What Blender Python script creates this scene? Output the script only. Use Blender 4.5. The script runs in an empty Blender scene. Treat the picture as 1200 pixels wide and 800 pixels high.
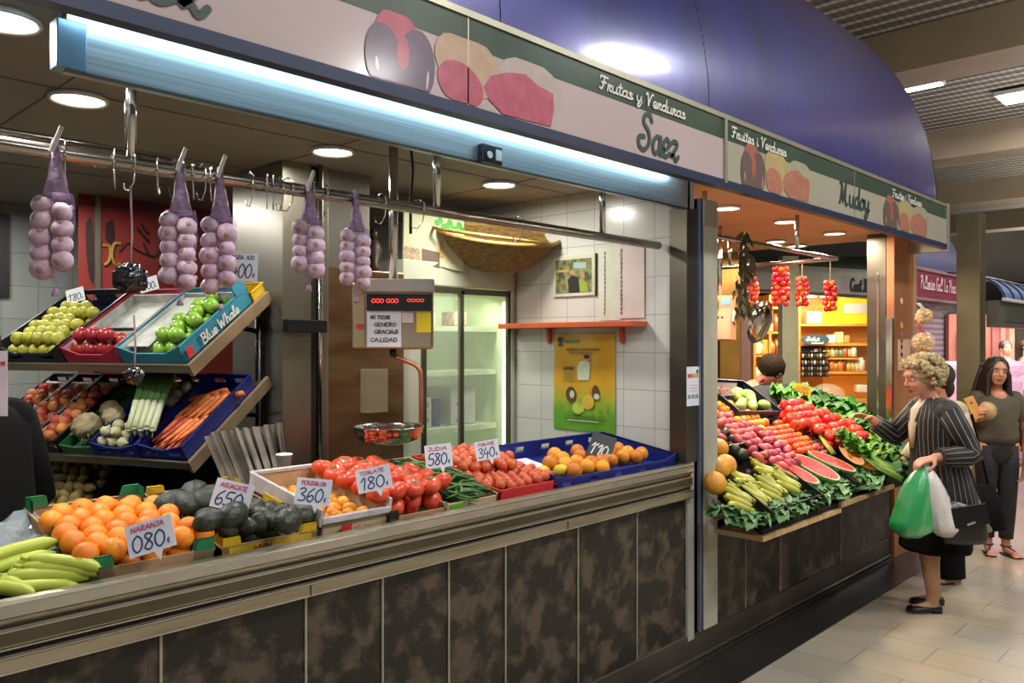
import bpy, math, random
from mathutils import Vector, Matrix, Euler
V = Vector
PI = math.pi
random.seed(7)
col = bpy.context.scene.collection

# ------------------------------------------------------------------ survey of the place
CAM = V((0, -2.21, 1.65))
def ray(u, v):
    a = (u - 600) / 950.0; b = (402 - v) / 950.0
    return V((.692 * a + .722, -.722 * a + .692, b))
def onY(u, v, y):
    r = ray(u, v); return CAM + r * ((y - CAM.y) / r.y)
def onX(u, v, x):
    r = ray(u, v); return CAM + r * ((x - CAM.x) / r.x)
def onZ(u, v, z):
    r = ray(u, v); return CAM + r * ((z - CAM.z) / r.z)
def atd(u, v, d):
    return CAM + ray(u, v) * d
def onPl(u, v, p, n):
    r = ray(u, v); return CAM + r * ((V(p) - CAM).dot(n) / r.dot(n))

# ------------------------------------------------------------------ materials
def _nodes(name):
    m = bpy.data.materials.new(name); m.use_nodes = True
    nt = m.node_tree; b = nt.nodes['Principled BSDF']
    return m, nt, b
def N(nt, t, **k):
    n = nt.nodes.new(t)
    for a, x in k.items(): setattr(n, a, x)
    return n
def c4(c): return (c[0], c[1], c[2], 1)
def hx(s):
    r = [int(s[i:i+2], 16) / 255 for i in (0, 2, 4)]
    return tuple(x / 12.92 if x <= .04045 else ((x + .055) / 1.055) ** 2.4 for x in r)
def mat(name, c, rough=.5, metal=0, c2=None, scale=8, amt=1.0, bump=0, bscale=None, rnd=0, stretch=None,
        emit=None, es=1, coat=0, alpha=None, trans=0, sss=0, spec=None, detail=3, lo=.35, hi=.65):
    m, nt, b = _nodes(name)
    if isinstance(c, str): c = hx(c)
    if isinstance(c2, str): c2 = hx(c2)
    L = nt.links.new
    b.inputs['Roughness'].default_value = rough; b.inputs['Metallic'].default_value = metal
    b.inputs['Base Color'].default_value = c4(c)
    tc = N(nt, 'ShaderNodeTexCoord'); mp = N(nt, 'ShaderNodeMapping')
    L(tc.outputs['Object'], mp.inputs[0])
    if stretch: mp.inputs['Scale'].default_value = stretch
    out = None
    nz = N(nt, 'ShaderNodeTexNoise'); nz.inputs['Scale'].default_value = scale; nz.inputs['Detail'].default_value = detail
    L(mp.outputs[0], nz.inputs['Vector'])
    if c2 is None: c2 = tuple(x * .86 for x in c)
    rp = N(nt, 'ShaderNodeValToRGB'); rp.color_ramp.elements[0].position = lo; rp.color_ramp.elements[1].position = hi
    rp.color_ramp.elements[0].color = c4(c2); rp.color_ramp.elements[1].color = c4(c)
    L(nz.outputs['Fac'], rp.inputs[0]); out = rp.outputs[0]
    if rnd:
        oi = N(nt, 'ShaderNodeObjectInfo'); hs = N(nt, 'ShaderNodeHueSaturation')
        mr = N(nt, 'ShaderNodeMapRange'); mr.inputs['To Min'].default_value = .5 - rnd * .035; mr.inputs['To Max'].default_value = .5 + rnd * .06
        mv = N(nt, 'ShaderNodeMapRange'); mv.inputs['To Min'].default_value = 1 - rnd; mv.inputs['To Max'].default_value = 1 + rnd * .6
        L(oi.outputs['Random'], mr.inputs[0]); L(oi.outputs['Random'], mv.inputs[0])
        L(mr.outputs[0], hs.inputs['Hue']); L(mv.outputs[0], hs.inputs['Value']); L(out, hs.inputs['Color']); out = hs.outputs[0]
    L(out, b.inputs['Base Color'])
    if bump:
        nb = N(nt, 'ShaderNodeTexNoise'); nb.inputs['Scale'].default_value = bscale or scale * 3; nb.inputs['Detail'].default_value = 3
        L(mp.outputs[0], nb.inputs['Vector'])
        bp = N(nt, 'ShaderNodeBump'); bp.inputs['Strength'].default_value = bump; bp.inputs['Distance'].default_value = .01
        L(nb.outputs['Fac'], bp.inputs['Height']); L(bp.outputs[0], b.inputs['Normal'])
    if emit is not None:
        b.inputs['Emission Color'].default_value = c4(hx(emit) if isinstance(emit, str) else emit); b.inputs['Emission Strength'].default_value = es
    if coat: b.inputs['Coat Weight'].default_value = coat; b.inputs['Coat Roughness'].default_value = .12
    if alpha is not None: b.inputs['Alpha'].default_value = alpha
    if trans: b.inputs['Transmission Weight'].default_value = trans
    if sss: b.inputs['Subsurface Weight'].default_value = sss; b.inputs['Subsurface Scale'].default_value = .01
    if spec is not None: b.inputs['Specular IOR Level'].default_value = spec
    return m
def brick(name, c1, c2, mortar, bw, rh, axes, off=0.0, ms=.004, rough=.4, blot=None, bscale=6, coat=0, blo=.4, bhi=.62, shift=(0, 0)):
    """grid of tiles laid over two world axes"""
    m, nt, b = _nodes(name); L = nt.links.new
    tc = N(nt, 'ShaderNodeTexCoord'); sp = N(nt, 'ShaderNodeSeparateXYZ'); cb = N(nt, 'ShaderNodeCombineXYZ')
    L(tc.outputs['Object'], sp.inputs[0]); L(sp.outputs[axes[0]], cb.inputs[0]); L(sp.outputs[axes[1]], cb.inputs[1])
    mp = N(nt, 'ShaderNodeMapping'); mp.inputs['Location'].default_value = (shift[0], shift[1], 0); L(cb.outputs[0], mp.inputs[0])
    br = N(nt, 'ShaderNodeTexBrick'); br.offset = off; br.squash = 1
    L(mp.outputs[0], br.inputs['Vector'])
    br.inputs['Color1'].default_value = c4(hx(c1)); br.inputs['Color2'].default_value = c4(hx(c2)); br.inputs['Mortar'].default_value = c4(hx(mortar))
    br.inputs['Scale'].default_value = 1; br.inputs['Mortar Size'].default_value = ms; br.inputs['Brick Width'].default_value = bw; br.inputs['Row Height'].default_value = rh
    br.inputs['Mortar Smooth'].default_value = .1
    out = br.outputs['Color']
    if blot:
        nz = N(nt, 'ShaderNodeTexNoise'); nz.inputs['Scale'].default_value = bscale; nz.inputs['Detail'].default_value = 5; nz.inputs['Roughness'].default_value = .6
        L(tc.outputs['Object'], nz.inputs['Vector'])
        rp = N(nt, 'ShaderNodeValToRGB'); rp.color_ramp.elements[0].position = blo; rp.color_ramp.elements[1].position = bhi
        rp.color_ramp.elements[0].color = (0, 0, 0, 1); rp.color_ramp.elements[1].color = (1, 1, 1, 1); L(nz.outputs['Fac'], rp.inputs[0])
        mx = N(nt, 'ShaderNodeMix'); mx.data_type = 'RGBA'; L(rp.outputs[0], mx.inputs['Factor']); L(out, mx.inputs['A']); mx.inputs['B'].default_value = c4(hx(blot))
        m2 = N(nt, 'ShaderNodeMix'); m2.data_type = 'RGBA'; L(br.outputs['Fac'], m2.inputs['Factor']); L(mx.outputs['Result'], m2.inputs['A']); m2.inputs['B'].default_value = c4(hx(mortar))
        out = m2.outputs['Result']
    L(out, b.inputs['Base Color']); b.inputs['Roughness'].default_value = rough
    bp = N(nt, 'ShaderNodeBump'); bp.inputs['Strength'].default_value = .25; bp.inputs['Distance'].default_value = .003; bp.invert = True
    L(br.outputs['Fac'], bp.inputs['Height']); L(bp.outputs[0], b.inputs['Normal'])
    if coat: b.inputs['Coat Weight'].default_value = coat
    return m
def stripes_uv(name, base, line, n, w=.12, rough=.7):
    m, nt, b = _nodes(name); L = nt.links.new
    uv = N(nt, 'ShaderNodeUVMap'); sp = N(nt, 'ShaderNodeSeparateXYZ'); L(uv.outputs[0], sp.inputs[0])
    mu = N(nt, 'ShaderNodeMath', operation='MULTIPLY'); mu.inputs[1].default_value = n; L(sp.outputs[0], mu.inputs[0])
    fr = N(nt, 'ShaderNodeMath', operation='FRACT'); L(mu.outputs[0], fr.inputs[0])
    lt = N(nt, 'ShaderNodeMath', operation='GREATER_THAN'); lt.inputs[1].default_value = 1 - w; L(fr.outputs[0], lt.inputs[0])
    mx = N(nt, 'ShaderNodeMix'); mx.data_type = 'RGBA'; L(lt.outputs[0], mx.inputs['Factor'])
    mx.inputs['A'].default_value = c4(hx(base)); mx.inputs['B'].default_value = c4(hx(line)); L(mx.outputs['Result'], b.inputs['Base Color'])
    b.inputs['Roughness'].default_value = rough
    return m

# ------------------------------------------------------------------ mesh builder
class MB:
    def __init__(s): s.v = []; s.f = []; s.sm = []; s.mi = []; s.uv = {}
    def add(s, vs, fs, smooth=False, mi=0, uvs=None):
        b = len(s.v); s.v += [V(p) for p in vs]
        for k, f in enumerate(fs):
            if uvs: s.uv[len(s.f)] = uvs[k]
            s.f.append(tuple(b + i for i in f)); s.sm.append(smooth); s.mi.append(mi)
        return s
    def box(s, c, d, rot=None, mi=0):
        x, y, z = d[0] / 2, d[1] / 2, d[2] / 2
        p = [V((a, b, e)) for a in (-x, x) for b in (-y, y) for e in (-z, z)]
        if rot is not None:
            R = rot if isinstance(rot, Matrix) else Euler(rot).to_matrix()
            p = [R @ q for q in p]
        c = V(c)
        return s.add([q + c for q in p], [(0, 1, 3, 2), (4, 6, 7, 5), (0, 4, 5, 1), (2, 3, 7, 6), (0, 2, 6, 4), (1, 5, 7, 3)], False, mi)
    def bx(s, x0, x1, y0, y1, z0, z1, mi=0):
        return s.box(((x0 + x1) / 2, (y0 + y1) / 2, (z0 + z1) / 2), (abs(x1 - x0), abs(y1 - y0), abs(z1 - z0)), None, mi)
    def tube(s, pts, r, n=8, mi=0, caps=True, flat=None):
        pts = [V(p) for p in pts]; m = len(pts)
        rs = r if isinstance(r, (list, tuple)) else [r] * m
        t0 = (pts[1] - pts[0]).normalized()
        a = t0.cross(V((0, 0, 1)))
        if a.length < 1e-3: a = V((1, 0, 0))
        a.normalize(); vs = []
        for i, p in enumerate(pts):
            t = ((pts[min(i + 1, m - 1)] - pts[max(i - 1, 0)])).normalized()
            a = (a - t * a.dot(t)).normalized(); b = t.cross(a)
            for k in range(n):
                an = 2 * PI * k / n
                vs.append(p + a * math.cos(an) * rs[i] + b * math.sin(an) * rs[i] * (flat or 1))
        fs = [(i * n + k, i * n + (k + 1) % n, (i + 1) * n + (k + 1) % n, (i + 1) * n + k) for i in range(m - 1) for k in range(n)]
        s.add(vs, fs, True, mi)
        if caps:
            b0 = len(s.v) - len(vs)
            s.f.append(tuple(b0 + k for k in range(n))[::-1]); s.sm.append(False); s.mi.append(mi)
            s.f.append(tuple(b0 + (m - 1) * n + k for k in range(n))); s.sm.append(False); s.mi.append(mi)
        return s
    def cyl(s, p0, p1, r0, r1=None, n=16, mi=0): return s.tube([p0, p1], [r0, r0 if r1 is None else r1], n, mi)
    def ell(s, c, r, nu=14, nv=9, rot=None, mi=0, fn=None):
        if not isinstance(r, (tuple, list)): r = (r, r, r)
        R = None if rot is None else (rot if isinstance(rot, Matrix) else Euler(rot).to_matrix())
        vs = []; c = V(c)
        def q(th, ph):
            d = V((math.sin(th) * math.cos(ph), math.sin(th) * math.sin(ph), math.cos(th)))
            k = fn(th, ph) if fn else 1
            p = V((d.x * r[0] * k, d.y * r[1] * k, d.z * r[2] * k))
            return c + (R @ p if R else p)
        vs.append(q(0, 0))
        for i in range(1, nv):
            for k in range(nu): vs.append(q(PI * i / nv, 2 * PI * k / nu))
        vs.append(q(PI, 0)); fs = []
        for k in range(nu): fs.append((0, 1 + k, 1 + (k + 1) % nu))
        for i in range(nv - 2):
            for k in range(nu):
                a = 1 + i * nu; b = a + nu
                fs.append((a + k, b + k, b + (k + 1) % nu, a + (k + 1) % nu))
        a = 1 + (nv - 2) * nu; e = len(vs) - 1
        for k in range(nu): fs.append((a + k, e, a + (k + 1) % nu))
        return s.add(vs, fs, True, mi)
    def lathe(s, prof, n=20, c=(0, 0, 0), mi=0, fn=None):
        c = V(c); vs = []
        for (r, z) in prof:
            for k in range(n):
                a = 2 * PI * k / n; q = fn(a, z) if fn else 1
                vs.append(c + V((r * q * math.cos(a), r * q * math.sin(a), z)))
        m = len(prof)
        fs = [(i * n + k, i * n + (k + 1) % n, (i + 1) * n + (k + 1) % n, (i + 1) * n + k) for i in range(m - 1) for k in range(n)]
        s.add(vs, fs, True, mi)
        if prof[0][0] > .0005:
            b = len(s.v) - len(vs); s.f.append(tuple(b + k for k in range(n))[::-1]); s.sm.append(False); s.mi.append(mi)
        if prof[-1][0] > .0005:
            b = len(s.v) - n; s.f.append(tuple(b + k for k in range(n))); s.sm.append(False); s.mi.append(mi)
        return s
    def prism(s, poly, h, z0=0, mi=0):
        n = len(poly)
        vs = [V((p[0], p[1], z0)) for p in poly] + [V((p[0], p[1], z0 + h)) for p in poly]
        return s.add(vs, [tuple(range(n))[::-1], tuple(range(n, 2 * n))] + [(k, (k + 1) % n, n + (k + 1) % n, n + k) for k in range(n)], False, mi)
    def exX(s, prof, x0, x1, mi=0, smooth=False, closed=True):
        n = len(prof); vs = [V((x0, p[0], p[1])) for p in prof] + [V((x1, p[0], p[1])) for p in prof]
        e = n if closed else n - 1
        s.add(vs, [(k, (k + 1) % n, n + (k + 1) % n, n + k) for k in range(e)], smooth, mi)
        if closed: s.add(vs, [tuple(range(n))[::-1], tuple(range(n, 2 * n))], False, mi)
        return s
    def loft(s, rings, n=24, mi=0, caps=True, wob=None):
        """rings: (centre, a vector, b vector); UV u goes round, v goes up"""
        vs = []
        for j, (c, a, b) in enumerate(rings):
            c = V(c); a = V(a); b = V(b)
            for k in range(n):
                t = 2 * PI * k / n; q = wob(j, t) if wob else 1
                vs.append(c + a * math.cos(t) * q + b * math.sin(t) * q)
        m = len(rings); fs = []; uvs = []
        for i in range(m - 1):
            for k in range(n):
                fs.append((i * n + k, i * n + (k + 1) % n, (i + 1) * n + (k + 1) % n, (i + 1) * n + k))
                u0, u1, v0, v1 = k / n, (k + 1) / n, i / (m - 1), (i + 1) / (m - 1)
                uvs.append([(u0, v0), (u1, v0), (u1, v1), (u0, v1)])
        s.add(vs, fs, True, mi, uvs)
        if caps:
            b = len(s.v) - len(vs)
            s.f.append(tuple(b + k for k in range(n))[::-1]); s.sm.append(False); s.mi.append(mi)
            b = len(s.v) - n; s.f.append(tuple(b + k for k in range(n))); s.sm.append(False); s.mi.append(mi)
        return s
    def xf(s, M, start=0):
        for i in range(start, len(s.v)): s.v[i] = M @ s.v[i]
        return s
    def mesh(s, name, mats):
        me = bpy.data.meshes.new(name); me.from_pydata([tuple(p) for p in s.v], [], s.f)
        me.polygons.foreach_set('use_smooth', s.sm)
        for m in (mats if isinstance(mats, (list, tuple)) else [mats]): me.materials.append(m)
        me.polygons.foreach_set('material_index', s.mi)
        if s.uv:
            l = me.uv_layers.new(name='UVMap')
            for fi, us in s.uv.items():
                p = me.polygons[fi]
                for li, t in zip(p.loop_indices, us): l.data[li].uv = t
        me.update(); return me
    def build(s, name, mats, parent=None, bevel=0, M=None):
        o = bpy.data.objects.new(name, s.mesh(name, mats)); col.objects.link(o)
        if parent: o.parent = parent
        if M is not None: o.matrix_local = M
        if bevel:
            b = o.modifiers.new('b', 'BEVEL'); b.width = bevel; b.segments = 2; b.limit_method = 'ANGLE'
        return o

def tag(o, label, cat, group=None, kind=None):
    if label: o['label'] = label
    if cat: o['category'] = cat
    if group: o['group'] = group
    if kind: o['kind'] = kind
    return o
def thing(name, label, cat, M=None, group=None):
    o = bpy.data.objects.new(name, None); col.objects.link(o); o.empty_display_size = .05
    if M is not None: o.matrix_world = M if isinstance(M, Matrix) else Matrix.Translation(V(M))
    return tag(o, label, cat, group)
def inst(name, me, M, label=None, cat=None, group=None, parent=None):
    o = bpy.data.objects.new(name, me); col.objects.link(o)
    if parent: o.parent = parent
    o.matrix_local = M if isinstance(M, Matrix) else Matrix.Translation(V(M))
    return tag(o, label, cat, group)
def struct(name, mb, m, bevel=0):
    o = mb.build(name, m, None, bevel); o['kind'] = 'structure'; return o
def T(*a): return Matrix.Translation(V(a if len(a) == 3 else a[0]))
def RZ(a): return Matrix.Rotation(a, 4, 'Z')
def RX(a): return Matrix.Rotation(a, 4, 'X')
def RY(a): return Matrix.Rotation(a, 4, 'Y')
def rrot(): return Euler((random.uniform(0, 6.28), random.uniform(0, 6.28), random.uniform(0, 6.28))).to_matrix().to_4x4()
def frame(o, x, y):
    x = V(x).normalized(); y = V(y); z = x.cross(y).normalized(); y = z.cross(x)
    return Matrix(((x.x, y.x, z.x, o[0]), (x.y, y.y, z.y, o[1]), (x.z, y.z, z.z, o[2]), (0, 0, 0, 1)))
def relax(pts, dmin, it=40, box=None):
    pts = [V(p) for p in pts]
    for _ in range(it):
        for i in range(len(pts)):
            for j in range(i + 1, len(pts)):
                d = pts[j] - pts[i]; l = d.length
                if 1e-6 < l < dmin:
                    q = d * ((dmin - l) / l * .5); pts[i] -= q; pts[j] += q
        if box:
            for p in pts: p.x = min(max(p.x, box[0]), box[1]); p.y = min(max(p.y, box[2]), box[3])
    return pts

# ------------------------------------------------------------------ handwriting
def smoothline(p, k=5):
    if len(p) < 3: return p
    q = [p[0]] + list(p) + [p[-1]]; out = []
    for i in range(1, len(q) - 2):
        a, b, c, d = q[i-1], q[i], q[i+1], q[i+2]
        for s in range(k):
            t = s / k
            out.append(tuple(.5 * (2*b[x] + (c[x]-a[x])*t + (2*a[x]-5*b[x]+4*c[x]-d[x])*t*t + (-a[x]+3*b[x]-3*c[x]+d[x])*t**3) for x in (0, 1)))
    out.append(p[-1]); return out
G = {
 'S': (.72, [[(.62,.86),(.5,1.02),(.28,.98),(.24,.76),(.5,.55),(.56,.25),(.34,.02),(.08,.1),(.06,.34),(.3,.38)]]),
 'a': (.5, [[(.38,.42),(.24,.5),(.07,.36),(.05,.12),(.18,0),(.34,.14),(.4,.44)],[(.4,.5),(.37,.14),(.44,0),(.54,.08)]]),
 'e': (.42, [[(.02,.14),(.3,.26),(.34,.42),(.2,.51),(.06,.32),(.08,.06),(.22,0),(.42,.12)]]),
 'z': (.5, [[(.04,.4),(.16,.5),(.36,.46),(.26,.26),(.06,.04),(.2,.1),(.34,-.04),(.46,.1)]]),
 'M': (.86, [[(.02,0),(.12,.3),(.16,1.0)],[(.16,1.0),(.3,.1)],[(.3,.1),(.52,1.0)],[(.52,1.0),(.5,.3),(.6,0),(.74,.06)],[(0,.92),(.16,1.0)]]),
 'u': (.48, [[(.04,.48),(.05,.12),(.18,0),(.34,.16),(.37,.48)],[(.37,.48),(.36,.1),(.42,0),(.5,.06)]]),
 'd': (.5, [[(.36,.42),(.22,.5),(.06,.34),(.06,.1),(.2,0),(.35,.16)],[(.42,1.0),(.37,.3),(.4,0),(.52,.06)]]),
 'o': (.44, [[(.22,.5),(.06,.36),(.06,.1),(.2,0),(.36,.12),(.36,.38),(.22,.5),(.34,.44),(.46,.46)]]),
 'y': (.48, [[(.04,.48),(.06,.16),(.18,.06),(.34,.2),(.38,.48)],[(.38,.48),(.36,-.1),(.24,-.36),(.08,-.3),(.2,-.08),(.48,.08)]]),
 'F': (.6, [[(.04,.82),(.12,.98),(.62,.96)],[(.36,.96),(.3,.4),(.2,.02),(.04,.06)],[(.16,.5),(.48,.54)]]),
 'r': (.38, [[(.04,0),(.08,.5)],[(.08,.34),(.2,.5),(.32,.44)],[(.2,.5),(.22,.06),(.36,.04)]]),
 't': (.32, [[(.16,.86),(.12,.14),(.2,0),(.32,.08)],[(0,.6),(.3,.62)]]),
 's': (.38, [[(.3,.42),(.18,.5),(.08,.38),(.28,.2),(.24,.02),(.06,.02)],[(.26,.04),(.38,.1)]]),
 'V': (.62, [[(.02,.86),(.1,1.0),(.18,.9),(.24,.02)],[(.24,.02),(.46,.9),(.64,1.0)]]),
 'i': (.24, [[(.08,.5),(.08,.08),(.16,0),(.24,.08)],[(.09,.7),(.1,.74)]]),
 'P': (.56, [[(.2,.94),(.12,0)],[(.04,.86),(.24,1.0),(.5,.9),(.44,.6),(.16,.5)]]),
 'l': (.24, [[(.02,.1),(.2,.9),(.12,1.0),(.06,.6),(.1,.06),(.24,.06)]]),
 'L': (.5, [[(.24,1.0),(.14,.1),(.04,.02),(.2,.06),(.46,0)]]),
 'n': (.46, [[(.04,.5),(.05,0)],[(.05,.34),(.2,.5),(.32,.4),(.32,.06),(.46,.04)]]),
 'm': (.6, [[(.04,.5),(.05,0)],[(.05,.36),(.16,.5),(.25,.4),(.25,0)],[(.25,.36),(.38,.5),(.46,.38),(.46,.04),(.6,.04)]]),
 'c': (.38, [[(.32,.42),(.18,.5),(.05,.3),(.08,.05),(.22,0),(.38,.1)]]),
 'h': (.46, [[(.1,1.0),(.04,0)],[(.05,.34),(.2,.5),(.32,.4),(.32,.06),(.46,.04)]]),
 'b': (.44, [[(.1,1.0),(.05,.1),(.2,0),(.36,.16),(.32,.42),(.16,.48),(.06,.3)]]),
 'g': (.48, [[(.36,.42),(.2,.5),(.06,.34),(.08,.12),(.22,.06),(.36,.2),(.38,.48),(.34,-.16),(.2,-.34),(.06,-.24)]]),
 'f': (.34, [[(.34,.94),(.22,1.0),(.16,.6),(.12,-.3)],[(.02,.5),(.3,.52)]]),
 'B': (.56, [[(.1,1.0),(.08,0)],[(.02,.94),(.36,.98),(.4,.66),(.12,.54)],[(.12,.54),(.5,.4),(.42,.04),(.06,0)]]),
 'W': (.8, [[(.02,1.0),(.14,0),(.32,.7),(.46,0),(.7,1.0)]]),
 'A': (.6, [[(.02,0),(.28,1.0),(.5,0)],[(.12,.38),(.42,.38)]]),
 'N': (.56, [[(.04,0),(.08,1.0),(.42,0),(.46,1.0)]]),
 'E': (.5, [[(.42,1.0),(.08,.98),(.06,0),(.42,.02)],[(.08,.52),(.34,.52)]]),
 'T': (.5, [[(.02,.98),(.48,1.0)],[(.26,.98),(.22,0)]]),
 'O': (.56, [[(.28,1.0),(.06,.7),(.06,.25),(.26,0),(.48,.3),(.46,.75),(.28,1.0)]]),
 'R': (.54, [[(.1,1.0),(.08,0)],[(.04,.96),(.38,.96),(.4,.64),(.1,.5),(.46,0)]]),
 'C': (.52, [[(.46,.86),(.26,1.0),(.06,.7),(.06,.26),(.26,0),(.46,.14)]]),
 'G': (.56, [[(.46,.86),(.26,1.0),(.06,.7),(.06,.26),(.26,0),(.46,.14),(.46,.44),(.28,.44)]]),
 'I': (.24, [[(.12,1.0),(.1,0)]]), 'D': (.56, [[(.1,1.0),(.08,0)],[(.04,1.0),(.36,.94),(.48,.5),(.34,.06),(.04,0)]]),
 'U': (.54, [[(.06,1.0),(.06,.2),(.24,0),(.44,.2),(.46,1.0)]]), 'K': (.5, [[(.08,1.0),(.06,0)],[(.42,1.0),(.08,.48),(.46,0)]]),
 'X': (.5, [[(.04,1.0),(.44,0)],[(.44,1.0),(.04,0)]]), 'Z': (.5, [[(.04,.96),(.44,1.0),(.04,0),(.46,.04)]]),
 '0': (.52, [[(.26,1.0),(.06,.72),(.06,.24),(.24,0),(.44,.28),(.44,.74),(.26,1.0)]]),
 '1': (.36, [[(.04,.7),(.26,1.0),(.2,0)]]), '2': (.5, [[(.06,.8),(.24,1.0),(.42,.78),(.06,.04),(.22,.08),(.46,.02)]]),
 '3': (.5, [[(.06,.9),(.28,1.0),(.4,.78),(.18,.54),(.42,.36),(.36,.06),(.04,.06)]]),
 '4': (.5, [[(.2,1.0),(.04,.4),(.46,.42)],[(.34,.66),(.3,-.1)]]),
 '5': (.5, [[(.44,1.0),(.14,.96),(.08,.56),(.36,.56),(.42,.24),(.22,0),(.04,.1)]]),
 '6': (.5, [[(.38,1.0),(.12,.66),(.06,.2),(.24,0),(.42,.2),(.32,.48),(.08,.32)]]),
 '7': (.46, [[(.04,.96),(.42,1.0),(.16,0)]]),
 '8': (.5, [[(.42,.86),(.22,1.0),(.1,.8),(.4,.3),(.26,0),(.06,.2),(.36,.72),(.42,.86)]]),
 '9': (.5, [[(.4,.7),(.24,.48),(.08,.7),(.22,1.0),(.4,.84),(.36,.3),(.2,0)]]),
 "'": (.18, [[(.1,1.0),(.06,.82)]]), '.': (.2, [[(.08,0),(.1,.04)]]), '-': (.34, [[(.04,.4),(.28,.4)]]), '/': (.4, [[(.02,0),(.34,1.0)]]), 'k': (.42, [[(.1,1.0),(.05,0)],[(.34,.48),(.07,.24),(.38,0)]]),
 'J': (.44, [[(.1,1.0),(.4,1.0)],[(.3,1.0),(.3,.2),(.16,0),(.03,.16)]]), 'H': (.54, [[(.08,1.0),(.06,0)],[(.44,1.0),(.42,0)],[(.07,.5),(.43,.52)]]), 'v': (.42, [[(.03,.48),(.16,0),(.36,.5)]]),
 '€': (.5, [[(.44,.86),(.26,1.0),(.1,.7),(.1,.26),(.26,0),(.44,.14)],[(.0,.6),(.34,.6)],[(.0,.42),(.34,.42)]]),
}
def textw(t, k=1): return sum(G[c][0] if c in G else .3 for c in t) * k
def write(mb, t, x, y, h, w=.1, wid=None, slant=.12, z=0, seg=4):
    """thick pen strokes lying in local xy; h = capital height, wid = total width"""
    sx = h if wid is None else wid / textw(t)
    cx = x; zz = [0]
    for ch in t:
        if ch not in G: cx += .3 * sx; continue
        adv, sts = G[ch]
        for st in sts:
            p = [(cx + q[0] * sx + slant * q[1] * h, y + q[1] * h) for q in smoothline(st, seg)]
            hw = w * h / 2; L = []; Rr = []; zz[0] += 2.5e-5; z = z + 2.5e-5
            for i in range(len(p)):
                a = p[max(i - 1, 0)]; b = p[min(i + 1, len(p) - 1)]
                dx, dy = b[0] - a[0], b[1] - a[1]; l = math.hypot(dx, dy) or 1
                nx, ny = -dy / l * hw, dx / l * hw
                L.append(V((p[i][0] + nx, p[i][1] + ny, z))); Rr.append(V((p[i][0] - nx, p[i][1] - ny, z)))
            n = len(p); mb.add(L + Rr, [(i, n + i, n + i + 1, i + 1) for i in range(n - 1)])
            for e in (p[0], p[-1]):
                z += 2.5e-5; mb.add([V((e[0] + hw * math.cos(k * PI / 4), e[1] + hw * math.sin(k * PI / 4), z)) for k in range(8)], [tuple(range(8))])
        cx += adv * sx
    return mb

# ------------------------------------------------------------------ blended bodies
def blob(name, caps, ells, voxel, mats, parent, smooth=6, matfn=None, M=None):
    mb = MB()
    for p0, r0, p1, r1 in caps:
        p0 = V(p0); p1 = V(p1); n = 5
        pts = [p0.lerp(p1, i / n) for i in range(n + 1)]
        mb.tube(pts, [r0 + (r1 - r0) * i / n for i in range(n + 1)], 14)
        mb.ell(p0, r0, 14, 9); mb.ell(p1, r1, 14, 9)
    for e in ells: mb.ell(e[0], e[1], 18, 12, e[2] if len(e) > 2 else None)
    me = mb.mesh(name, mats); o = bpy.data.objects.new('tmp', me); col.objects.link(o)
    r = o.modifiers.new('r', 'REMESH'); r.mode = 'VOXEL'; r.voxel_size = voxel; r.use_smooth_shade = True
    s = o.modifiers.new('s', 'SMOOTH'); s.iterations = smooth; s.factor = .5
    dg = bpy.context.evaluated_depsgraph_get(); dg.update()
    me2 = bpy.data.meshes.new_from_object(o.evaluated_get(dg)); me2.name = name
    bpy.data.objects.remove(o); bpy.data.meshes.remove(me)
    me2.polygons.foreach_set('use_smooth', [True] * len(me2.polygons))
    if len(me2.materials) == 0:
        for m in (mats if isinstance(mats, list) else [mats]): me2.materials.append(m)
    if matfn:
        for p in me2.polygons: p.material_index = matfn(p.center)
    o = bpy.data.objects.new(name, me2); col.objects.link(o)
    if parent: o.parent = parent
    if M is not None: o.matrix_local = M
    return o
def hand(w, d, pn, side, curl=.6, s=1.0, spread=.0):
    """capsules of a hand: wrist w, direction d, palm normal pn (towards which fingers bend), thumb side +1/-1"""
    w = V(w); d = V(d).normalized(); pn = V(pn); pn = (pn - d * pn.dot(d)).normalized(); sd = d.cross(pn) * side
    out = []
    for k in range(4):
        o = sd * (.028 - .019 * k) * s
        out.append((w + d * .012 * s + o * .55, .013 * s, w + d * .085 * s + o, .0105 * s))
        ln = (.042, .047, .044, .034)[k] * s; p = w + d * .088 * s + o; a = curl * .5
        for j in range(3):
            q = p + (d * math.cos(a) + pn * math.sin(a)) * ln * (1, .68, .52)[j]
            out.append((p, (.0088 - .0007 * j) * s, q, (.0083 - .0008 * j) * s)); p = q; a += curl
    p = w + d * .02 * s + sd * .026 * s; q = p + (d * .5 + sd * .75 + pn * .3).normalized() * .036 * s
    r = q + (d * .85 + sd * .25 + pn * .5).normalized() * .03 * s; t = r + (d * .8 + pn * .7).normalized() * .024 * s
    out += [(p, .014 * s, q, .0115 * s), (q, .0108 * s, r, .0098 * s), (r, .0095 * s, t, .008 * s)]
    return out
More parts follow.
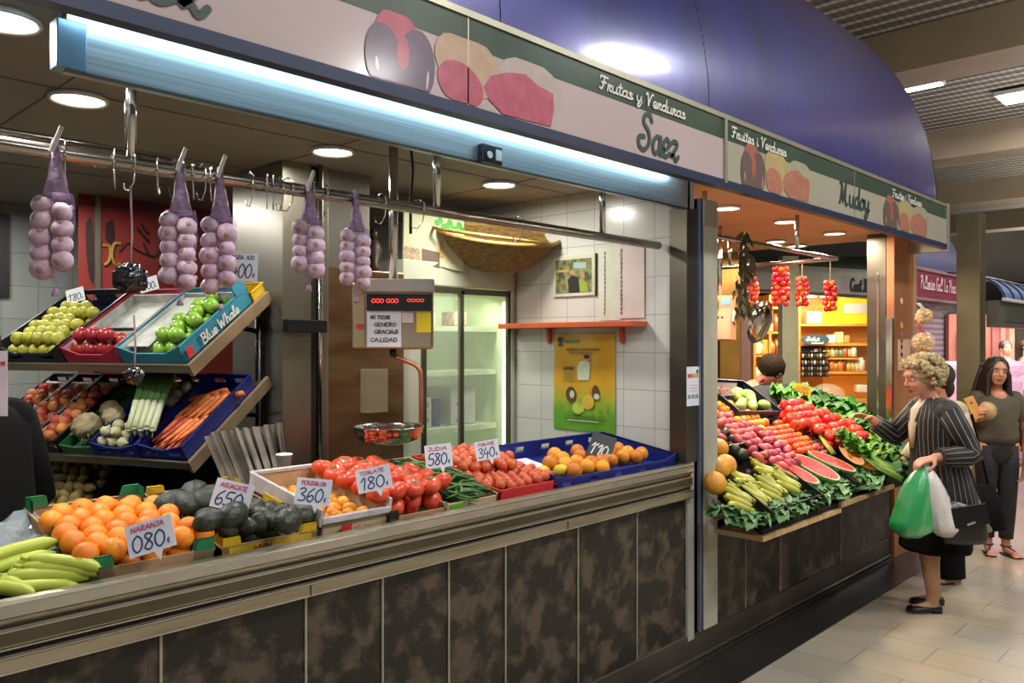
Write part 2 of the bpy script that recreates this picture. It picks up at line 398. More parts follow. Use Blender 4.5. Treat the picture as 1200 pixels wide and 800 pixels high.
# ------------------------------------------------------------------ materials used
STEEL = mat('steel', 'a8a292', .3, .9, '8f8979', 3, stretch=(1, 1, .5), bump=.05, bscale=40)
STEELH = mat('steel_long', 'bdb39b', .3, .8, '9c917b', 2.2, stretch=(.7, 3, 9), bump=.04, bscale=30)
STEELD = mat('steel_dark', '6b655a', .34, .85, '57524a', 2.5, stretch=(1, 1, 1))
STEELREFL = mat('steel_warm', 'a38460', .3, .85, '7a5a3c', 2, stretch=(1, 1, 4), bump=.05, bscale=20)  # copper reflection is put into the steel's colour
CHROME = mat('chrome', 'd0cec8', .14, 1)
PIPE = mat('pipe', 'b9b1a6', .24, 1, '8f867b', 5)
ALU = mat('aluminium', 'aab4ba', .32, .75, '8d979e', 3, stretch=(.3, 6, 30))
PALE = mat('pale_post', 'b3b09c', .5, .1, '97958a', 4, stretch=(1, 1, .4))
BLACK = mat('black_plastic', '111113', .35)
RUBBER = mat('black_matt', '0c0c0d', .8)
WHITE = mat('white_paint', 'd8d8d0', .5)
PAPER = mat('paper', 'd9dde4', .7, 0, 'c6ccd6', 5)
PINKP = mat('paper_pink', 'd9c3c8', .7, 0, 'c9b0b6', 5)
INKB = mat('ink_blue', '24406e', .6)
INKR = mat('ink_pink', 'c23a66', .6)
INKK = mat('ink_black', '1a1a1c', .6)
CREAM = mat('cream_panel', 'c8c2a4', .45)
FLOORM = brick('floor_tiles', '9b968a', '938e81', '6a6459', .56, .28, (1, 0), .5, .0028, .3, 'a8977d', 1.2, coat=.15, blo=.35, bhi=.75)
DARKF = mat('dark_floor', '1c1a19', .3, 0, '262322', 3, bump=.05)
CEILS = mat('stall_ceiling', '8f8b80', .75, 0, '858176', 2)
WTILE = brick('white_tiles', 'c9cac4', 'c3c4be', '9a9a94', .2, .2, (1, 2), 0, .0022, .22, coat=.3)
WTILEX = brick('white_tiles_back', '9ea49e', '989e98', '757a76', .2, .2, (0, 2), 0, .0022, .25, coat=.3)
DTILE = brick('slate_tiles', '14140f', '1d1b15', '2f2b24', .3, .145, (0, 2), .5, .0014, .4, '4e4336', 8, blo=.47, bhi=.6)
NAVY = mat('navy_trim', '2a3350', .4, .2)
TRIM = mat('sign_frame', 'aaa994', .35, .6)
GREENB = mat('sign_green', '3d5348', .22, 0, '35483f', 4, coat=.5)
SIGNW = mat('sign_pinkish', 'b9a9a9', .2, 0, 'b3a4a6', 1.2, coat=.6)
SIGNY = mat('sign_greyish', 'a9a595', .2, 0, 'a29f8e', 1.2, coat=.6)
LETW = mat('letter_white', 'cfcfc8', .5)
LETG = mat('letter_green', '24403a', .5)
VAULT = mat('blue_vault', '2c3080', .3, .3, '242a66', 1.2, coat=.5, bump=.5, bscale=1.6, stretch=(1.6, 1, .5))
DECK = mat('deck', '77705f', .7)
BEAM = mat('beam_paint', '8d7f69', .7, 0, '857762', 2)
ORANGEC = mat('salmon_ceiling', 'e2a47e', .55, 0, 'd9966e', 2)
ORANGESH = mat('orange_shelf', 'c3552b', .45, 0, 'b54c26', 6)
WOOD = mat('wood', 'b3874f', .55, 0, '93683a', 6, stretch=(1, 1, 6))
WOODL = mat('pale_wood', 'c8ab7a', .6, 0, 'b3915f', 6, stretch=(6, 1, 1))
GLASS = mat('glass', 'dfe8df', .05, 0, alpha=.16)
def emis(name, c, s): return mat(name, c, .5, emit=c, es=s)
LAMPW = emis('lamp_white', 'fff8e6', 14)
LAMPO = emis('lamp_warm', 'ffe9d0', 14)
TUBE = emis('tube_cyan', 'c4f0ff', 16)
HALLP = emis('hall_panel', 'f4f4ff', 9)

def warp_deck():
    m, nt, b = _nodes('ribbed_deck'); L = nt.links.new
    tc = N(nt, 'ShaderNodeTexCoord'); w = N(nt, 'ShaderNodeTexWave'); w.wave_type = 'BANDS'; w.bands_direction = 'X'; w.inputs['Scale'].default_value = 1.25
    L(tc.outputs['Object'], w.inputs['Vector'])
    w2 = N(nt, 'ShaderNodeTexWave'); w2.bands_direction = 'Y'; w2.inputs['Scale'].default_value = 3.2; L(tc.outputs['Object'], w2.inputs['Vector'])
    rp = N(nt, 'ShaderNodeValToRGB'); rp.color_ramp.elements[0].color = c4(hx('57524a')); rp.color_ramp.elements[1].color = c4(hx('a59e90'))
    rp.color_ramp.elements[0].position = .62; rp.color_ramp.elements[1].position = .95
    L(w.outputs['Fac'], rp.inputs[0])
    mx = N(nt, 'ShaderNodeMix'); mx.data_type = 'RGBA'; mx.blend_type = 'MULTIPLY'; mx.inputs['Factor'].default_value = .35
    L(rp.outputs[0], mx.inputs['A']); L(w2.outputs['Color'], mx.inputs['B']); L(mx.outputs['Result'], b.inputs['Base Color'])
    b.inputs['Roughness'].default_value = .7
    bp = N(nt, 'ShaderNodeBump'); bp.inputs['Strength'].default_value = .5; bp.inputs['Distance'].default_value = .05
    L(w.outputs['Fac'], bp.inputs['Height']); L(bp.outputs[0], b.inputs['Normal'])
    return m
DECKM = warp_deck()

# ------------------------------------------------------------------ lamps
def area(name, loc, size, power, color=(1, 1, 1), rot=(0, 0, 0), sy=None, spread=None):
    l = bpy.data.lights.new(name, 'AREA'); l.energy = power; l.color = color; l.size = size
    if sy: l.shape = 'RECTANGLE'; l.size_y = sy
    else: l.shape = 'DISK'
    if spread: l.spread = spread
    o = bpy.data.objects.new(name, l); col.objects.link(o); o.location = loc; o.rotation_euler = rot
    return o
# ------------------------------------------------------------------ hall shell
struct('floor', MB().bx(-8, 42, -14, 16, -.1, 0), FLOORM)
struct('trim_1', MB().bx(-6, 7.3, -.285, 2.9, 0, .004), DARKF)
struct('ceiling', MB().bx(-8, 42, -14, 16, 5.52, 5.62), DECKM)
for k in range(6):
    x = 5.05 + 5.5 * k
    struct('beam', MB().bx(x, x + .75, -14, 16, 5.0, 5.52), BEAM)
# far ends of the hall
HWALL = mat('hall_wall', '6d675d', .7, 0, '5c564d', 1)
struct('wall_far', MB().bx(40, 40.2, -14, 16, 0, 5.5), HWALL)
struct('wall_rear', MB().bx(-8, 42, -14.2, -14, 0, 5.5), HWALL)
struct('wall_back', MB().bx(7, 42, 15.8, 16, 0, 5.5), HWALL)
# strip lamps between the beams
def hall_lamp(p, label):
    t = thing('ceiling_light', label, 'ceiling light', T(p), None)
    MB().bx(-.32, .32, -.62, .62, .0, .06).build('housing', WHITE, t)
    MB().bx(-.29, .29, -.59, .59, -.012, .0).build('diffuser', HALLP, t)
    area('hall_lamp', (p[0], p[1], p[2] - .05), 1.1, 120, (1, .97, .92), (0, 0, 0), .5)
    return t
q_ = onZ(1047, 104, 5.42); hall_lamp((max(q_.x, 12.6), q_.y, 5.42), 'rectangular strip light on the ribbed ceiling just past the curved blue canopy')
q_ = onZ(1226, 108, 5.42); hall_lamp((q_.x, q_.y, 5.42), 'rectangular strip light on the ribbed ceiling cut by the right picture edge')
for i, (x, y) in enumerate([(1.5, -3.4), (4.2, -3.4), (7.6, -3.4), (1.2, -7.5), (6.5, -7.5), (12, -7.5), (18, -3), (24, -2)]):
    t = hall_lamp((x, y, 5.42 if x > 5 else 5.3), 'white strip light on the hall ceiling mirrored in the shop signs')
    t['group'] = 'strip lights over the aisle'

for x_, y_, w_ in ((9.5, -3.0, 150), (14.5, -1.0, 170), (14, 4.5, 150), (21, 0, 200), (5, -5.5, 120), (28, 2, 200)): area('ceiling_fill', (x_, y_, 3.25), 2.2, w_, (1, .95, .86), (PI, 0, 0))  # added fill lights without fixtures, brightening the hall ceiling
# ------------------------------------------------------------------ first stall (shell)
struct('ceiling.001', MB().bx(-2.2, 3.66, .05, 3.5, 2.5, 2.6), CEILS)
mb = MB()
for x in (-.2, .9, 2.0, 3.1): mb.bx(x, x + .006, .06, 3.4, 2.497, 2.4995)
for y in (.75, 1.45, 2.15): mb.bx(-2.2, 3.6, y, y + .006, 2.497, 2.4995)
struct('trim_2', mb, mat('seam', '6e6a60', .8))
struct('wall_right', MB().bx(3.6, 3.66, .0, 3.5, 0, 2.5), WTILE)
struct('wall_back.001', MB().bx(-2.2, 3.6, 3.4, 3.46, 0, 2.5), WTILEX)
struct('wall_left', MB().bx(-2.26, -2.2, 0, 3.46, 0, 2.5), WTILE)
# steel clad column block and its neighbours at the back of the serving zone
def thing1(name, label, cat, mb, m, bevel=0, group=None, M=None):
    return tag(mb.build(name, m, None, bevel, M), label, cat, group)
STEELV = mat('steel_brushed', '9a968a', .33, .85, '87837a', 1.6, stretch=(1.2, 1.2, .5), bump=.03, bscale=60)
t = thing('steel_column', 'wide brushed steel clad column behind the hanging garlic', 'column', (1.97, 1.145, 0))
MB().bx(0, .15, .004, .48, 0, 2.5).build('side_cladding', STEELV, t, .004)
MB().bx(.152, .2, .03, .5, 0, 2.5).build('recess', STEELD, t)
mb = MB().bx(0, .15, 0, .004, 0, 2.5); mb.build('front_cladding', STEEL, t)
MB().bx(.0, .21, -.05, 0, 1.70, 1.76).build('junction_box', BLACK, t, .004)
t = thing('steel_cabinet', 'tall bronze toned steel cabinet between the column and the fridge', 'cabinet', (2.18, 1.17, 0))
MB().bx(0, .035, -.03, .3, 0, 2.5).build('edge_post', STEEL, t, .004)
MB().bx(.035, .52, 0, .3, 0, 2.02).build('door_panel', STEELREFL, t, .004)
MB().bx(.035, .3, .0, .3, 2.02, 2.5).build('upper_panel', STEELV, t, .004)
MB().bx(.24, .37, -.06, -.001, 1.3, 1.52).build('paper_holder', mat('clear_box', 'b9a98c', .15, .2, alpha=.45), t, .003)
thing1('vertical_pipe', 'thin steel pipe running up beside the steel column', 'pipe', MB().cyl((2.16, 1.13, 1.0), (2.16, 1.13, 2.5), .012), CHROME)

# rail with its rods and hooks
t = thing('hanging_rail', 'long steel rail with suspension rods over the counter', 'rail', (0, .15, 2.155))
MB().cyl((-1.6, 0, 0), (3.56, 0, 0), .021, None, 20).build('rail_tube', PIPE, t)
MB().cyl((-1.6, .03, .032), (1.05, .03, .032), .012, None, 14).build('upper_tube', PIPE, t)
for x in (-.4, .907, 2.045, 3.085): MB().cyl((x, 0, .015), (x, 0, .345), .015, None, 14).build('rod', CHROME, t)
hk = MB().tube([(0, .012, .028), (0, -.005, .034), (0, -.027, .02), (0, -.026, -.02), (0, -.02, -.05), (0, .0, -.075), (0, .022, -.07), (0, .03, -.05)], .0022, 6).mesh('meat_hook', CHROME)
for x in (.735, .865, .905, .985, 1.03, 1.055, 1.09, 1.115, 1.145, 1.27, 1.33, 1.352, 1.376, 1.4, 1.5, 1.55, 1.78, 1.95, 2.5):
    inst('hook', hk, T(x, .15, 2.155) @ RZ(random.uniform(-.6, .6)), 'small steel hook hanging from the long rail', 'hook', 'empty hooks along the rail')

# aluminium beam under the sign with its fluorescent tube
t = thing('aluminium_beam', 'brushed aluminium beam lit by a bluish fluorescent tube', 'beam', (0, 0, 0))
MB().exX([(0, 2.335), (.045, 2.335), (.045, 2.53), (0, 2.53)], .695, 3.62).build('beam_panel', ALU, t)
MB().bx(.69, 3.62, -.004, .0, 2.328, 2.337).build('lower_lip', STEELD, t)
MB().bx(.67, .74, -.006, .05, 2.337, 2.46).build('end_bracket', mat('alu_blue', '6f8aa3', .3, .6), t, .003)
thing1('fluorescent_tube', 'long glowing fluorescent tube hidden behind the sign', 'light', MB().cyl((.7, -.075, 2.488), (3.5, -.075, 2.488), .014, None, 10), TUBE)
t = thing('sensor_box', 'small black box screwed to the aluminium beam', 'box', (2.17, -.016, 2.366))
MB().box((0, 0, 0), (.105, .03, .07)).build('case', BLACK, t, .004)
MB().box((.028, -.017, .0), (.03, .006, .04)).build('label_plate', WHITE, t)
MB().cyl((-.02, -.015, -.005), (-.02, -.02, -.005), .014).build('lens', CHROME, t)
thing1('power_cable', 'dark cable dropping from the ceiling beside the scale', 'cable', MB().tube([(2.1, .38, 2.5), (2.115, .38, 2.36), (2.12, .4, 2.22), (2.12, .4, 2.1)], .006, 8), RUBBER)

# ceiling downlights
def downlight(x, y, z, r, label, group=None, lampm=LAMPW, e=12, c=(1, .96, .88)):
    t = thing('ceiling_downlight', label, 'downlight', (x, y, z), group)
    MB().lathe([(r * .97, -.001), (r * 1.1, -.001), (r * 1.16, -.012), (r * 1.1, -.02), (r * .97, -.012), (r * .97, -.001)], 28).build('ring', WHITE, t)
    MB().cyl((0, 0, -.011), (0, 0, -.002), r * .96, None, 28).build('lamp_glass', lampm, t)
    area('downlight_lamp', (x, y, z - .03), r * 1.8, e, c)
for u, v, lb in ((92, 113, 'round white downlight above the leftmost garlic string'), (390, 175, 'round white downlight over the steel column'),
             (585, 214, 'round white downlight nearest to the tiled wall'), (2, 19, 'round white downlight cut by the left picture edge')):
    p = onZ(u, v, 2.5); downlight(p.x, p.y, 2.5, .082, lb)
for x, y in ((.6, 1.9), (1.5, 2.3), (-.9, 1.2), (1.0, 2.8)): area('stall_fill', (x, y, 2.44), .15, 9, (1, .96, .9))  # added fill lights without fixtures for the stall interior

# ------------------------------------------------------------------ counter of the first stall
t = thing('market_counter', 'long steel topped fruit counter faced with dark slate tiles', 'counter', (0, 0, 0))
X0, X1 = -1.9, 3.62
MB().bx(X0, X1, .012, .08, .157, .89).build('tiled_front', DTILE, t)
for x in (-.4, .05, .49, .932, 1.383, 1.68, 1.98, 2.277, 2.726, 3.165):
    MB().bx(x - .004, x + .004, .006, .0125, .157, .885).build('edge_strip', TRIM, t)
prof = [(.06, 1.005), (.03, 1.03), (.012, 1.038), (-.012, 1.036), (-.022, 1.026), (-.02, .995), (-.004, .978), (-.004, .972), (-.012, .966), (-.014, .928), (-.002, .922),
        (-.0, .912), (-.0, .908), (-.022, .9), (-.024, .868), (-.012, .862), (.06, .862)]
MB().exX(prof, X0, X1).build('steel_rail', STEELH, t)
MB().bx(X0, X1, -.0155, -.0145, .932, .962).build('recess_shade', mat('recess', '6b6353', .35, .8, '5a5244', 4), t)  # shade of the recessed band is put into this darker colour
for z_, y_ in ((.9225, -.015), (.9645, -.0155), (.9045, -.0245), (.868, -.0255)): MB().bx(X0, X1, y_, y_ + .003, z_ - .0018, z_ + .0018).build('bright_line', CHROME, t)  # highlights of the rail edges are put in as chrome strips
for z_ in (.974, .910): MB().bx(X0, X1, -.006, .0, z_ - .003, z_ + .003).build('shade_line', BLACK, t)  # shade lines of the profile are put in as black strips
MB().exX([(-.0225, 1.030), (-.0245, 1.026), (-.0245, 1.0), (-.0225, .997)], X0, X1).build('nosing_highlight', CHROME, t)  # highlight along the nosing is put in as a chrome strip
MB().exX([(.05, 1.0), (.66, 1.096), (.66, 1.07), (.05, .97)], X0, X1).build('worktop', STEELD, t)
for x in (1.38, 2.62): MB().bx(x, x + .002, -.0255, -.021, .866, .9).build('joint', RUBBER, t)
MB().bx(X0, X1, .62, .68, 0, 1.07).build('back_panel', STEELD, t)
MB().exX([(-.006, 0), (-.03, .004), (-.012, .01), (-.012, .03), (-.02, .034), (-.008, .04), (.002, .152), (.01, .157), (.08, .157), (.08, 0)], X0, 3.7).build('kickplate', STEELD, t)

# ------------------------------------------------------------------ posts between and beside the stalls
t = thing('front_post', 'pale aluminium post standing between the two stalls', 'post', (3.70, 0, .16))
MB().bx(.025, .165, -.02, .11, 0, 2.24).build('post_face', PALE, t, .004)
MB().bx(0, .022, -.012, .11, 0, 2.24).build('dark_channel', BLACK, t)
MB().bx(-.008, -.001, -.018, -.0, 0, 2.24).build('bright_edge', mat('edge_blue', '8c93b5', .3, .5), t)
MB().bx(.05, .056, -.0215, -.02, .03, .036).build('screw', BLACK, t)
thing1('end_stile', 'dark steel stile closing the tiled wall beside the front post', 'post', MB().bx(3.585, 3.698, -.004, .1, 1.04, 2.34), STEELD, .003)
t = thing('corner_column', 'steel column with orange light painted on its front at the far corner of the second stall', 'column', (6.52, -.02, 0))
MB().bx(-.0, .02, .06, .2, 0, 2.5).build('side_cladding', STEELD, t)
MB().bx(.0, .4, -.005, .055, 0, 2.5).build('front_cladding', mat('steel_orange_lit', 'b87c52', .42, .3, '8a5a3c', 1.4, stretch=(1, 1, .6), emit='b06a3c', es=.06), t, .003)  # orange light on the front is put into its colour and glow
MB().bx(.03, .4, .06, .2, 0, 2.5).build('core', STEELD, t)
MB().bx(-.004, -.0005, .11, .125, .8, 2.2).build('slot_track', CHROME, t)
MB().bx(.405, .5, -.01, .12, 0, 2.5).build('pale_strip', mat('strip_salmon', 'c99a78', .4, .3), t)
MB().bx(-.03, -.008, -.0, .05, .6, 1.85).build('bright_tube', CHROME, t, .005)
k = 0
for z, c in ((1.98, 'e8cdb8'), (1.79, 'd9a83c'), (1.72, '8d7f78'), (1.67, '9c9089'), (1.62, 'c9c2bb'), (1.56, '4b4644'), (1.5, 'b9aaa2')):
    o = MB().cyl((.15, -.0065, z), (.15, -.009, z), .026 if k < 2 else .02, None, 16).build('sticker', mat('sticker_%d' % k, c, .5), t); k += 1
thing1('notice_sheet', 'white printed notice taped low on the corner column behind the curly haired woman', 'notice', MB().bx(6.58, 6.86, -.029, -.026, 1.44, 1.68), mat('notice', 'c9a58f', .6, 0, 'b78f78', 30))

# ------------------------------------------------------------------ shop signs
def px_on_sign(u): return onY(u, 300, -.3).x
def fruit_print(mb_list, x, s, h0, t):
    """faded printed aubergines, peppers and melon"""
    def el(cx, cz, rx, rz, m, n=22, y=-.0035, a0=0, a1=2 * PI, tilt=0):
        q = []
        for k in range(n):
            a = a0 + (a1 - a0) * k / (n - 1 if a1 - a0 < 6.2 else n); px, pz = rx * math.cos(a), rz * math.sin(a)
            q.append(V((x + (cx + px * math.cos(tilt) - pz * math.sin(tilt)) * s, y, h0 + min(max((cz + px * math.sin(tilt) + pz * math.cos(tilt)), .005), .212) * 1.0)))
        MB().add(q, [tuple(range(len(q)))]).build('printed_fruit', m, t)
    el(.36, .13, .13, .1, PR[2], y=-.0028, tilt=-.2)
    el(.62, .12, .16, .1, PR[5], y=-.0026)
    el(.10, .15, .07, .075, PR[0], y=-.0032)
    el(.06, .06, .062, .11, PR[1], y=-.0036, tilt=.12); el(.165, .07, .066, .115, PR[1], y=-.0038, tilt=-.1)
    el(.035, .045, .005, .022, PR[4], y=-.004, tilt=.1); el(.205, .04, .004, .03, PR[4], y=-.004, tilt=-.1); el(.12, .10, .022, .05, PR[0], y=-.0042)
    el(.33, .06, .09, .07, PR[3], y=-.0030, tilt=-.3)
    q = [(.42, .075), (.45, .12), (.52, .15), (.60, .165), (.66, .14), (.73, .13), (.735, .08), (.72, .01), (.50, .005), (.44, .04)]
    MB().add([V((x + a * s, -.0034, h0 + b)) for a, b in q], [tuple(range(len(q)))]).build('printed_fruit', PR[3], t)
PR = [mat('print_' + k, c, .22, 0, c2, 20, coat=.5) for k, c, c2 in (('red', 'b0566a', 'a34d60'), ('plum', '5d4f66', '6a5466'), ('peach', 'b99f8a', 'b3967f'), ('rose', 'b86478', 'a85668'), ('shine', 'c8bccb', 'b8adbd'), ('sage', 'b3a6a0', 'ada09c'))]
PR2 = [mat('print2_' + k, c, .22, 0, c2, 20, coat=.5) for k, c, c2 in (('red', 'a8695c', '9d5f53'), ('plum', '665a58', '6e5a56'), ('peach', 'b7a678', 'ac9a6c'), ('rose', 'b07a68', 'a56f5e'), ('shine', 'b8b0a0', 'a8a090'), ('sage', 'a5a189', '9f9b83'))]
def sign(x0, x1, label, m, letters, prints, seams, top='Frutas y Verduras'):
    t = thing('shop_sign', label, 'sign', (0, -.3, 0))
    MB().bx(x0 + .004, x1 - .004, 0, .03, 2.415, 2.605).build('sign_panel', m, t)
    MB().bx(x0 + .004, x1 - .004, -.001, .03, 2.605, 2.70).build('green_band', GREENB, t)
    MB().bx(x0, x1, -.008, .05, 2.70, 2.722).build('top_frame', TRIM, t)
    MB().bx(x0, x1, -.006, .04, 2.378, 2.415).build('bottom_frame', NAVY, t)
    for s in seams: MB().bx(s - .003, s + .003, -.003, .0, 2.415, 2.7).build('seam', TRIM, t)
    for (tx, xx, z, h, w, mm, pw) in letters:
        mb = write(MB(), tx, 0, 0, h, pw, w, .12)
        mb.build('lettering', mm, t, 0, Matrix(((1, 0, 0, xx), (0, 0, -1, -.0045), (0, 1, 0, z), (0, 0, 0, 1))))
    global PR
    for (xx, s) in prints: fruit_print(None, xx, s, 2.415, t)
    return t
XS = px_on_sign(849)
fv0, fv1 = px_on_sign(701), px_on_sign(803)
sign(-2.3, XS, 'long fascia sign reading Saez with faded fruit print and green top band', SIGNW,
     [('Frutas y Verduras', fv0, 2.628, .05, fv1 - fv0 - .01, LETW, .17), ('Saez', px_on_sign(746), 2.44, .15, .31, LETG, .13), ('Saez', .56, 2.45, .16, .36, LETG, .13)],
     [(px_on_sign(428), 1.12)], [px_on_sign(548)])
MB().bx(XS - .012, XS + .012, -.31, -.298, 2.4, 2.7).build('trim_3', TRIM)['kind'] = 'structure'
PRs = PR; PR = PR2
X2 = 6.84
g0, g1 = px_on_sign(856), px_on_sign(922)
sign(XS, X2, 'second fascia sign reading Mudoy with two faded fruit prints', SIGNY,
     [('Fruites i Verdures', g0, 2.628, .05, g1 - g0 - .02, LETW, .17), ('Mudoy', px_on_sign(983), 2.475, .13, px_on_sign(1020) - px_on_sign(983) - .03, LETG, .14),
      ('Fruites i Verdures', px_on_sign(1045), 2.628, .05, px_on_sign(1079) - px_on_sign(1045), LETW, .17)],
     [(px_on_sign(868), 1.05), (px_on_sign(1035), 1.2)], [px_on_sign(1001)])
PR = PRs
thing1('sign_end_frame', 'vertical metal frame closing the far end of the second sign', 'frame', MB().bx(X2, X2 + .06, -.31, .3, 2.36, 2.73), TRIM, .004)
# curved blue canopy
prof = []
for k in range(19):
    a = PI / 2 * k / 18
    prof.append((-.24 + 2.3 * (1 - math.cos(a)) ** 1.0, 2.722 + 2.15 * math.sin(a)))
t = thing('curved_canopy', 'glossy deep blue vaulted canopy rising above the signs', 'canopy', (0, 0, 0))
seams = [-2.3, .2, 2.0, 3.40, 6.80]
for a, b in zip(seams, seams[1:]):
    MB().exX([p for p in prof], a + .003, b - .003, smooth=True, closed=False).build('blue_panel', VAULT, t)
back = [(p[0] + .05, p[1] - .06) for p in prof][::-1]
mb = MB(); n = len(prof)
vs = [V((6.8, p[0], p[1])) for p in prof] + [V((6.8, p[0] + .03, p[1] - .03)) for p in prof]
mb.add(vs + [v + V((.03, 0, 0)) for v in vs], [(i, i + 1, n + i + 1, n + i) for i in range(n - 1)] + [(2*n+i, 2*n+i+1, i + 1, i) for i in range(n - 1)] + [(3*n+i, 3*n+i+1, 2*n+i+1, 2*n+i) for i in range(n - 1)])
mb.build('rim', BLACK, t)
MB().bx(-2.3, 6.8, -.24, 3.6, 2.62, 2.72).build('roof_board', STEELD, t)
# ------------------------------------------------------------------ crates
BLUEP = mat('blue_crate', '1c2a78', .35, 0, '182468', 6)
NAVYP = mat('navy_crate', '12162b', .4)
BLACKP = mat('black_crate', '131214', .4)
CARD = mat('cardboard', 'a98a66', .75, 0, '97785a', 10)
REDCARD = mat('red_cardboard', 'b02a48', .6)
REDBOX = mat('bright_red_box', 'c62f35', .5)
TEALCARD = mat('teal_cardboard', '2b7f96', .55)
GREENCARD = mat('green_cardboard', '1f7a4c', .55)
YELCARD = mat('yellow_cardboard', 'd2ab22', .55)
GREENP = mat('green_crate', '2d6b45', .4)
TISSUE = mat('tissue', 'c9c3c4', .7, 0, 'b0aaae', 14, bump=.5, bscale=18)
TISSUEW = mat('tissue_grey', 'b3b6ae', .7, 0, '8f938d', 9, bump=.6, bscale=14)
def walls(mb, w, d, h, t=.008, slots=None, mi=0, dips=False, front_h=None):
    """open box from x 0..w, y 0..d; slots = list of sides with hand holes"""
    fh = front_h or h
    mb.bx(0, w, 0, d, 0, .006, mi)
    for side in 'fblr':
        L = w if side in 'fb' else d; H = fh if side == 'f' else h
        segs = []
        if slots and side in slots:
            n = max(2, int(L / .16)); z0, z1 = H * .42, H * .74
            segs.append((0, L, 0, z0)); segs.append((0, L, z1, H)); x = 0
            for k in range(n):
                c = L * (k + .5) / n; segs.append((x, c - .032, z0, z1)); x = c + .032
            segs.append((x, L, z0, z1))
        else: segs.append((0, L, 0, H))
        for a, b, z0, z1 in segs:
            if side == 'f': mb.bx(a, b, 0, t, z0, z1, mi)
            if side == 'b': mb.bx(a, b, d - t, d, z0, z1, mi)
            if side == 'l': mb.bx(0, t, a, b, z0, z1, mi)
            if side == 'r': mb.bx(w - t, w, a, b, z0, z1, mi)
    # rim flange
    mb.bx(-.004, w + .004, d - t, d + .004, h - .008, h, mi)
    mb.bx(-.004, t, 0, d, h - .008, h, mi); mb.bx(w - t, w + .004, 0, d, h - .008, h, mi)
    if dips:
        for a in (0, w * .28, w * .72, w):
            s = 1 if a < w / 2 else -1
            if a in (0, w): mb.add([V((a, 0, fh)), V((a + s * .09, 0, fh)), V((a, 0, h)), V((a, t, fh)), V((a + s * .09, t, fh)), V((a, t, h))], [(0, 1, 2), (3, 5, 4), (0, 3, 4, 1), (1, 4, 5, 2)], False, mi)
    return mb
def crate(name, label, m, M, w, d, h, slots=None, fh=None, group=None, liner=None, dips=True, cat='crate', bevel=.0015):
    t = thing(name, label, cat, M, group)
    walls(MB(), w, d, h, slots=slots, front_h=fh, dips=dips).build('crate_body', m, t, bevel)
    if liner: 
        lm, k = liner
        mb = MB(); mb.bx(.01, .014, .01, d * k, .006, h * .9); mb.bx(w - .014, w - .01, .01, d * k, .006, h * .9); mb.bx(.01, w - .01, d * k - .02, d * k - .012, .006, h * .9); mb.bx(.012, w - .012, .01, d * k, .007, .012)
        mb.build('paper_liner', lm, t)
    return t
# ------------------------------------------------------------------ fruit meshes
def fruit(name, m, r, kind='round', nu=16, nv=11):
    mb = MB()
    if kind == 'round': mb.ell((0, 0, 0), (r, r, r * .93), nu, nv)
    if kind == 'apple': mb.ell((0, 0, 0), (r, r, r * .94), nu, nv, None, 0, lambda th, ph: 1 - .16 * math.exp(-(th / .42) ** 2) - .1 * math.exp(-((PI - th) / .4) ** 2)); mb.tube([(0, 0, r * .72), (r * .1, 0, r * 1.12)], r * .05, 5, 1)
    if kind == 'orange': mb.ell((0, 0, 0), (r, r, r * .95), nu, nv, None, 0, lambda th, ph: 1 - .05 * math.exp(-(th / .2) ** 2)); mb.ell((0, 0, r * .9), (r * .1, r * .1, r * .04), 6, 4, None, 1)
    if kind == 'tomato':
        mb.ell((0, 0, 0), (r, r, r * .78), 20, 11, None, 0, lambda th, ph: (1 - .2 * math.exp(-(th / .5) ** 2)) * (1 + .035 * math.cos(5 * ph) * math.sin(th)))
        for k in range(5):
            a = 2 * PI * k / 5; mb.add([V((0, 0, r * .66)), V((r * .16 * math.cos(a - .5), r * .16 * math.sin(a - .5), r * .68)), V((r * .45 * math.cos(a), r * .45 * math.sin(a), r * .76)), V((r * .16 * math.cos(a + .5), r * .16 * math.sin(a + .5), r * .68))], [(0, 1, 2, 3)], False, 1)
    if kind == 'avocado': mb.ell((0, 0, 0), (r * .82, r * .82, r * 1.12), nu, nv, None, 0, lambda th, ph: 1 - .13 * (1 + math.cos(th)) * .5 * math.sin(th) - .0); mb.ell((0, 0, r * 1.11), (r * .07, r * .07, r * .05), 6, 4, None, 1)
    if kind == 'melon': mb.ell((0, 0, 0), (r * .85, r * .85, r * 1.25), 20, 12, None, 0, lambda th, ph: 1 + .015 * math.cos(10 * ph))
    if kind == 'potato': mb.ell((0, 0, 0), (r * .8, r * .9, r * 1.15), 12, 8, None, 0, lambda th, ph: 1 + .07 * math.sin(2 * ph + 1) * math.sin(th) + .05 * math.cos(3 * th))
    if kind == 'lemon': mb.ell((0, 0, 0), (r * .85, r * .85, r * 1.2), nu, nv, None, 0, lambda th, ph: 1 - .08 * math.exp(-((th - .45) / .2) ** 2) - .08 * math.exp(-((PI - .45 - th) / .2) ** 2))
    if kind == 'persimmon': mb.ell((0, 0, 0), (r, r, r * .8), 16, 9, None, 0, lambda th, ph: (1 + .04 * abs(math.cos(2 * ph))) * (1 - .12 * math.exp(-(th / .4) ** 2)))
    if kind == 'onion': mb.lathe([(.001, -r * .9), (r * .5, -r * .8), (r, -r * .1), (r * .85, r * .45), (r * .3, r * .8), (r * .1, r * 1.15), (.001, r * 1.2)], 14)
    return mb.mesh(name, m)
STALK = mat('stalk', '4a5a2a', .6)
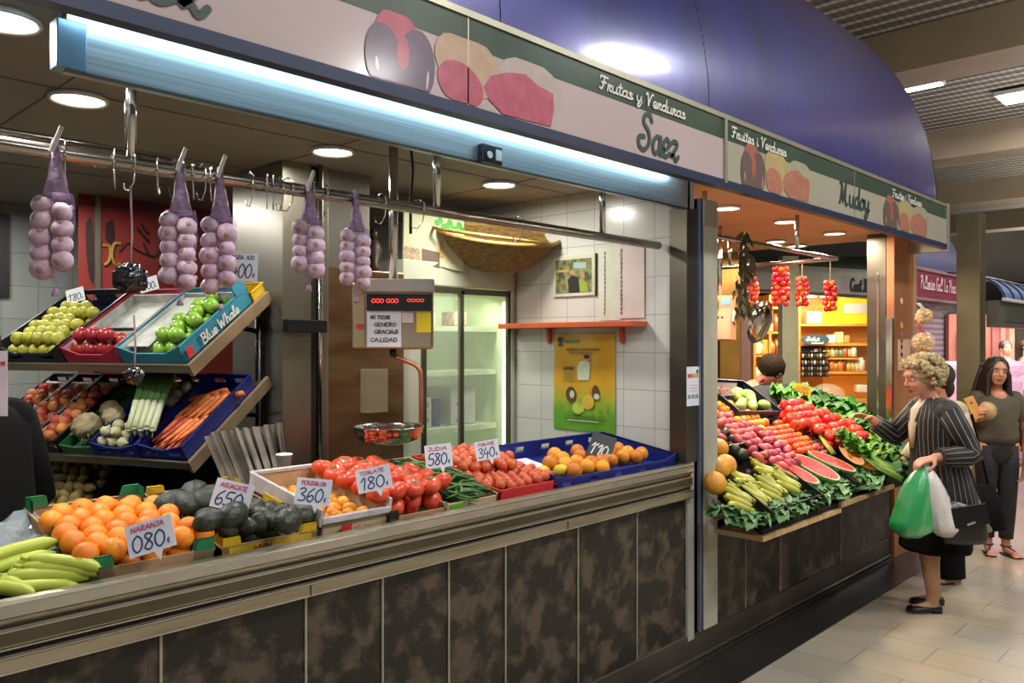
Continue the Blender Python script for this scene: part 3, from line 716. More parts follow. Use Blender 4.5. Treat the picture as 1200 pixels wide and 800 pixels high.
F = {
 'yapple': fruit('golden_apple', [mat('golden_apple', 'b3b03a', .38, 0, 'a0a233', 30, rnd=.12, sss=.1), STALK], .031, 'apple'),
 'rapple': fruit('red_apple', [mat('red_apple', '8a1722', .28, 0, 'a83038', 14, rnd=.2), STALK], .035, 'apple'),
 'gapple': fruit('green_apple', [mat('green_apple', '6b9a2a', .28, 0, '82aa3c', 14, rnd=.12), STALK], .034, 'apple'),
 'peach': fruit('peach', [mat('peach', 'd98a4e', .6, 0, 'b03f35', 11, rnd=.2, lo=.42, hi=.6), STALK], .027, 'apple'),
 'orange': fruit('orange', [mat('orange', 'ef8a1c', .42, 0, 'e57a12', 30, rnd=.1, bump=.25, bscale=220, sss=.1), STALK], .0345, 'orange'),
 'navel': fruit('navel_orange', [mat('navel_orange', 'e8941f', .42, 0, 'dd7d1c', 16, rnd=.25, bump=.25, bscale=220), STALK], .0375, 'orange'),
 'lemon': fruit('lemon', [mat('lemon', 'e0c22c', .42, 0, 'd1b025', 30, bump=.2, bscale=180)], .033, 'lemon'),
 'avocado': fruit('avocado', [mat('avocado', '23291f', .38, 0, '333a29', 60, bump=.35, bscale=130, rnd=.3), STALK], .036, 'avocado'),
 'melon': fruit('dark_melon', [mat('dark_melon', '1f271c', .5, 0, '151b14', 12, rnd=.15, bump=.3, bscale=60)], .07, 'melon'),
 'persim': fruit('persimmon', [mat('persimmon', 'e3942c', .35, 0, 'd98222', 14, rnd=.12), STALK], .026, 'persimmon'),
 'tomato': fruit('beef_tomato', [mat('beef_tomato', 'd2402a', .28, 0, 'd9583a', 9, rnd=.06, sss=.1), mat('calyx', '4d6b2d', .7)], .042, 'tomato'),
 'rtomato': fruit('ripe_tomato', [mat('ripe_tomato', 'dd2a1e', .22, 0, 'e0402c', 9, rnd=.12, sss=.1), mat('calyx2', '4d7b2d', .7)], .04, 'tomato'),
 'apricot': fruit('small_tomato', [mat('small_tomato', 'd0643a', .36, 0, 'bd4a30', 20, rnd=.08), STALK], .0245, 'round', 14, 9),
 'potato': fruit('potato', [mat('potato', '9c8a4e', .75, 0, '806f3f', 30, rnd=.15, bump=.2, bscale=60)], .029, 'potato'),
 'onion': fruit('pale_onion', [mat('pale_onion', 'c6c49a', .45, 0, 'b5b58a', 12, rnd=.12)], .026, 'onion'),
 'turnip': fruit('turnip', [mat('turnip', 'bdb8a4', .55, 0, '9c9484', 14, rnd=.15)], .03, 'potato'),
 'cherry': fruit('orange_tomato', [mat('cherry_t', 'ea5a1e', .22, 0, 'e8481c', 9, rnd=.2)], .026, 'round', 12, 8),
 'ytomato': fruit('yellow_fruit', [mat('ytomato', 'ee9a2a', .28, 0, 'ea8020', 9, rnd=.25)], .031, 'round', 12, 8),
 'pinkp': fruit('sweet_potato', [mat('pinkp', 'c4505a', .45, 0, 'b04450', 12, rnd=.25, bump=.2, bscale=50)], .03, 'melon', 12, 8),
 'cant': fruit('cantaloupe', [mat('cantal', 'dc9a2e', .5, 0, 'c98a2c', 20, bump=.4, bscale=60)], .085, 'round', 22, 14),
 'date': fruit('radish', [mat('radish', 'a8404a', .4, 0, '8c5a3c', 12, rnd=.3)], .02, 'potato', 10, 7),
}
def put(key, M, name, label, cat, group, parent=None):
    return inst(name, F[key], M, label, cat, group)
def fill_local(key, name, label, cat, group, W, x0, x1, y0, y1, r, z, layers=2, skip=.0, jit=.12, rise=None, rot=True):
    """loose hexagonal layers of fruit in the local frame W of a crate"""
    out = []
    for L in range(layers):
        zz = z + r + L * r * 1.62; off = (L % 2) * r
        y = y0 + r + off * .6; row = 0
        while y < y1 - r + 1e-4:
            x = x0 + r + off * .9 + (row % 2) * r
            while x < x1 - r + 1e-4:
                if random.random() > skip * (1 + L):
                    dz = rise(x, y) if rise else 0
                    p = V((x + random.uniform(-jit, jit) * r, y + random.uniform(-jit, jit) * r, zz + dz))
                    out.append(put(key, W @ T(p) @ (rrot() if rot else Matrix()), name, label, cat, group))
                x += 2.04 * r
            y += 1.78 * r; row += 1
    return out
# ------------------------------------------------------------------ price cards
CARDW = mat('card', 'dcdfe8', .45, 0, 'd0d4e0', 4)
def price_card(p, w, h, roll, digits, label, head='', tail=True, inkd=INKB, cardm=CARDW, yaw=0, tilt=.25, headc=INKR, dh=.5, name='price_card', group=None):
    """card facing the aisle; p = its centre"""
    B = frame(p, (.692, -.722, 0), (0, 0, 1))
    W = B @ RY(yaw) @ RX(-tilt) @ RZ(roll)
    t = thing(name, label, 'price tag', W, group)
    q = [(-w/2, -h/2), (w*.02, -h/2), (w*.12, -h/2 - (h*.3 if tail else 0)), (w*.2, -h/2), (w/2, -h/2), (w/2, h/2), (-w/2, h/2)]
    if not tail: q = [q[0], q[4], q[5], q[6]]
    MB().prism(q, .002, -.002).build('card', cardm, t)
    if digits:
        mb = MB(); write(mb, digits, -w*.42, -h*.38, h*dh, .11, w*.72, .1, .0008); write(mb, '€', w*.33, -h*.36, h*.16, .18, None, .1, .0008)
        mb.build('price_digits', inkd, t)
    if head: write(MB(), head, -w*.38, h*.24, h*.15, .2, w*.72, .1, .0008).build('heading', headc, t)
    return t

# ------------------------------------------------------------------ sloping rack
O = CAM + .85 * (V((1.74, 1.61, 1.65)) - CAM)
ex = V((.395, -.918, 0)).normalized(); nx = V((.918, .395, 0)).normalized()
TH = math.radians(33)
def rackM(z): return frame((O.x, O.y, z), ex, nx * math.cos(TH) + V((0, 0, math.sin(TH))))
RU, RM_, RL = rackM(1.562), rackM(1.165), rackM(.80)
t = thing('sloping_rack', 'steel display rack with three steep shelves for crates', 'rack', (0, 0, 0))
for W, x0, nm in ((RU, -1.12, 'shelf'), (RM_, -1.25, 'shelf'), (RL, -1.25, 'shelf')):
    s = MB().bx(x0, .0, .0, .57, -.03, -.004).build(nm, STEELD, t, .002, W)
    MB().bx(x0, .004, -.012, -.0, -.034, .004).build('front_lip', STEELH, s)
    MB().bx(-.006, .012, -.012, .60, -.05, .004).build('side_board', mat('tan_reflection_board', '9a8467', .4, .3, '7d6a52', 3), s)  # brown reflection is put into the steel side board's colour
mb = MB()
for x in (-1.1, -.08):
    a = RL @ V((x, .64, -.04)); b = RU @ V((x, .60, -.045)) + nx * .02; mb.tube([(b.x, b.y, 0), (b.x, b.y, b.z)], .018, 8)
    for W in (RU, RM_, RL):
        p = W @ V((x, .38, -.045)); q = V((b.x, b.y, (W @ V((x, .56, -.04))).z - .13)); mb.tube([q, p], .012, 6)
        p2 = W @ V((x, .56, -.04)); mb.tube([V((b.x, b.y, p2.z)), p2], .012, 6)
mb.build('leg', BLACK, t)
# upper shelf crates
crate('apple_crate', 'dark blue plastic crate of yellow green apples on the top shelf', NAVYP, RU @ T(-1.05, .0, 0), .38, .50, .095, 'fb', .05)
fill_local('yapple', 'golden_apple', 'yellow green apple in the dark blue crate on the top shelf', 'apple', 'yellow green apples in the navy crate', RU, -1.035, -.685, .012, .40, .031, .008, 2, .04)
crate('apple_crate', 'red cardboard crate lined with paper holding a few red apples', REDCARD, RU @ T(-.665, 0, 0), .31, .50, .085, None, .045, liner=(TISSUEW, .96))
MB().bx(-.655, -.37, .24, .47, .03, .034).xf(Matrix()).build('x', TISSUEW).name = 'crumpled_paper'
o = bpy.data.objects['crumpled_paper']; o.matrix_world = RU; tag(o, 'grey crumpled paper sheet above the red apples', 'paper')
fill_local('rapple', 'red_apple', 'shiny red apple in the red cardboard crate', 'apple', 'red apples in the red crate', RU, -.65, -.37, .015, .2, .035, .012, 1, .0)
fill_local('rapple', 'red_apple', 'shiny red apple in the red cardboard crate', 'apple', 'red apples in the red crate', RU, -.62, -.40, .03, .13, .035, .07, 1, .0)
t = crate('apple_crate', 'teal cardboard crate of bright green apples lettered along its side', TEALCARD, RU @ T(-.352, .004, 0), .335, .50, .085, None, .05, liner=(TISSUEW, .96))
fill_local('gapple', 'green_apple', 'bright green apple in the teal cardboard crate', 'apple', 'green apples in the teal crate', RU, -.2, -.012, .015, .46, .034, .012, 2, .02)
MB().bx(-.33, -.215, .04, .45, .06, .064).build('paper_flap', TISSUEW, None, 0, RU)
tag(bpy.data.objects['paper_flap'], 'white paper sheet folded over the left half of the green apple crate', 'paper')
write(MB(), 'Blue Whale', 0, 0, .045, .16, .27, .05).build('lettering', LETW, t, 0, Matrix(((0, 0, 1, .3455), (1, 0, 0, .12), (0, 1, 0, .018), (0, 0, 0, 1))))
MB().prism([(0, 0), (.06, 0), (.09, .05), (.05, .10), (-.01, .08)], .01).build('corner_flap', TEALCARD, t, 0, Matrix(((0, 0, 1, .333), (1, 0, 0, .41), (0, 1, 0, .08), (0, 0, 0, 1))))
MB().bx(.0, .003, .02, .06, .015, .055).build('red_logo', REDBOX, t, 0, T(.341, 0, 0))
crate('fruit_box', 'flat yellow wooden box tucked behind the teal crate', YELCARD, RU @ T(-.34, .505, -.0), .33, .10, .05, None, None, dips=False)
price_card(RU @ V((-.93, .40, .12)), .085, .07, .3, "1'80", 'small white price card at the back of the yellow apples', tail=False, inkd=INKK)
price_card(RU @ V((-.53, .47, .13)), .085, .07, .3, "2'00", 'small white price card above the red apples', tail=False, inkd=INKK)
# middle shelf
for i, x in enumerate((-1.2, -1.03, -.86)):
    lb = ('black fruit box of peaches at the far left of the middle shelf', 'middle one of the three black peach boxes', 'black peach box beside the knobbly celeriac')[i]
    crate('peach_box', lb, BLACKP, RM_ @ T(x, .0, 0), .16, .50, .075, 'fb', .07, liner=(PINKP, .9), dips=False)
    fill_local('peach', 'peach', ('orange red peach in the leftmost black box', 'orange red peach in the middle black box', 'orange red peach in the black box beside the leeks')[i], 'peach',
               ('peaches in the leftmost box', 'peaches in the middle box', 'peaches in the box beside the leeks')[i], RM_, x + .012, x + .148, .012, .43, .027, .045, 1, .0 if i != 1 else .3)
    fill_local('peach', 'peach', ('orange red peach in the leftmost black box', 'orange red peach in the middle black box', 'orange red peach in the black box beside the leeks')[i], 'peach',
               ('peaches in the leftmost box', 'peaches in the middle box', 'peaches in the box beside the leeks')[i], RM_, x + .012, x + .148, .012, .2 + .03 * i, .027, .02, 1, .0)
crate('green_crate', 'small green plastic crate under the celeriac', GREENP, RM_ @ T(-.69, 0, 0), .19, .42, .05, None, .04)
CEL = mat('celeriac', 'b3a582', .8, 0, '7f7356', 14, bump=.8, bscale=30)
for i, (x, y, r) in enumerate(((-.60, .10, .062), (-.53, .19, .05), (-.60, .24, .045))):
    mb = MB(); rnd = random.Random(i)
    mb.ell((0, 0, 0), (r, r, r * .85), 24, 16, None, 0, lambda th, ph: 1 + .07 * math.sin(7 * ph + 3 * th) * math.sin(th) + .05 * math.sin(11 * th + 2 * ph))
    for k in range(26):
        a = rnd.uniform(0, 6.28); b = rnd.uniform(1.6, 2.9); d = V((math.sin(b) * math.cos(a), math.sin(b) * math.sin(a), math.cos(b)))
        mb.tube([d * r * .8, d * r * 1.1, d * r * 1.2 + V((rnd.uniform(-.01, .01),) * 3)], [.007, .004, .002], 5)
    tag(mb.build('celeriac', CEL, None, 0, RM_ @ T(x, y, .02 + r)), ('large knobbly celeriac at the front of the green crate', 'celeriac root lying against the leek bunch', 'celeriac root half hidden behind the large one')[i], 'celeriac')
LEEKW = mat('leek_white', 'cfd6b8', .5, 0, 'b9c69a', 6, stretch=(1, 1, .3)); LEEKG = mat('leek_green', '5d8a44', .55, 0, '3e6a35', 6)
for i in range(5):
    mb = MB(); b0 = atd(151 + 7 * i, 503 - (i % 2) * 2, 3.42 - .02 * i); b2 = atd(160 + 7.5 * i, 470, 3.5); b3 = atd(170 + 8 * i, 438, 3.6)
    mb.tube([b0, b0.lerp(b2, .5), b2], [.0145, .0135, .0145], 10); mb.tube([b2, b2.lerp(b3, .5), b3], [.0145, .016, .02], 10, 1, flat=.5)
    mb.tube([b0, b0 - V((0, 0, .012))], [.0145, .006], 8)
    for k in range(4): mb.tube([b0 - V((0, 0, .01)), b0 - V((random.uniform(-.01, .01), random.uniform(-.01, .01), .035))], [.0015, .0008], 4)
    tag(mb.build('leek', [LEEKW, LEEKG]), 'white and green leek leaning up behind the celeriac', 'leek', 'leeks leaning on the middle shelf')
crate('blue_crate', 'dark blue plastic crate of pale onions and turnips on the middle shelf', BLUEP, RM_ @ T(-.50, 0, 0), .25, .51, .075, 'fb', .05)
fill_local('onion', 'pale_onion', 'pale round onion at the front of the blue crate', 'onion', 'pale onions in the blue crate', RM_, -.49, -.33, .012, .17, .026, .025, 2, .05)
fill_local('turnip', 'turnip', 'greyish white turnip at the back of the blue crate', 'turnip', 'turnips behind the onions', RM_, -.45, -.26, .28, .5, .03, .03, 2, .08)
crate('blue_crate', 'dark blue plastic crate full of carrots at the right end of the middle shelf', BLUEP, RM_ @ T(-.245, .006, 0), .235, .51, .075, 'fb', .05)
CAR = mat('carrot', 'dd6a3c', .45, 0, 'b8512a', 20, rnd=.3, stretch=(1, 1, 6))
car = MB().tube([(0, 0, -.085), (0, .003, -.05), (0, .004, 0), (0, .002, .05), (0, 0, .08), (0, 0, .088)], [.002, .008, .012, .0145, .015, .006], 10).mesh('carrot', [CAR])
for row, (y0, n) in enumerate(((.10, 6), (.13, 5), (.24, 6), (.28, 5), (.38, 5))):
    for i in range(n):
        x = -.205 + .16 * (i + .5) / n; z = .03 + (.026 if row % 2 else 0) + (.02 if row == 4 else 0)
        a = random.uniform(-.1, .1) + (.22 if row < 4 else 1.3)
        inst('carrot', car, RM_ @ T(x, y0 + random.uniform(-.015, .015), z) @ RZ(-a) @ RX(-PI / 2), 'orange carrot lying in the right hand blue crate', 'carrot', 'carrots in the blue crate')
price_card(RM_ @ V((-.30, .17, .12)), .09, .085, -.45, "1'20", 'white price card between the onions and the carrots', 'Carrota', tail=False)
# lower shelf
crate('potato_crate', 'black crate of potatoes low behind the oranges', BLACKP, RL @ T(-1.15, .03, 0), .55, .50, .10, 'fb', .08, dips=False)
fill_local('potato', 'potato', 'yellow brown potato in the low black crate', 'potato', 'potatoes in the low crate', RL, -1.13, -.63, .05, .5, .029, .03, 2, .06)
price_card(RL @ V((-1.03, .40, .17)), .085, .095, .25, "0'90", 'white price card stuck in the potatoes', '', tail=False)
crate('potato_crate', 'empty looking dark crate beside the potatoes under the middle shelf', BLACKP, RL @ T(-.58, .03, 0), .54, .50, .10, 'fb', .08, dips=False)
# stacked paper sheets and cup right of the rack
GREYP = mat('grey_paper', '7d7468', .8, 0, '554e46', 8, bump=.5, bscale=10)
for i in range(7):
    p = atd(262 + 11 * i, 545 - 2 * i, 3.0 + .05 * i); a = .55 - .05 * i
    B = frame(p, (.692, -.722, 0), (0, 0, 1)) @ RZ(a) @ RX(-.3)
    mb = MB(); n = 8
    q = [V((-.03 + .06 * k / n, 0, .012 * math.sin(k * 1.7 + i))) for k in range(n + 1)]
    vs = [v + V((0, -.16, 0)) for v in q] + [v + V((.012 * math.sin(i + 1), .13, .01)) for v in q]
    mb.add(vs, [(k, k + 1, n + 2 + k, n + 1 + k) for k in range(n)]); mb.add([v + V((0, 0, -.006)) for v in vs], [(k, n + 1 + k, n + 2 + k, k + 1) for k in range(n)])
    tag(mb.build('wrapping_paper', GREYP, None, 0, B), 'folded grey wrapping paper sheet leaning beside the rack', 'paper', 'grey wrapping sheets beside the rack')
p = atd(333, 548, 3.15); thing1('paper_cup', 'white paper cup behind the wrapping sheets', 'cup', MB().lathe([(.022, -.05), (.03, .05), (.033, .05), (.031, .055), (.028, .05), (.021, -.045), (0, -.045)], 18, p), WHITE)

# red banner behind the rack
REDB = mat('red_banner', '8e2f2b', .45, 0, '7c2723', 3)
pa = onY(92, 300, 2.75); pb = onY(283, 300, 2.75)
t = thing('pepper_banner', 'large red banner printed with peppers standing behind the rack', 'banner', (0, 2.75, 0))
x0, x1 = pa.x, pb.x + .1; zt = onY(150, 226, 2.75).z
MB().bx(x0, x1, 0, .01, .9, zt).build('red_sheet', REDB, t)
DRK = mat('banner_dark', '2c1614', .5); GLD = mat('banner_gold', '9a7a30', .5); STM = mat('banner_stem', '4d5340', .5)
def bpt(u, v): q = onY(u, v, 2.745); return (q.x, q.z)
def leafshape(pts, m, nm, off=0):
    q = [bpt(*p) for p in smoothline(pts + [pts[0]], 4)[:-1]]
    MB().add([V((a, -.004 - off, b)) for a, b in q], [tuple(range(len(q)))]).build(nm, m, t)
leafshape([(101, 262), (107, 255), (111, 285), (112, 330), (105, 325), (101, 290)], DRK, 'printed_pepper')
leafshape([(124, 262), (132, 258), (135, 275), (131, 286), (124, 280)], DRK, 'printed_pepper')
leafshape([(174, 232), (180, 226), (184, 232), (181, 244), (175, 244)], STM, 'printed_stem')
leafshape([(243, 290), (249, 288), (250, 315), (244, 332), (238, 322), (240, 300)], DRK, 'printed_pepper')
for pts in ([(165, 262), (170, 270), (175, 275)], [(160, 266), (175, 285)], [(192, 250), (190, 275), (184, 298), (176, 300), (168, 285)], [(186, 312), (194, 306)], [(140, 295), (150, 285), (158, 292), (170, 298), (180, 300)]):
    L = smoothline([bpt(*p) for p in pts], 4); MB().tube([V((a, -.005, b)) for a, b in L], .006, 5).build('printed_line', DRK, t)
for pts in ([(121, 287), (129, 290), (128, 305), (122, 311)], [(142, 286), (134, 286), (131, 300), (135, 310), (141, 309)], [(240, 300), (246, 298), (243, 325)]):
    L = smoothline([bpt(*p) for p in pts], 5); MB().tube([V((a, -.006, b)) for a, b in L], .011, 5).build('gold_letter', GLD, t)
MB().bx(bpt(113, 300)[0] - .015, bpt(113, 300)[0] + .015, -.03, -.01, .9, zt + .05).build('support_pole', STEEL, t)
thing1('dark_shutter_strip', 'dark window slot in the tiled wall at the far left', 'panel', MB().bx(onY(-30, 300, 3.38).x, onY(11, 300, 3.38).x, 3.375, 3.395, onY(5, 348, 3.38).z, onY(5, 250, 3.38).z), BLACK)

# ------------------------------------------------------------------ garlic strings
GARM = mat('garlic_skin', 'cbb2bd', .5, 0, 'b58fa6', 9, stretch=(6, 6, 1), sss=.15)
GTIP = mat('garlic_root', 'a08270', .8)
NET = mat('purple_net', 'a077ab', .5, 0, 'b18abb', 90, alpha=.22)
NETT = mat('purple_net_dense', '8f6c96', .6, 0, 'b59ab6', 60, bump=.5, bscale=80)
gb = MB(); gr = .0285
gb.lathe([(.001, -gr * .78), (gr * .55, -gr * .74), (gr * .95, -gr * .3), (gr, .05 * gr), (gr * .8, gr * .5), (gr * .42, gr * .8), (gr * .24, gr * .98), (gr * .2, gr * 1.25), (.001, gr * 1.28)], 24, fn=lambda a, z: 1 + .05 * abs(math.sin(4.5 * a)))
gb.ell((0, 0, -gr * .78), (gr * .3, gr * .3, gr * .1), 10, 6, None, 1)
GB = gb.mesh('bulb', [GARM, GTIP])
def garlic(u, v0, v1, n, label, tape=True, swing=0):
    p = onY(u, 300, .13); d = (p - CAM).dot(V((.722, .692, 0))); k = d / 950
    top = 2.155; zt = CAM.z + (402 - v0) * k; zb = CAM.z + (402 - v1) * k
    t = thing('garlic_string', label, 'garlic', (p.x, .13, top))
    H = top - zb; net0 = .34 * H
    # neck
    MB().loft([((0, 0, .028), (.008, 0, 0), (0, .008, 0)), ((0, 0, -.03), (.014, 0, 0), (0, .009, 0)), ((.003, 0, -net0 * .6), (.022, 0, 0), (0, .016, 0)), ((0, 0, -net0), (.034, 0, 0), (0, .026, 0))], 14,
              wob=lambda j, a: 1 + .12 * math.sin(5 * a + j)).build('net_neck', NETT, t)
    rg = []; m = 9
    for j in range(m + 1):
        z = -net0 + .01 - (H - net0) * j / m; w = .046 * math.sin(PI * (.32 + .62 * j / m)) + .004
        if j == m: w = .004
        rg.append(((.003 * math.sin(j), 0, z), (w * .69, -w * .72, 0), (w * .4, w * .4, 0)))
    MB().loft(rg, 18, wob=lambda j, a: 1 + .05 * math.sin(4 * a + 2 * j)).build('net_bag', NET, t)
    MB().loft([((0, 0, -H), (.006, 0, 0), (0, .006, 0)), ((0, 0, -H - .02), (.011, 0, 0), (0, .008, 0))], 10).build('net_knot', NETT, t)
    step = (H - net0 - .05) / (n / 2)
    for i in range(n):
        s = 1 if i % 2 else -1; z = -net0 - .02 - step * (i / 2)
        Rr = Matrix.Rotation(random.uniform(-.35, .35) + .722, 4, 'Z') @ RX(PI / 2 + random.uniform(-.45, .5)) @ RZ(random.uniform(0, 3))
        inst('bulb', GB, T(s * .026 * .69 - .012, -s * .026 * .72 - .014, z) @ RZ(PI / 2 * 0) @ Matrix.Rotation(-.76 + random.uniform(-.5, .5), 4, 'Z') @ RX(-PI / 2 + random.uniform(-.9, .7)) @ RY(random.uniform(-.3, .3)) @ Matrix.Scale(random.uniform(.88, 1.08), 4), parent=t)
    if tape: MB().box((0, -.01, .03), (.012, .003, .075), (0, .35, 0)).build('white_tie', WHITE, t)
    return t
garlic(65, 168, 338, 9, 'leftmost purple net of garlic bulbs tied with white tape')
garlic(211, 215, 350, 10, 'garlic net in front of the red banner, beside the black bag')
garlic(258, 225, 356, 9, 'garlic net beside the 400 price card above the green apples')
garlic(362, 230, 334, 8, 'garlic net hanging in front of the steel column')
garlic(417, 236, 348, 10, 'rightmost garlic net, hanging just left of the scale', False)
# 400 card hung from the rail
q = onY(285, 313, .10)
price_card(q, .088, .085, -.05, '400', 'white card reading 400 hanging beside the garlic nets', '', tail=False, inkd=mat('ink_grey', '5a5f66', .6), tilt=0)
write(MB(), 'ROSA  AJO', -.036, .024, .012, .16, .07, .0, .0012).build('heading', INKK, bpy.data.objects['price_card.004'] if 'price_card.004' in bpy.data.objects else None)
# black knotted bag on a string
def blackbag(p, r, label, string_to=None):
    t = thing('knotted_bag', label, 'bag', p)
    mb = MB(); rn = random.Random(int(r * 1000))
    ph = [rn.uniform(0, 6) for _ in range(6)]
    mb.ell((0, 0, 0), (r, r, r * .95), 26, 18, None, 0, lambda a, b: 1 + .16 * math.sin(4 * b + 3 * a + ph[0]) * math.sin(a) + .1 * math.sin(7 * a + ph[1] + 2 * b) + .06 * math.sin(9 * b + ph[2]))
    mb.build('bag_body', mat('bag_black', '0d0d0f', .22, spec=.8), t)
    if string_to: MB().tube([(0, 0, r * .7), (.004, 0, string_to * .5), (0, 0, string_to)], .0028, 6).build('string', mat('string', 'b5989a', .7), t)
q = onY(153, 326, .13); blackbag(q, .042, 'crumpled black plastic bag hanging on a string from the rail', 2.09 - q.z)
q = onY(157, 440, .13); blackbag(q, .024, 'small black plastic bundle at the end of a white string', .17)

# ------------------------------------------------------------------ hanging scale
q = onY(461, 370, .5); sc = frame(q, (.75, -.66, 0), (0, 0, 1))
SCALEM = mat('scale_steel', 'b0a184', .25, .8, '8f8062', 4)
t = thing('hanging_scale', 'hanging electronic scale with red display and round steel pan', 'scale', sc)
w, h = .335, .28
MB().bx(-w/2, w/2, -h/2, h/2, -.06, .05).build('housing', SCALEM, t, .012)
MB().bx(-w/2 + .04, w/2 + .004, h/2 - .045, h/2 + .01, -.065, .075).build('top_visor', mat('visor', 'b7b2a8', .3, .4), t, .006)
MB().bx(-.105, w/2 - .006, .02, h/2 - .052, .05, .062).build('display', mat('display', '161416', .2), t, .003)
mb = MB(); write(mb, '000 000', -.085, .052, .016, .22, .11, 0, .0635); write(mb, '0000', .06, .056, .012, .22, .07, 0, .0635)
mb.build('red_digits', emis('red_led', 'ff3b30', 1.6), t)
MB().bx(-.105, .035, -.13, .017, .05, .0525).build('note_sheet', PAPER, t)
mb = MB()
for s, y, ww in (('NO TOCAR', -.015, .08), ('GENERO', -.045, .09), ('GRACIAS', -.075, .1), ('CALIDAD', -.108, .11)): write(mb, s, -.09 if y > -.03 or y < -.1 else -.075, y, .015, .22, ww, 0, .0532)
mb.build('note_writing', INKK, t)
MB().bx(.098, w/2 - .01, -.07, .015, .05, .053).build('yellow_sticker', mat('ysticker', 'd6bf22', .5), t)
MB().bx(.038, .085, -.03, .012, .05, .0525).build('white_sticker', PINKP, t)
MB().bx(-.16, -.115, -.13, .08, .05, .058).build('clear_sleeve', mat('sleeve', 'c9b48c', .2, .3, alpha=.6), t)
MB().bx(-.145, -.12, -.055, -.035, .058, .061).build('red_sticker', REDBOX, t)
MB().cyl((.0, h/2, 0), (.0, 2.5 - q.z, 0), .019).build('pole', CHROME, t) if False else MB().cyl((-.0, h/2, 0), (0, 2.5 - q.z - .001, 0), .019).build('pole', CHROME, t)
COPSHEEN = mat('pipe_copper_sheen', 'c07a5c', .3, .6)  # copper reflection is put into the arm's base colour
MB().tube([(.0, -h/2, 0), (.0, -h/2 - .03, 0)], .016, 12).build('swivel', BLACK, t)
MB().tube([(.0, -h/2 - .025, 0), (.03, -h/2 - .04, 0), (.09, -h/2 - .065, 0), (.112, -h/2 - .09, 0), (.115, -h/2 - .13, 0), (.115, -h/2 - .31, 0)], .0095, 12).build('hanger_arm', COPSHEEN, t)
pz = -h/2 - .325
MB().lathe([(0, -.07), (.08, -.068), (.125, -.05), (.142, -.02), (.145, .0), (.15, .003), (.147, .006), (.14, -.003), (.12, -.045), (.08, -.06), (0, -.062)], 36).build('weighing_pan', CHROME, t, 0, T(-.02, pz, 0) @ RX(-PI / 2))

# ------------------------------------------------------------------ fridge
FRW = mat('fridge_white', 'bfc2ac', .4, 0, 'b2b59e', 2)
FRI = mat('fridge_inside', 'cfdcb4', .5, emit='d6e6b8', es=.12)  # fridge light is put into the inner walls as a faint glow
x0, x1, y0 = 2.72, 3.585, 1.2
t = thing('glass_door_fridge', 'white framed fridge with sliding glass doors beside the tiled wall', 'fridge', (0, 0, 0))
MB().bx(x0, x1, y0, y0 + .6, 1.97, 2.10).bx(x0, x0 + .12, y0, y0 + .6, 0, 1.97).bx(x1 - .03, x1, y0, y0 + .6, 0, 1.97).bx(x0, x1, y0, y0 + .6, 0, .9).build('cabinet', FRW, t, .004)
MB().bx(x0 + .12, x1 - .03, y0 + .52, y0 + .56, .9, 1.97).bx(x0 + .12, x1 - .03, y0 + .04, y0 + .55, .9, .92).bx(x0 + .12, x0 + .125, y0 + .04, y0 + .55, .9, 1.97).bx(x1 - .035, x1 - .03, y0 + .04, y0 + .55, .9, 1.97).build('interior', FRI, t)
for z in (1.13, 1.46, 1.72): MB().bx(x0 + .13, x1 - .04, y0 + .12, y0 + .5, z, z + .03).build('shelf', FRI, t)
GRT = mat('seal_dark', '3a3d38', .5)
for a, b, dy in ((x0 + .13, x0 + .43, .0), (x0 + .42, x1 - .03, .02)):
    d = MB().bx(a, a + .022, y0 - .012 + dy, y0 + .01 + dy, .9, 1.95).bx(b - .022, b, y0 - .012 + dy, y0 + .01 + dy, .9, 1.95).bx(a, b, y0 - .012 + dy, y0 + .01 + dy, 1.93, 1.965).bx(a, b, y0 - .012 + dy, y0 + .01 + dy, .9, .92).build('sliding_door', STEELD, t)
    MB().bx(a + .02, b - .02, y0 - .001 + dy, y0 + .003 + dy, .92, 1.94).build('glass_pane', GLASS, d)
MB().bx(x1 - .05, x1 - .042, y0 + .05, y0 + .06, .95, 1.9).build('light_tube', emis('fridge_tube', 'f4ffe2', 5), t)
area('fridge_lamp', (x0 + .5, y0 + .1, 1.9), .5, 4, (.93, 1, .8), (.35, 0, 0), .08)
BOXP = mat('box_print', 'c9d3b0', .6)
for i, (x, z, w_, h_, lb) in enumerate(((x0 + .15, 1.165, .2, .085, 'pale lettered carton on the fridge shelf, lower of two'), (x0 + .15, 1.252, .2, .085, 'pale lettered carton on the fridge shelf, upper of two'), (x0 + .5, 1.165, .2, .22, 'plain white carton standing in the fridge'), (x0 + .38, 1.165, .035, .16, 'narrow blue carton in the fridge'))):
    q = thing('carton', lb, 'carton', (x, y0 + .18, z)); MB().bx(0, w_, 0, .25, 0, h_).build('box', (BOXP, BOXP, WHITE, BLUEP)[i], q, .002)
    if i < 2: write(MB(), 'Summertal', 0, 0, .026, .16, .16, 0).build('lettering', mat('ink_tan%d' % i, '8d7a4a', .6), q, 0, Matrix(((1, 0, 0, .02), (0, 0, -1, -.0015), (0, 1, 0, .03), (0, 0, 0, 1))))
    if i == 2: MB().bx(.04, .1, -.001, 0, .12, .126).bx(.04, .1, -.001, 0, .02, .026).build('slot', INKK, q)
for i, x in enumerate((x0 + .3, x0 + .55)):
    thing1('jar_pack', ('dark jar pack on the top fridge shelf, left door', 'reddish jar pack on the top fridge shelf, right door')[i], 'package', MB().bx(x, x + .1, y0 + .2, y0 + .32, 1.755, 1.84), mat('pack%d' % i, ('4d4a3a', '7d4a3a')[i], .6, 0, '8a8a6a', 30), .004)

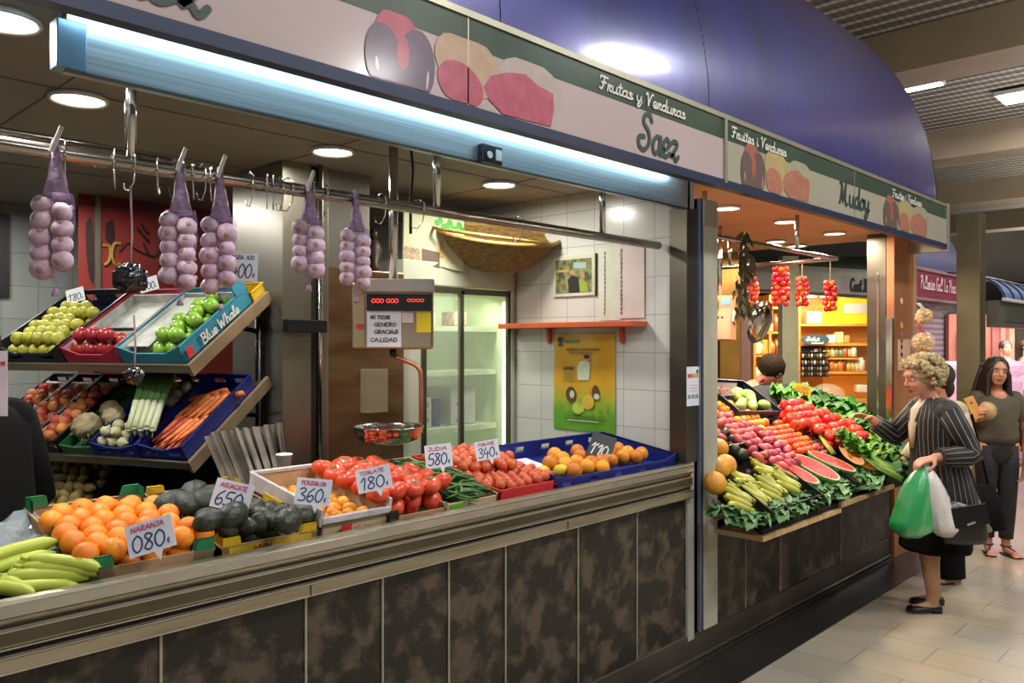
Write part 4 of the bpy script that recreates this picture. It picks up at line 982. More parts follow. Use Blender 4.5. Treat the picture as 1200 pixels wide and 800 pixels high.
# things on top of the fridge
STRAW = mat('wicker', '9a7a3c', .7, 0, '5f4a26', 30, stretch=(1, 1, 6), bump=.8, bscale=50)
STRAWL = mat('wicker_pale', 'b3924c', .7, 0, '8a6c34', 40)
t = thing('wicker_basket', 'long wicker basket lying on top of the fridge', 'basket', frame(onY(582, 292, 1.10), (.86, -.5, -.05), (.3, .6, .35)))
rg = []
for j in range(9):
    z = j / 8; a = .16 + .20 * z ** .6; b = .09 + .06 * z
    rg.append(((0, 0, -.11 + .2 * z), (a, 0, 0), (0, b, 0)))
MB().loft(rg + [((0, 0, .08), (rg[-1][1][0] - .015, 0, 0), (0, rg[-1][2][1] - .015, 0)), ((0, 0, -.08), (.14, 0, 0), (0, .07, 0))], 36, caps=True, wob=lambda j, a: 1 + .012 * math.sin(18 * a + PI * j)).build('basket_body', STRAW, t)
MB().tube([(.365 * math.cos(a * PI / 18), .152 * math.sin(a * PI / 18), .09) for a in range(37)], .012, 8).build('rim', STRAWL, t)
MB().tube([(.3, -.10, .09), (.1, -.18, .13), (-.15, -.18, .14), (-.36, -.09, .12), (-.40, 0, .1)], .009, 8).build('handle', STRAWL, t)
t = thing('picture_board', 'pale board with green vines and printed mushrooms propped on the fridge', 'picture', frame(onY(512, 281, 1.22), (1, -.1, -.12), (.0, .15, 1)))
MB().bx(-.22, .19, -.15, .15, -.01, 0).build('board', mat('board_pale', 'b8bb94', .6, 0, 'a8ab84', 4), t)
LF = mat('print_leaf', '4c9a3c', .6); MU = mat('print_mush', 'a98f68', .6, 0, '7c654a', 20)
for i in range(9): MB().cyl((.0 + .022 * i, .10 + .02 * math.sin(i * 2), .001), (.0 + .022 * i, .10 + .02 * math.sin(i * 2), .0014 + .0002 * i), .02, None, 9).build('printed_leaf', LF, t)
for i in range(6): MB().cyl((-.2 + .035 * (i % 3), -.13 + .035 * (i // 3), .001), (-.2 + .035 * (i % 3), -.13 + .035 * (i // 3), .0014 + .0002 * i), .019, None, 12).build('printed_mushroom', MU, t)
MB().bx(-.1, .02, -.16, -.07, .0005, .001).build('printed_basket', mat('print_bsk', '5a4630', .6), t)
MB().bx(.02, .045, -.1, .0, .001, .0018).build('tape', mat('tape', 'b58f4a', .5), t)
t = thing('carved_figure', 'dark carved wooden figure standing above the bronze toned cabinet', 'figurine', (2.58, 1.28, 2.02))
MB().lathe([(.04, 0), (.05, .02), (.035, .05), (.045, .12), (.03, .17), (.0, .18)], 14, fn=lambda a, z: 1 + .15 * math.sin(3 * a + 30 * z)).build('body', mat('dark_wood', '4a3520', .5, 0, '2a1d12', 20), t)
MB().ell((0, 0, .20), (.026, .03, .034)).build('head', mat('dark_wood2', '3d2a1a', .45), t)
DRYF = mat('dried_leaf', '3e3a2a', .7, 0, '6b6248', 20)
t = thing('dried_arrangement', 'dusty dried plant arrangement behind the scale pole', 'arrangement', (2.42, 1.27, 2.02))
rn = random.Random(4)
mb = MB().lathe([(.04, 0), (.05, .04), (.04, .08), (.0, .081)], 12); mb.build('pot', DRYF, t)
mb = MB()
for k in range(26):
    a = rn.uniform(0, 6.28); r = rn.uniform(.02, .09); z = rn.uniform(.06, .2)
    mb.ell((r * math.cos(a), r * .6 * math.sin(a), z), (.018, .01, .026), 7, 5, (rn.uniform(0, 3), rn.uniform(0, 3), 0))
mb.build('foliage', DRYF, t)
for k, (a, z) in enumerate(((.3, .17), (2.6, .13), (4.2, .08))): MB().ell((.05 * math.cos(a), -.05, z), (.02, .014, .02), 8, 6).build('flower', mat('dryflower%d' % k, ('c9a25a', '9aa08a', 'b08a7a')[k], .7), t)

# ------------------------------------------------------------------ tiled wall things (the wall plane is x = 3.6)
def wallM(y, z): return Matrix(((0, 0, -1, 3.598), (-1, 0, 0, y), (0, 1, 0, z), (0, 0, 0, 1)))   # local x = towards the aisle, y = up, z = into the room
def wy(u): return onX(u, 400, 3.6).y
def wz(u, v): return onX(u, v, 3.6).z
y0, y1 = wy(604), wy(759); z = wz(690, 384)
t = thing('wall_shelf', 'orange shelf board on the tiled wall with two brackets', 'shelf', wallM(y0, z))
L = y0 - y1
MB().bx(0, L, -.0, .03, 0, .15).build('shelf_board', ORANGESH, t, .003)
for x in (L * .30, L * .84): MB().prism([(0, 0), (0, -.07), (.015, -.09), (.03, -.07), (.03, 0)], .022).build('bracket', ORANGESH, t, .002, T(x, 0, 0) @ RY(-PI / 2) @ T(0, 0, -.011))
# avocado poster
ya, yb = wy(650), wy(722); zt, zb = wz(686, 390), wz(686, 505); w = ya - yb; h = zt - zb
def grad_poster():
    m, nt, b = _nodes('poster_grad'); L = nt.links.new
    tc = N(nt, 'ShaderNodeTexCoord'); sp = N(nt, 'ShaderNodeSeparateXYZ'); L(tc.outputs['Generated'], sp.inputs[0])
    nz = N(nt, 'ShaderNodeTexNoise'); nz.inputs['Scale'].default_value = 3; L(tc.outputs['Generated'], nz.inputs['Vector'])
    ad = N(nt, 'ShaderNodeMath', operation='MULTIPLY_ADD'); ad.inputs[1].default_value = .35; L(nz.outputs['Fac'], ad.inputs[0]); L(sp.outputs[1], ad.inputs[2])
    rp = N(nt, 'ShaderNodeValToRGB'); e = rp.color_ramp.elements; e[0].position = .35; e[0].color = c4(hx('5d9a2c')); e[1].position = .62; e[1].color = c4(hx('c99a2c'))
    k = e.new(.48); k.color = c4(hx('a3a83a')); L(ad.outputs[0], rp.inputs[0]); L(rp.outputs[0], b.inputs['Base Color']); b.inputs['Roughness'].default_value = .25; b.inputs['Coat Weight'].default_value = .4
    return m
t = thing('kiwi_poster', 'glossy yellow and green fruit poster hanging below the orange shelf', 'poster', wallM(ya, zb))
mb = MB(); n = 14; vs = []
for j in range(n + 1):
    for i in range(n + 1): vs.append(V((w * i / n, h * j / n, .004 + .004 * math.sin(i * .9 + j * .5) * math.sin(j * .7))))
mb.add(vs, [(j*(n+1)+i, j*(n+1)+i+1, (j+1)*(n+1)+i+1, (j+1)*(n+1)+i) for j in range(n) for i in range(n)], True).build('poster_sheet', grad_poster(), t)
def flat(q, m, nm, t, z=.011): MB().add([V((a, b, z)) for a, b in q], [tuple(range(len(q)))]).build(nm, m, t)
def circ(cx, cy, rx, ry, n=20): return [(cx + rx * math.cos(2 * PI * k / n), cy + ry * math.sin(2 * PI * k / n)) for k in range(n)]
KB = mat('kiwi_brown', '5d4326', .5); KG = mat('kiwi_green', '93b03a', .5, 0, 'b3c95a', 30); KY = mat('kiwi_yellow', 'd0b040', .5); PLT = mat('poster_pale', 'c9d3b8', .5)
flat(circ(w*.30, h*.37, w*.085, h*.08), KB, 'printed_kiwi', t); flat(circ(w*.32, h*.37, w*.04, h*.04), PLT, 'printed_kiwi', t, .0115)
flat(circ(w*.70, h*.40, w*.06, h*.075), KB, 'printed_kiwi', t); flat(circ(w*.72, h*.36, w*.045, h*.03), PLT, 'printed_kiwi', t, .0115)
flat(circ(w*.42, h*.23, w*.1, h*.06), KG, 'printed_kiwi', t, .0112); flat(circ(w*.58, h*.30, w*.1, h*.075), KY, 'printed_kiwi', t, .0114)
flat([(w*.42, h*.52), (w*.60, h*.52), (w*.62, h*.70), (w*.56, h*.72), (w*.46, h*.71), (w*.40, h*.66)], PLT, 'printed_runner', t)
flat(circ(w*.58, h*.745, w*.05, h*.035), mat('pskin', 'b98a5a', .6), 'printed_runner', t, .0113); flat(circ(w*.56, h*.76, w*.05, h*.02), INKK, 'printed_runner', t, .0116)
flat(circ(w*.12, h*.93, w*.05, h*.03), mat('logo_dk', '28465a', .5), 'printed_logo', t); flat(circ(w*.12, h*.88, w*.04, h*.02), mat('logo_gr', '3a6a44', .5), 'printed_logo', t)
flat([(w*.19, h*.895), (w*.42, h*.90), (w*.42, h*.93), (w*.19, h*.93)], mat('logo_grn', '5a8a4a', .5), 'printed_logo', t)
mb = MB(); write(mb, 'AUMENTA TUS DEFENSAS', w*.22, h*.82, h*.022, .2, w*.55, 0, .012); write(mb, 'Y GALERIAS', w*.22, h*.785, h*.022, .2, w*.45, 0, .012)
write(mb, 'GANA', w*.17, h*.62, h*.035, .22, w*.18, 0, .012)
for k in range(4): mb.bx(w*.17, w*(.34 + .02 * (k % 2)), h*(.58 - .025 * k), h*(.585 - .025 * k), .011, .012)
for k in range(2): mb.bx(w*.18, w*.85, h*(.15 - .025 * k), h*(.155 - .025 * k), .011, .012)
mb.build('printed_text', mat('poster_ink', '4a4420', .6), t)
MB().bx(w*.25, w*.75, h*.1, h*.108, .011, .012).build('printed_line', LETW, t)
# framed photograph
ya, yb = wy(650), wy(699); zt, zb = wz(675, 299), wz(675, 347); w = ya - yb; h = zt - zb
t = thing('framed_photo', 'small framed colour photo of people at a market stall', 'picture', wallM(ya, zb))
MB().bx(0, w, 0, h, 0, .012).build('frame', mat('frame_white', 'c2c3ab', .5), t, .002); MB().bx(w, w + .006, -.004, h, 0, .014).build('frame_edge', KB, t)
flat([(w*.07, h*.08), (w*.93, h*.08), (w*.93, h*.9), (w*.07, h*.9)], mat('photo_bg', '3f3d2e', .4, 0, '8a8a58', 25), 'photo_print', t, .013)
flat([(w*.4, h*.08), (w*.36, h*.4), (w*.46, h*.52), (w*.62, h*.45), (w*.66, h*.08)], INKK, 'photo_person', t, .0135); flat(circ(w*.47, h*.58, w*.05, h*.06), mat('pface', 'b5835a', .6), 'photo_person', t, .0138)
flat([(w*.62, h*.1), (w*.6, h*.3), (w*.72, h*.42), (w*.82, h*.3), (w*.85, h*.1)], mat('photo_lime', '8fa03c', .6), 'photo_person', t, .0134); flat(circ(w*.72, h*.48, w*.05, h*.07), mat('pface2', 'b5835a', .6), 'photo_person', t, .0137)
flat([(w*.5, h*.68), (w*.8, h*.66), (w*.8, h*.8), (w*.5, h*.82)], mat('photo_sky', '8fb0ae', .6), 'photo_window', t, .0134)
flat([(w*.1, h*.6), (w*.4, h*.62), (w*.38, h*.66), (w*.1, h*.65)], mat('photo_awn', 'b59a4a', .6), 'photo_window', t, .0134)
# lottery / calendar sheets
ya, yb = wy(702), wy(756); zt, zb = wz(730, 288), wz(730, 375); w = ya - yb; h = zt - zb
t = thing('price_list_sheet', 'tall white sheet with two columns of hand stamped marks above the shelf', 'sheet', wallM(ya, zb))
MB().bx(0, w * .5, .0, h, 0, .003).build('left_page', mat('page1', 'c9cdba', .6), t); MB().bx(w * .47, w, .01, h * .99, .003, .006).build('right_page', mat('page2', 'd1c3c0', .6, 0, 'c6b8b6', 4), t)
mb = MB(); rn = random.Random(3)
for k in range(15): c = rn.choice('0368BRSE'); write(mb, c, w*.13 - .0, h*(.9 - .058 * k), .015, .25, .012, 0, .004); c = rn.choice('0368BRSE'); write(mb, c, w*.50, h*(.92 - .06 * k), .017, .25, .014, 0, .007)
mb.build('marks', mat('marks', '4a4440', .6), t)
# notice on the stile
p = atd(794, 446, 4.10); B = frame((3.64, -.008, 0), (1, 0, 0), (0, 0, 1))
t = thing('bonus_notice', 'small white notice stuck on the steel stile beside the front post', 'notice', frame((3.575, -.0075, 1.33), (1, 0, 0), (0, 0, 1)))
MB().bx(.0, .118, 0, .2, 0, .002).build('sheet', PAPER, t)
write(MB(), 'BONO', .006, .145, .018, .24, .05, 0, .003).build('red_text', REDBOX, t); write(MB(), 'COLIS', .06, .145, .018, .24, .05, 0, .003).build('yellow_text', YELCARD, t)
mb = MB(); 
for z in (.105, .09, .075): mb.bx(.02, .1, z, z + .002, .002, .003)
mb.build('red_line', INKR, t); write(MB(), '20 20 20', .006, .04, .016, .2, .1, .1, .003).build('numbers', INKK, t); MB().cyl((.1, .175, .002), (.1, .175, .003), .011, None, 14).build('round_logo', GREENCARD, t)
# hanging sheet at far left
p = atd(0, 446, 2.3)
t = thing('pink_sheet', 'white and pink printed sheet hanging at the far left edge', 'sheet', frame(p, (.692, -.722, 0), (0, 0, 1)))
MB().bx(-.12, .022, -.1, .085, 0, .002).build('paper', mat('sheet_p', 'd3c3cc', .6), t); MB().bx(.003, .016, .045, .055, .002, .003).build('red_mark', REDBOX, t)
# ------------------------------------------------------------------ produce on the first counter
SL = .158; TA = math.atan(SL)
CP0 = V((0, .05, 1.0)); CN = V((0, -SL, 1)).normalized()
def cpt(u, v, h=0): return onPl(u, v, CP0 + CN * h, CN)
def CM(x, y=.063, h=.002): return T(x, y, 1.0 + SL * (y - .05) + h) @ RX(TA)
def cx(u, y=.05): return onY(u, 600, y).x
def scatter(key, name, label, cat, group, pix, h, dmin, ox=0, oy=0, s=1, rot=True, size=None, xb_=None):
    pts = [cpt(ox + a / s, oy + b / s, h) for a, b in pix]
    q = relax([(p.x, p.y, 0) for p in pts], dmin, 60, (xb_[0], xb_[1], .052 + dmin / 2, .62) if xb_ else None); out = []
    for p in q:
        w = V((p.x, p.y, 1.0 + SL * (p.y - .05) + h / math.cos(TA)))
        out.append(put(key, T(w) @ (rrot() if rot else RX(random.uniform(-.5, .5)) @ RY(random.uniform(-.5, .5)) @ RZ(random.uniform(0, 6))), name, label, cat, group))
    return out
def base_layer(key, name, label, cat, group, poly, r, z=None, keep=1.0):
    """single resting layer inside a footprint polygon (x, y on the counter)"""
    xs = [p[0] for p in poly]; ys = [p[1] for p in poly]
    def inside(x, y):
        c = False; j = len(poly) - 1
        for i in range(len(poly)):
            if (poly[i][1] > y) != (poly[j][1] > y) and x < (poly[j][0] - poly[i][0]) * (y - poly[i][1]) / (poly[j][1] - poly[i][1]) + poly[i][0]: c = not c
            j = i
        return c
    y = min(ys) + r; row = 0
    while y < max(ys):
        x = min(xs) + r + (row % 2) * r
        while x < max(xs):
            if inside(x, y) and random.random() < keep:
                put(key, T(x, y, 1.0 + SL * (y - .05) + (z or r) + .008) @ rrot(), name, label, cat, group)
            x += 2.03 * r
        y += 1.76 * r; row += 1

# green bananas (plantains) at the left end
BAN = mat('green_banana', '9fb53c', .42, 0, 'b7c24a', 8, rnd=.12); TIP = mat('banana_tip', '4a3d22', .7)
BANY = mat('ripening_banana', 'd9bb40', .42, 0, '9aa338', 6, rnd=.15)
def banana_mesh(L, r, bend, m):
    mb = MB(); pts = []; rs = []; n = 10
    for k in range(n + 1):
        t = k / n; a = (t - .5) * bend; R = L / bend
        pts.append((R * math.sin(a), 0, R * (math.cos(a) - 1) * -1)); rs.append(r * (.35 + .65 * min(1, math.sin(PI * min(max(t, .02), .98)) * 1.9)))
    rs[0] = r * .3; rs[-1] = r * .28
    mb.tube(pts, rs, 7); d = V(pts[0]) - V(pts[1]); mb.tube([pts[0], V(pts[0]) + d * .9], [r * .3, r * .33], 7, 0); e = V(pts[-1]) - V(pts[-2]); mb.tube([pts[-1], V(pts[-1]) + e * .25], [r * .26, r * .2], 6, 1)
    return mb.mesh('banana', [m, TIP])
BM = [banana_mesh(.20, .0195, .9, BAN), banana_mesh(.18, .019, 1.2, BAN)]
BY = [banana_mesh(.19, .0235, 1.9, BANY), banana_mesh(.18, .023, 2.1, BANY)]
def on_counter(u, v, h, az, key=0, roll=0, me=None):
    p = cpt(u, v, h); return (me or BM[key]), T(p) @ RX(TA) @ RZ(az) @ RX(roll)
# (u, v, height, heading, mesh, roll)
S = 4.615
# positions of banana centres read on the counter, grouped as bunches
def bunch(label, items, meshes, name='banana_bunch', group=None):
    c = cpt(items[0][0], items[0][1], 0); t = thing(name, label, 'bananas', c, group); mi = Matrix.Translation(-c)
    for (u, v, h, az, k, roll) in items:
        me, M = on_counter(u, v, h, az, 0, roll, meshes[k]); inst('banana', me, mi @ M, parent=t)
    return t
AZ = -.72
bunch('bunch of four green bananas fanned beside the orange crate', [(81, 659, .07, AZ - .15, 0, 1.3), (75, 666, .055, AZ - .05, 0, 1.3), (61, 674, .04, AZ + .12, 0, 1.3), (50, 686, .022, AZ + .3, 1, 1.4)], BM)
bunch('green bananas lying along the left edge of the counter', [(22, 643, .075, AZ + .98, 0, 1.4), (17, 658, .05, AZ + .95, 0, 1.4), (36, 662, .03, AZ + 1.1, 1, 1.6)], BM)
bunch('single green banana bunch cut off by the left picture edge', [(2, 688, .03, AZ - .1, 0, 1.4), (-14, 680, .03, AZ, 0, 1.4)], BM)
# plastic bag on the worktop
t = thing('clear_bag', 'crumpled clear plastic bag lying behind the green bananas', 'bag', cpt(8, 640, .02))
rn = random.Random(5); mb = MB(); n = 12; vs = []
for j in range(n + 1):
    for i in range(n + 1): vs.append(V((-.16 + .3 * i / n, -.12 + .3 * j / n, .02 * rn.random() + .03 * math.sin(i * .8) * math.sin(j * .6) + SL * (.3 * j / n - .12))))
mb.add(vs, [(j*(n+1)+i, j*(n+1)+i+1, (j+1)*(n+1)+i+1, (j+1)*(n+1)+i) for j in range(n) for i in range(n)], False)
mb.build('film', mat('clear_film', 'a9b4bc', .12, 0, alpha=.55, spec=.9), t)
thing1('green_liner', 'dark green tray liner under the bananas', 'liner', MB().bx(cx(-20), cx(104), .06, .5, 0, .003).xf(T(0, .0, 0)), mat('liner_green', '2f4136', .5), 0, None, T(0, 0, 1.0 - SL * .0) @ T(0, .05, 0) @ RX(TA) @ T(0, -.05, .001))

# orange crate
def card_crate(label, M, w, d, h, postm, wallm=CARD, side=None, mids=True, name='cardboard_crate', post=.085):
    t = thing(name, label, 'crate', M)
    walls(MB(), w, d, h).build('crate_body', wallm, t, .001)
    for (a, b) in ((0, 0), (w, 0), (0, d), (w, d)):
        sx = 1 if a == 0 else -1; sy = 1 if b == 0 else -1
        mb = MB(); z = post
        mb.add([V((a, b, 0)), V((a + sx * .07, b, 0)), V((a + sx * .05, b, z)), V((a, b, z)), V((a, b + sy * .07, 0)), V((a, b + sy * .05, z))], [(0, 1, 2, 3), (0, 3, 5, 4)])
        q = [v + V((sx * .006, sy * .006, 0)) for v in mb.v]; mb.add(q, [(0, 3, 2, 1), (0, 4, 5, 3)]); mb.bx(a - .0, a + sx * .05, b, b + sy * .006, z - .004, z)
        mb.build('corner_post', postm, t)
    if mids:
        for a in (0, w):
            sx = 1 if a == 0 else -1
            MB().box((a - sx * .002, d * .5, post * .5), (.008, .12, post)).build('middle_post', postm, t)
    if side: 
        MB().bx(.02, w - .02, -.003, -.001, .012, h - .006).build('printed_side', side, t)
    return t
xa, xb = cx(106), cx(252)
card_crate('cardboard crate with green corner posts heaped with oranges', CM(xa), xb - xa, .56, .05, GREENCARD)
base_layer('orange', 'orange', 'orange in the heaped crate with green corners', 'orange', 'oranges in the green cornered crate', [(xa + .01, .07), (xb - .005, .07), (xb - .005, .58), (xa + .01, .58)], .0345)
OR = [(435,215),(350,270),(480,265),(385,290),(620,180),(560,225),(690,195),(815,170),(805,210),(600,245),(700,240),(545,290),(435,340),(570,330),(510,400),(600,390),(445,415),(595,445),(700,365),(690,430),(680,480),(770,455),(845,425),(895,460),(965,430),(940,380),(1010,370),(1065,400),(320,265),(645,350),(760,400),(850,350),(780,300)]
scatter('orange', 'orange', 'orange in the heaped crate with green corners', 'orange', 'oranges in the green cornered crate', OR, .085, .066, 0, 560, S, xb_=(xa + .0, xb - .02))
price_card(cpt(176, 628, .15), .125, .085, .30, '080', 'white price card reading 080 standing in the oranges', 'NARANJA', dh=.5)
# avocado crate with melons behind
xa, xb = cx(262), cx(372)
card_crate('yellow and cardboard crate of dark avocados in front of the melons', CM(xa), xb - xa, .56, .045, YELCARD, CARD, YELCARD, post=.07)
write(MB(), 'WWW', 0, 0, .02, .2, .06, 0).build('x', mat('yel_ink', '7a3a1c', .5)).name = 'crate_lettering'
o = bpy.data.objects['crate_lettering']; o.matrix_world = CM(xa) @ T(.1, -.004, .014) @ RX(PI / 2); bpy.context.view_layer.update()
par = [x for x in bpy.data.objects if x.get('label', '').startswith('yellow and cardboard')][0]; bpy.context.view_layer.update(); o.parent = par; o.matrix_parent_inverse = Matrix(); o.matrix_local = T(.10, -.004, .014) @ RX(PI / 2)
AV = [(310,470),(430,450),(470,390),(545,460),(440,500),(185,495),(550,490),(670,465),(120,470),(515,420),(250,470),(370,500),(620,495),(380,455)]
base_layer('avocado', 'avocado', 'dark green avocado in the yellow crate', 'avocado', 'avocados in the yellow crate', [(xa + .012, .075), (xb - .012, .075), (xb - .012, .34), (xa + .012, .34)], .033)
scatter('avocado', 'avocado', 'dark green avocado in the yellow crate', 'avocado', 'avocados in the yellow crate', AV, .085, .066, 200, 520, S, xb_=(xa + .03, xb - .03))
big = F['avocado']
for i, (u, v, k, lb) in enumerate(((205, 415, 1.3, 'large dark avocado at the left of the yellow crate'), (335, 385, 1.55, 'large smooth dark avocado just below the 650 price card'), (640, 410, 1.6, 'largest dark avocado at the right corner of the yellow crate'))):
    p = cpt(200 + u / S, 520 + v / S, .125); inst('avocado', big, T(p) @ RZ(.3 * i) @ RY(PI / 2 - .3) @ Matrix.Scale(k * .92, 4), lb, 'avocado', None)
for i, (u, v) in enumerate(((70, 335), (190, 320), (130, 275), (240, 300), (20, 330), (330, 290))):
    p = cpt(200 + u / S, 520 + v / S, .09); me = F['melon']; inst('dark_melon', me, T(p) @ RZ(random.uniform(0, 3)) @ RY(PI / 2) @ Matrix.Scale(.82, 4), 'dark green melon piled behind the avocados', 'melon', 'dark melons behind the avocados')
price_card(cpt(272, 581, .17), .12, .088, -.22, '650', 'white price card reading 650 above the avocados', 'AGUACATE', dh=.5)
# persimmon crate
xa, xb = cx(378), cx(455)
LATH = mat('lath', 'c0a886', .6, 0, 'ad9572', 8)
t = crate('wooden_crate', 'pale wooden crate lined with white tissue holding small persimmons', LATH, CM(xa), xb - xa, .46, .10, None, .075, dips=False)
mb = MB(); w = xb - xa
for (a, b, c_, d_) in ((-.012, .0, -.006, .47), (w - .0, w + .012, -.006, .47), (-.012, w + .012, .455, .47), (-.006, w + .006, -.012, .0)):
    mb.bx(a, b, c_, d_, .05 if d_ > .1 else .06, .112 if d_ > .1 else .084)
mb.build('tissue_lining', TISSUE, t, .004)
MB().bx(.07, .11, -.0135, -.012, .02, .05).build('red_print', REDBOX, t); write(MB(), 'DEL VALLE', .12, .02, .014, .15, .1, 0).build('lettering', KB, t, 0, T(0, -.013, 0) @ RX(PI / 2))
PE = [(590,290),(640,315),(690,300),(735,350),(800,345),(845,330),(880,355),(930,320),(945,355),(880,380),(800,375),(1010,365),(760,330),(700,325),(820,400),(900,400),(960,385),(640,290),(560,270)]
base_layer('persim', 'persimmon', 'small orange persimmon in the tissue lined crate', 'persimmon', 'persimmons in the tissue lined crate', [(xa + .015, .07), (xb - .015, .07), (xb - .015, .48), (xa + .015, .48)], .026)
scatter('persim', 'persimmon', 'small orange persimmon in the tissue lined crate', 'persimmon', 'persimmons in the tissue lined crate', PE, .062, .05, 200, 520, S, xb_=(xa + .03, xb - .03))
price_card(cpt(367, 576, .16), .115, .085, -.08, '360', 'white price card reading 360 above the persimmons', 'PERSIMON', dh=.5)
# beef tomatoes
TO = [(110,350),(10,375),(305,445),(230,520),(205,585),(330,570),(430,520),(440,570),(495,605),(290,665),(405,645),(100,540),(60,570),(230,430),(0,520),(205,680)]
TO = [(420 + a / 5.44, 480 + b / 5.44) for a, b in TO] + [(200 + a / S, 520 + b / S) for a, b in ((820,180),(930,200),(1010,130),(985,250),(1105,265),(1180,300),(1185,240))]
scatter('tomato', 'beef_tomato', 'big orange red beef tomato heaped between the persimmons and the beans', 'tomato', 'beef tomatoes on the counter', TO, .115, .08, rot=False, xb_=(cx(452), cx(530)))
xa, xb = cx(462), cx(520)
def trapez(x0, x1, x2, x3, y0=.07, y1=.6): return [(x0, y0), (x1, y0), (x2, y1), (x3, y1)]
base_layer('tomato', 'beef_tomato', 'big orange red beef tomato heaped between the persimmons and the beans', 'tomato', 'beef tomatoes on the counter', trapez(xa, xb, xb + .02, xa), .045)
crate('tomato_crate', 'shallow cardboard crate under the beef tomatoes', CARD, CM(xa - .005), xb - xa + .03, .56, .05, None, .035, dips=False)
price_card(cpt(438, 561, .19), .118, .08, .22, '180', 'white price card reading 180 above the beef tomatoes', 'TOMATE', dh=.5)
MB().bx(0, .04, 0, .004, 0, .04).build('black_clip', BLACK, None, .002, T(cx(453), .03, 1.03)); tag(bpy.data.objects['black_clip'], 'small black plastic clip between the crates on the counter rim', 'clip')
# green beans
xa, xb = cx(522), cx(584)
t = crate('bean_crate', 'low wooden crate of green beans', LATH, CM(xa), xb - xa, .56, .055, None, .045, dips=False)
MB().bx(.03, .10, -.003, -.001, .008, .04).build('green_mark', mat('lime', '6ab02c', .5), t)
BEAN = [mat('bean_%d' % k, c, .45, 0, c2, 12) for k, (c, c2) in enumerate((('5f8a45', '4a7539'), ('78a05a', '648a4a'), ('497038', '3b6030')))]
bm = []
for k in range(4):
    mb = MB(); b = .3 + .5 * k; pts = [(.085 * (i / 6 - .5) * 2 * .9, .012 * b * math.sin(PI * i / 6) * (1 if k % 2 else -1), .004 * math.sin(i * 1.3 + k)) for i in range(7)]
    bm.append(mb.tube(pts, [.002, .0042, .005, .005, .005, .0042, .0012], 6).mesh('green_bean', BEAN[k % 3]))
rn = random.Random(11)
for i in range(250):
    a, b = rn.random(), rn.random()
    y = .075 + .47 * b; x = xa + .09 + (xb - xa - .16) * a + .03 * b
    hgt = .03 + .085 * math.sin(PI * min(max(a * .9 + .05, 0), 1)) * (.45 + .55 * math.sin(PI * min(b + .15, 1))) - rn.random() * .03
    inst('green_bean', bm[i % 4], CM(x, y, hgt) @ RZ(rn.gauss(-.5, .55)) @ RY(rn.uniform(-.2, .2)) @ RX(rn.uniform(0, 6)), 'slim green bean in the loose heap on the counter', 'green bean', 'green beans in the heap')
price_card(cpt(514, 534, .19), .105, .09, .12, '580', 'white price card reading 580 above the green beans', 'JUDIA', dh=.5)
# small tomatoes with red box
xa, xb = cx(588), cx(655)
t = crate('red_box', 'bright red cardboard box of small orange tomatoes', REDBOX, CM(xa), xb - xa, .56, .06, None, .06, dips=False)
gk = ('small_tomato', 'small orange pink tomato heaped behind the red box front', 'tomato', 'small tomatoes in the red box')
base_layer('apricot', *gk, [(xa - .03, .08), (xb - .01, .08), (xb + .02, .58), (xa - .02, .58)], .0245)
rn = random.Random(2); pts = []
for i in range(90):
    a, b = rn.random(), rn.random(); pts.append(V((xa - .01 + (xb - xa - .01) * a, .09 + .44 * b, 0)))
pts = relax(pts, .048, 60)
for p in pts:
    if xa - .04 < p.x < xb and .07 < p.y < .57: put('apricot', CM(p.x, p.y, .066 + .008 * math.sin(20 * p.x)) @ rrot(), *gk)
pts = relax([V((xa + .01 + (xb - xa - .06) * rn.random(), .2 + .3 * rn.random(), 0)) for i in range(38)], .048, 60)
for p in pts: put('apricot', CM(p.x, p.y, .104) @ rrot(), *gk)
price_card(cpt(571, 527, .17), .10, .08, .18, '340', 'white price card with a blue price above the small tomatoes', 'TOMATE', dh=.5)
# long blue crate
xa, xb = cx(650), 3.575
crate('blue_crate', 'long dark blue plastic crate of oranges at the right end of the counter', BLUEP, CM(xa), xb - xa, .48, .085, 'fb', .06)
MB().bx(.02, .3, .2, .44, .008, .014).build('x', PAPER).name = 'paper_sheet'; o = bpy.data.objects['paper_sheet']; o.matrix_world = CM(xa); tag(o, 'white paper sheet lying in the long blue crate', 'paper')
NV = [(280,345),(250,395),(355,375),(390,385),(440,350),(415,320),(505,350),(510,395),(575,385),(625,375),(700,350),(775,345),(820,335),(400,440),(690,310),(470,410),(560,420),(630,330),(740,330),(330,400)]
scatter('navel', 'navel_orange', 'yellow orange citrus fruit in the long blue crate', 'orange', 'oranges in the long blue crate', NV, .06, .073, 600, 470, 5.44, xb_=(cx(655), 3.5))
for k, (u, v) in enumerate(((310, 440), (190, 450))):
    put('lemon', T(cpt(600 + u / 5.44, 470 + v / 5.44, .045)) @ rrot(), 'lemon', ('bright yellow lemon inside the front of the long blue crate', 'bright yellow lemon wedged between the red box and the blue crate')[k], 'lemon', None)
price_card(cpt(705, 523, .12), .12, .13, -.35, "1'10", 'black slate price card with chalk figures behind the oranges', '', tail=False, inkd=LETW, cardm=mat('slate', '1c1e20', .5), dh=.45, tilt=.5)
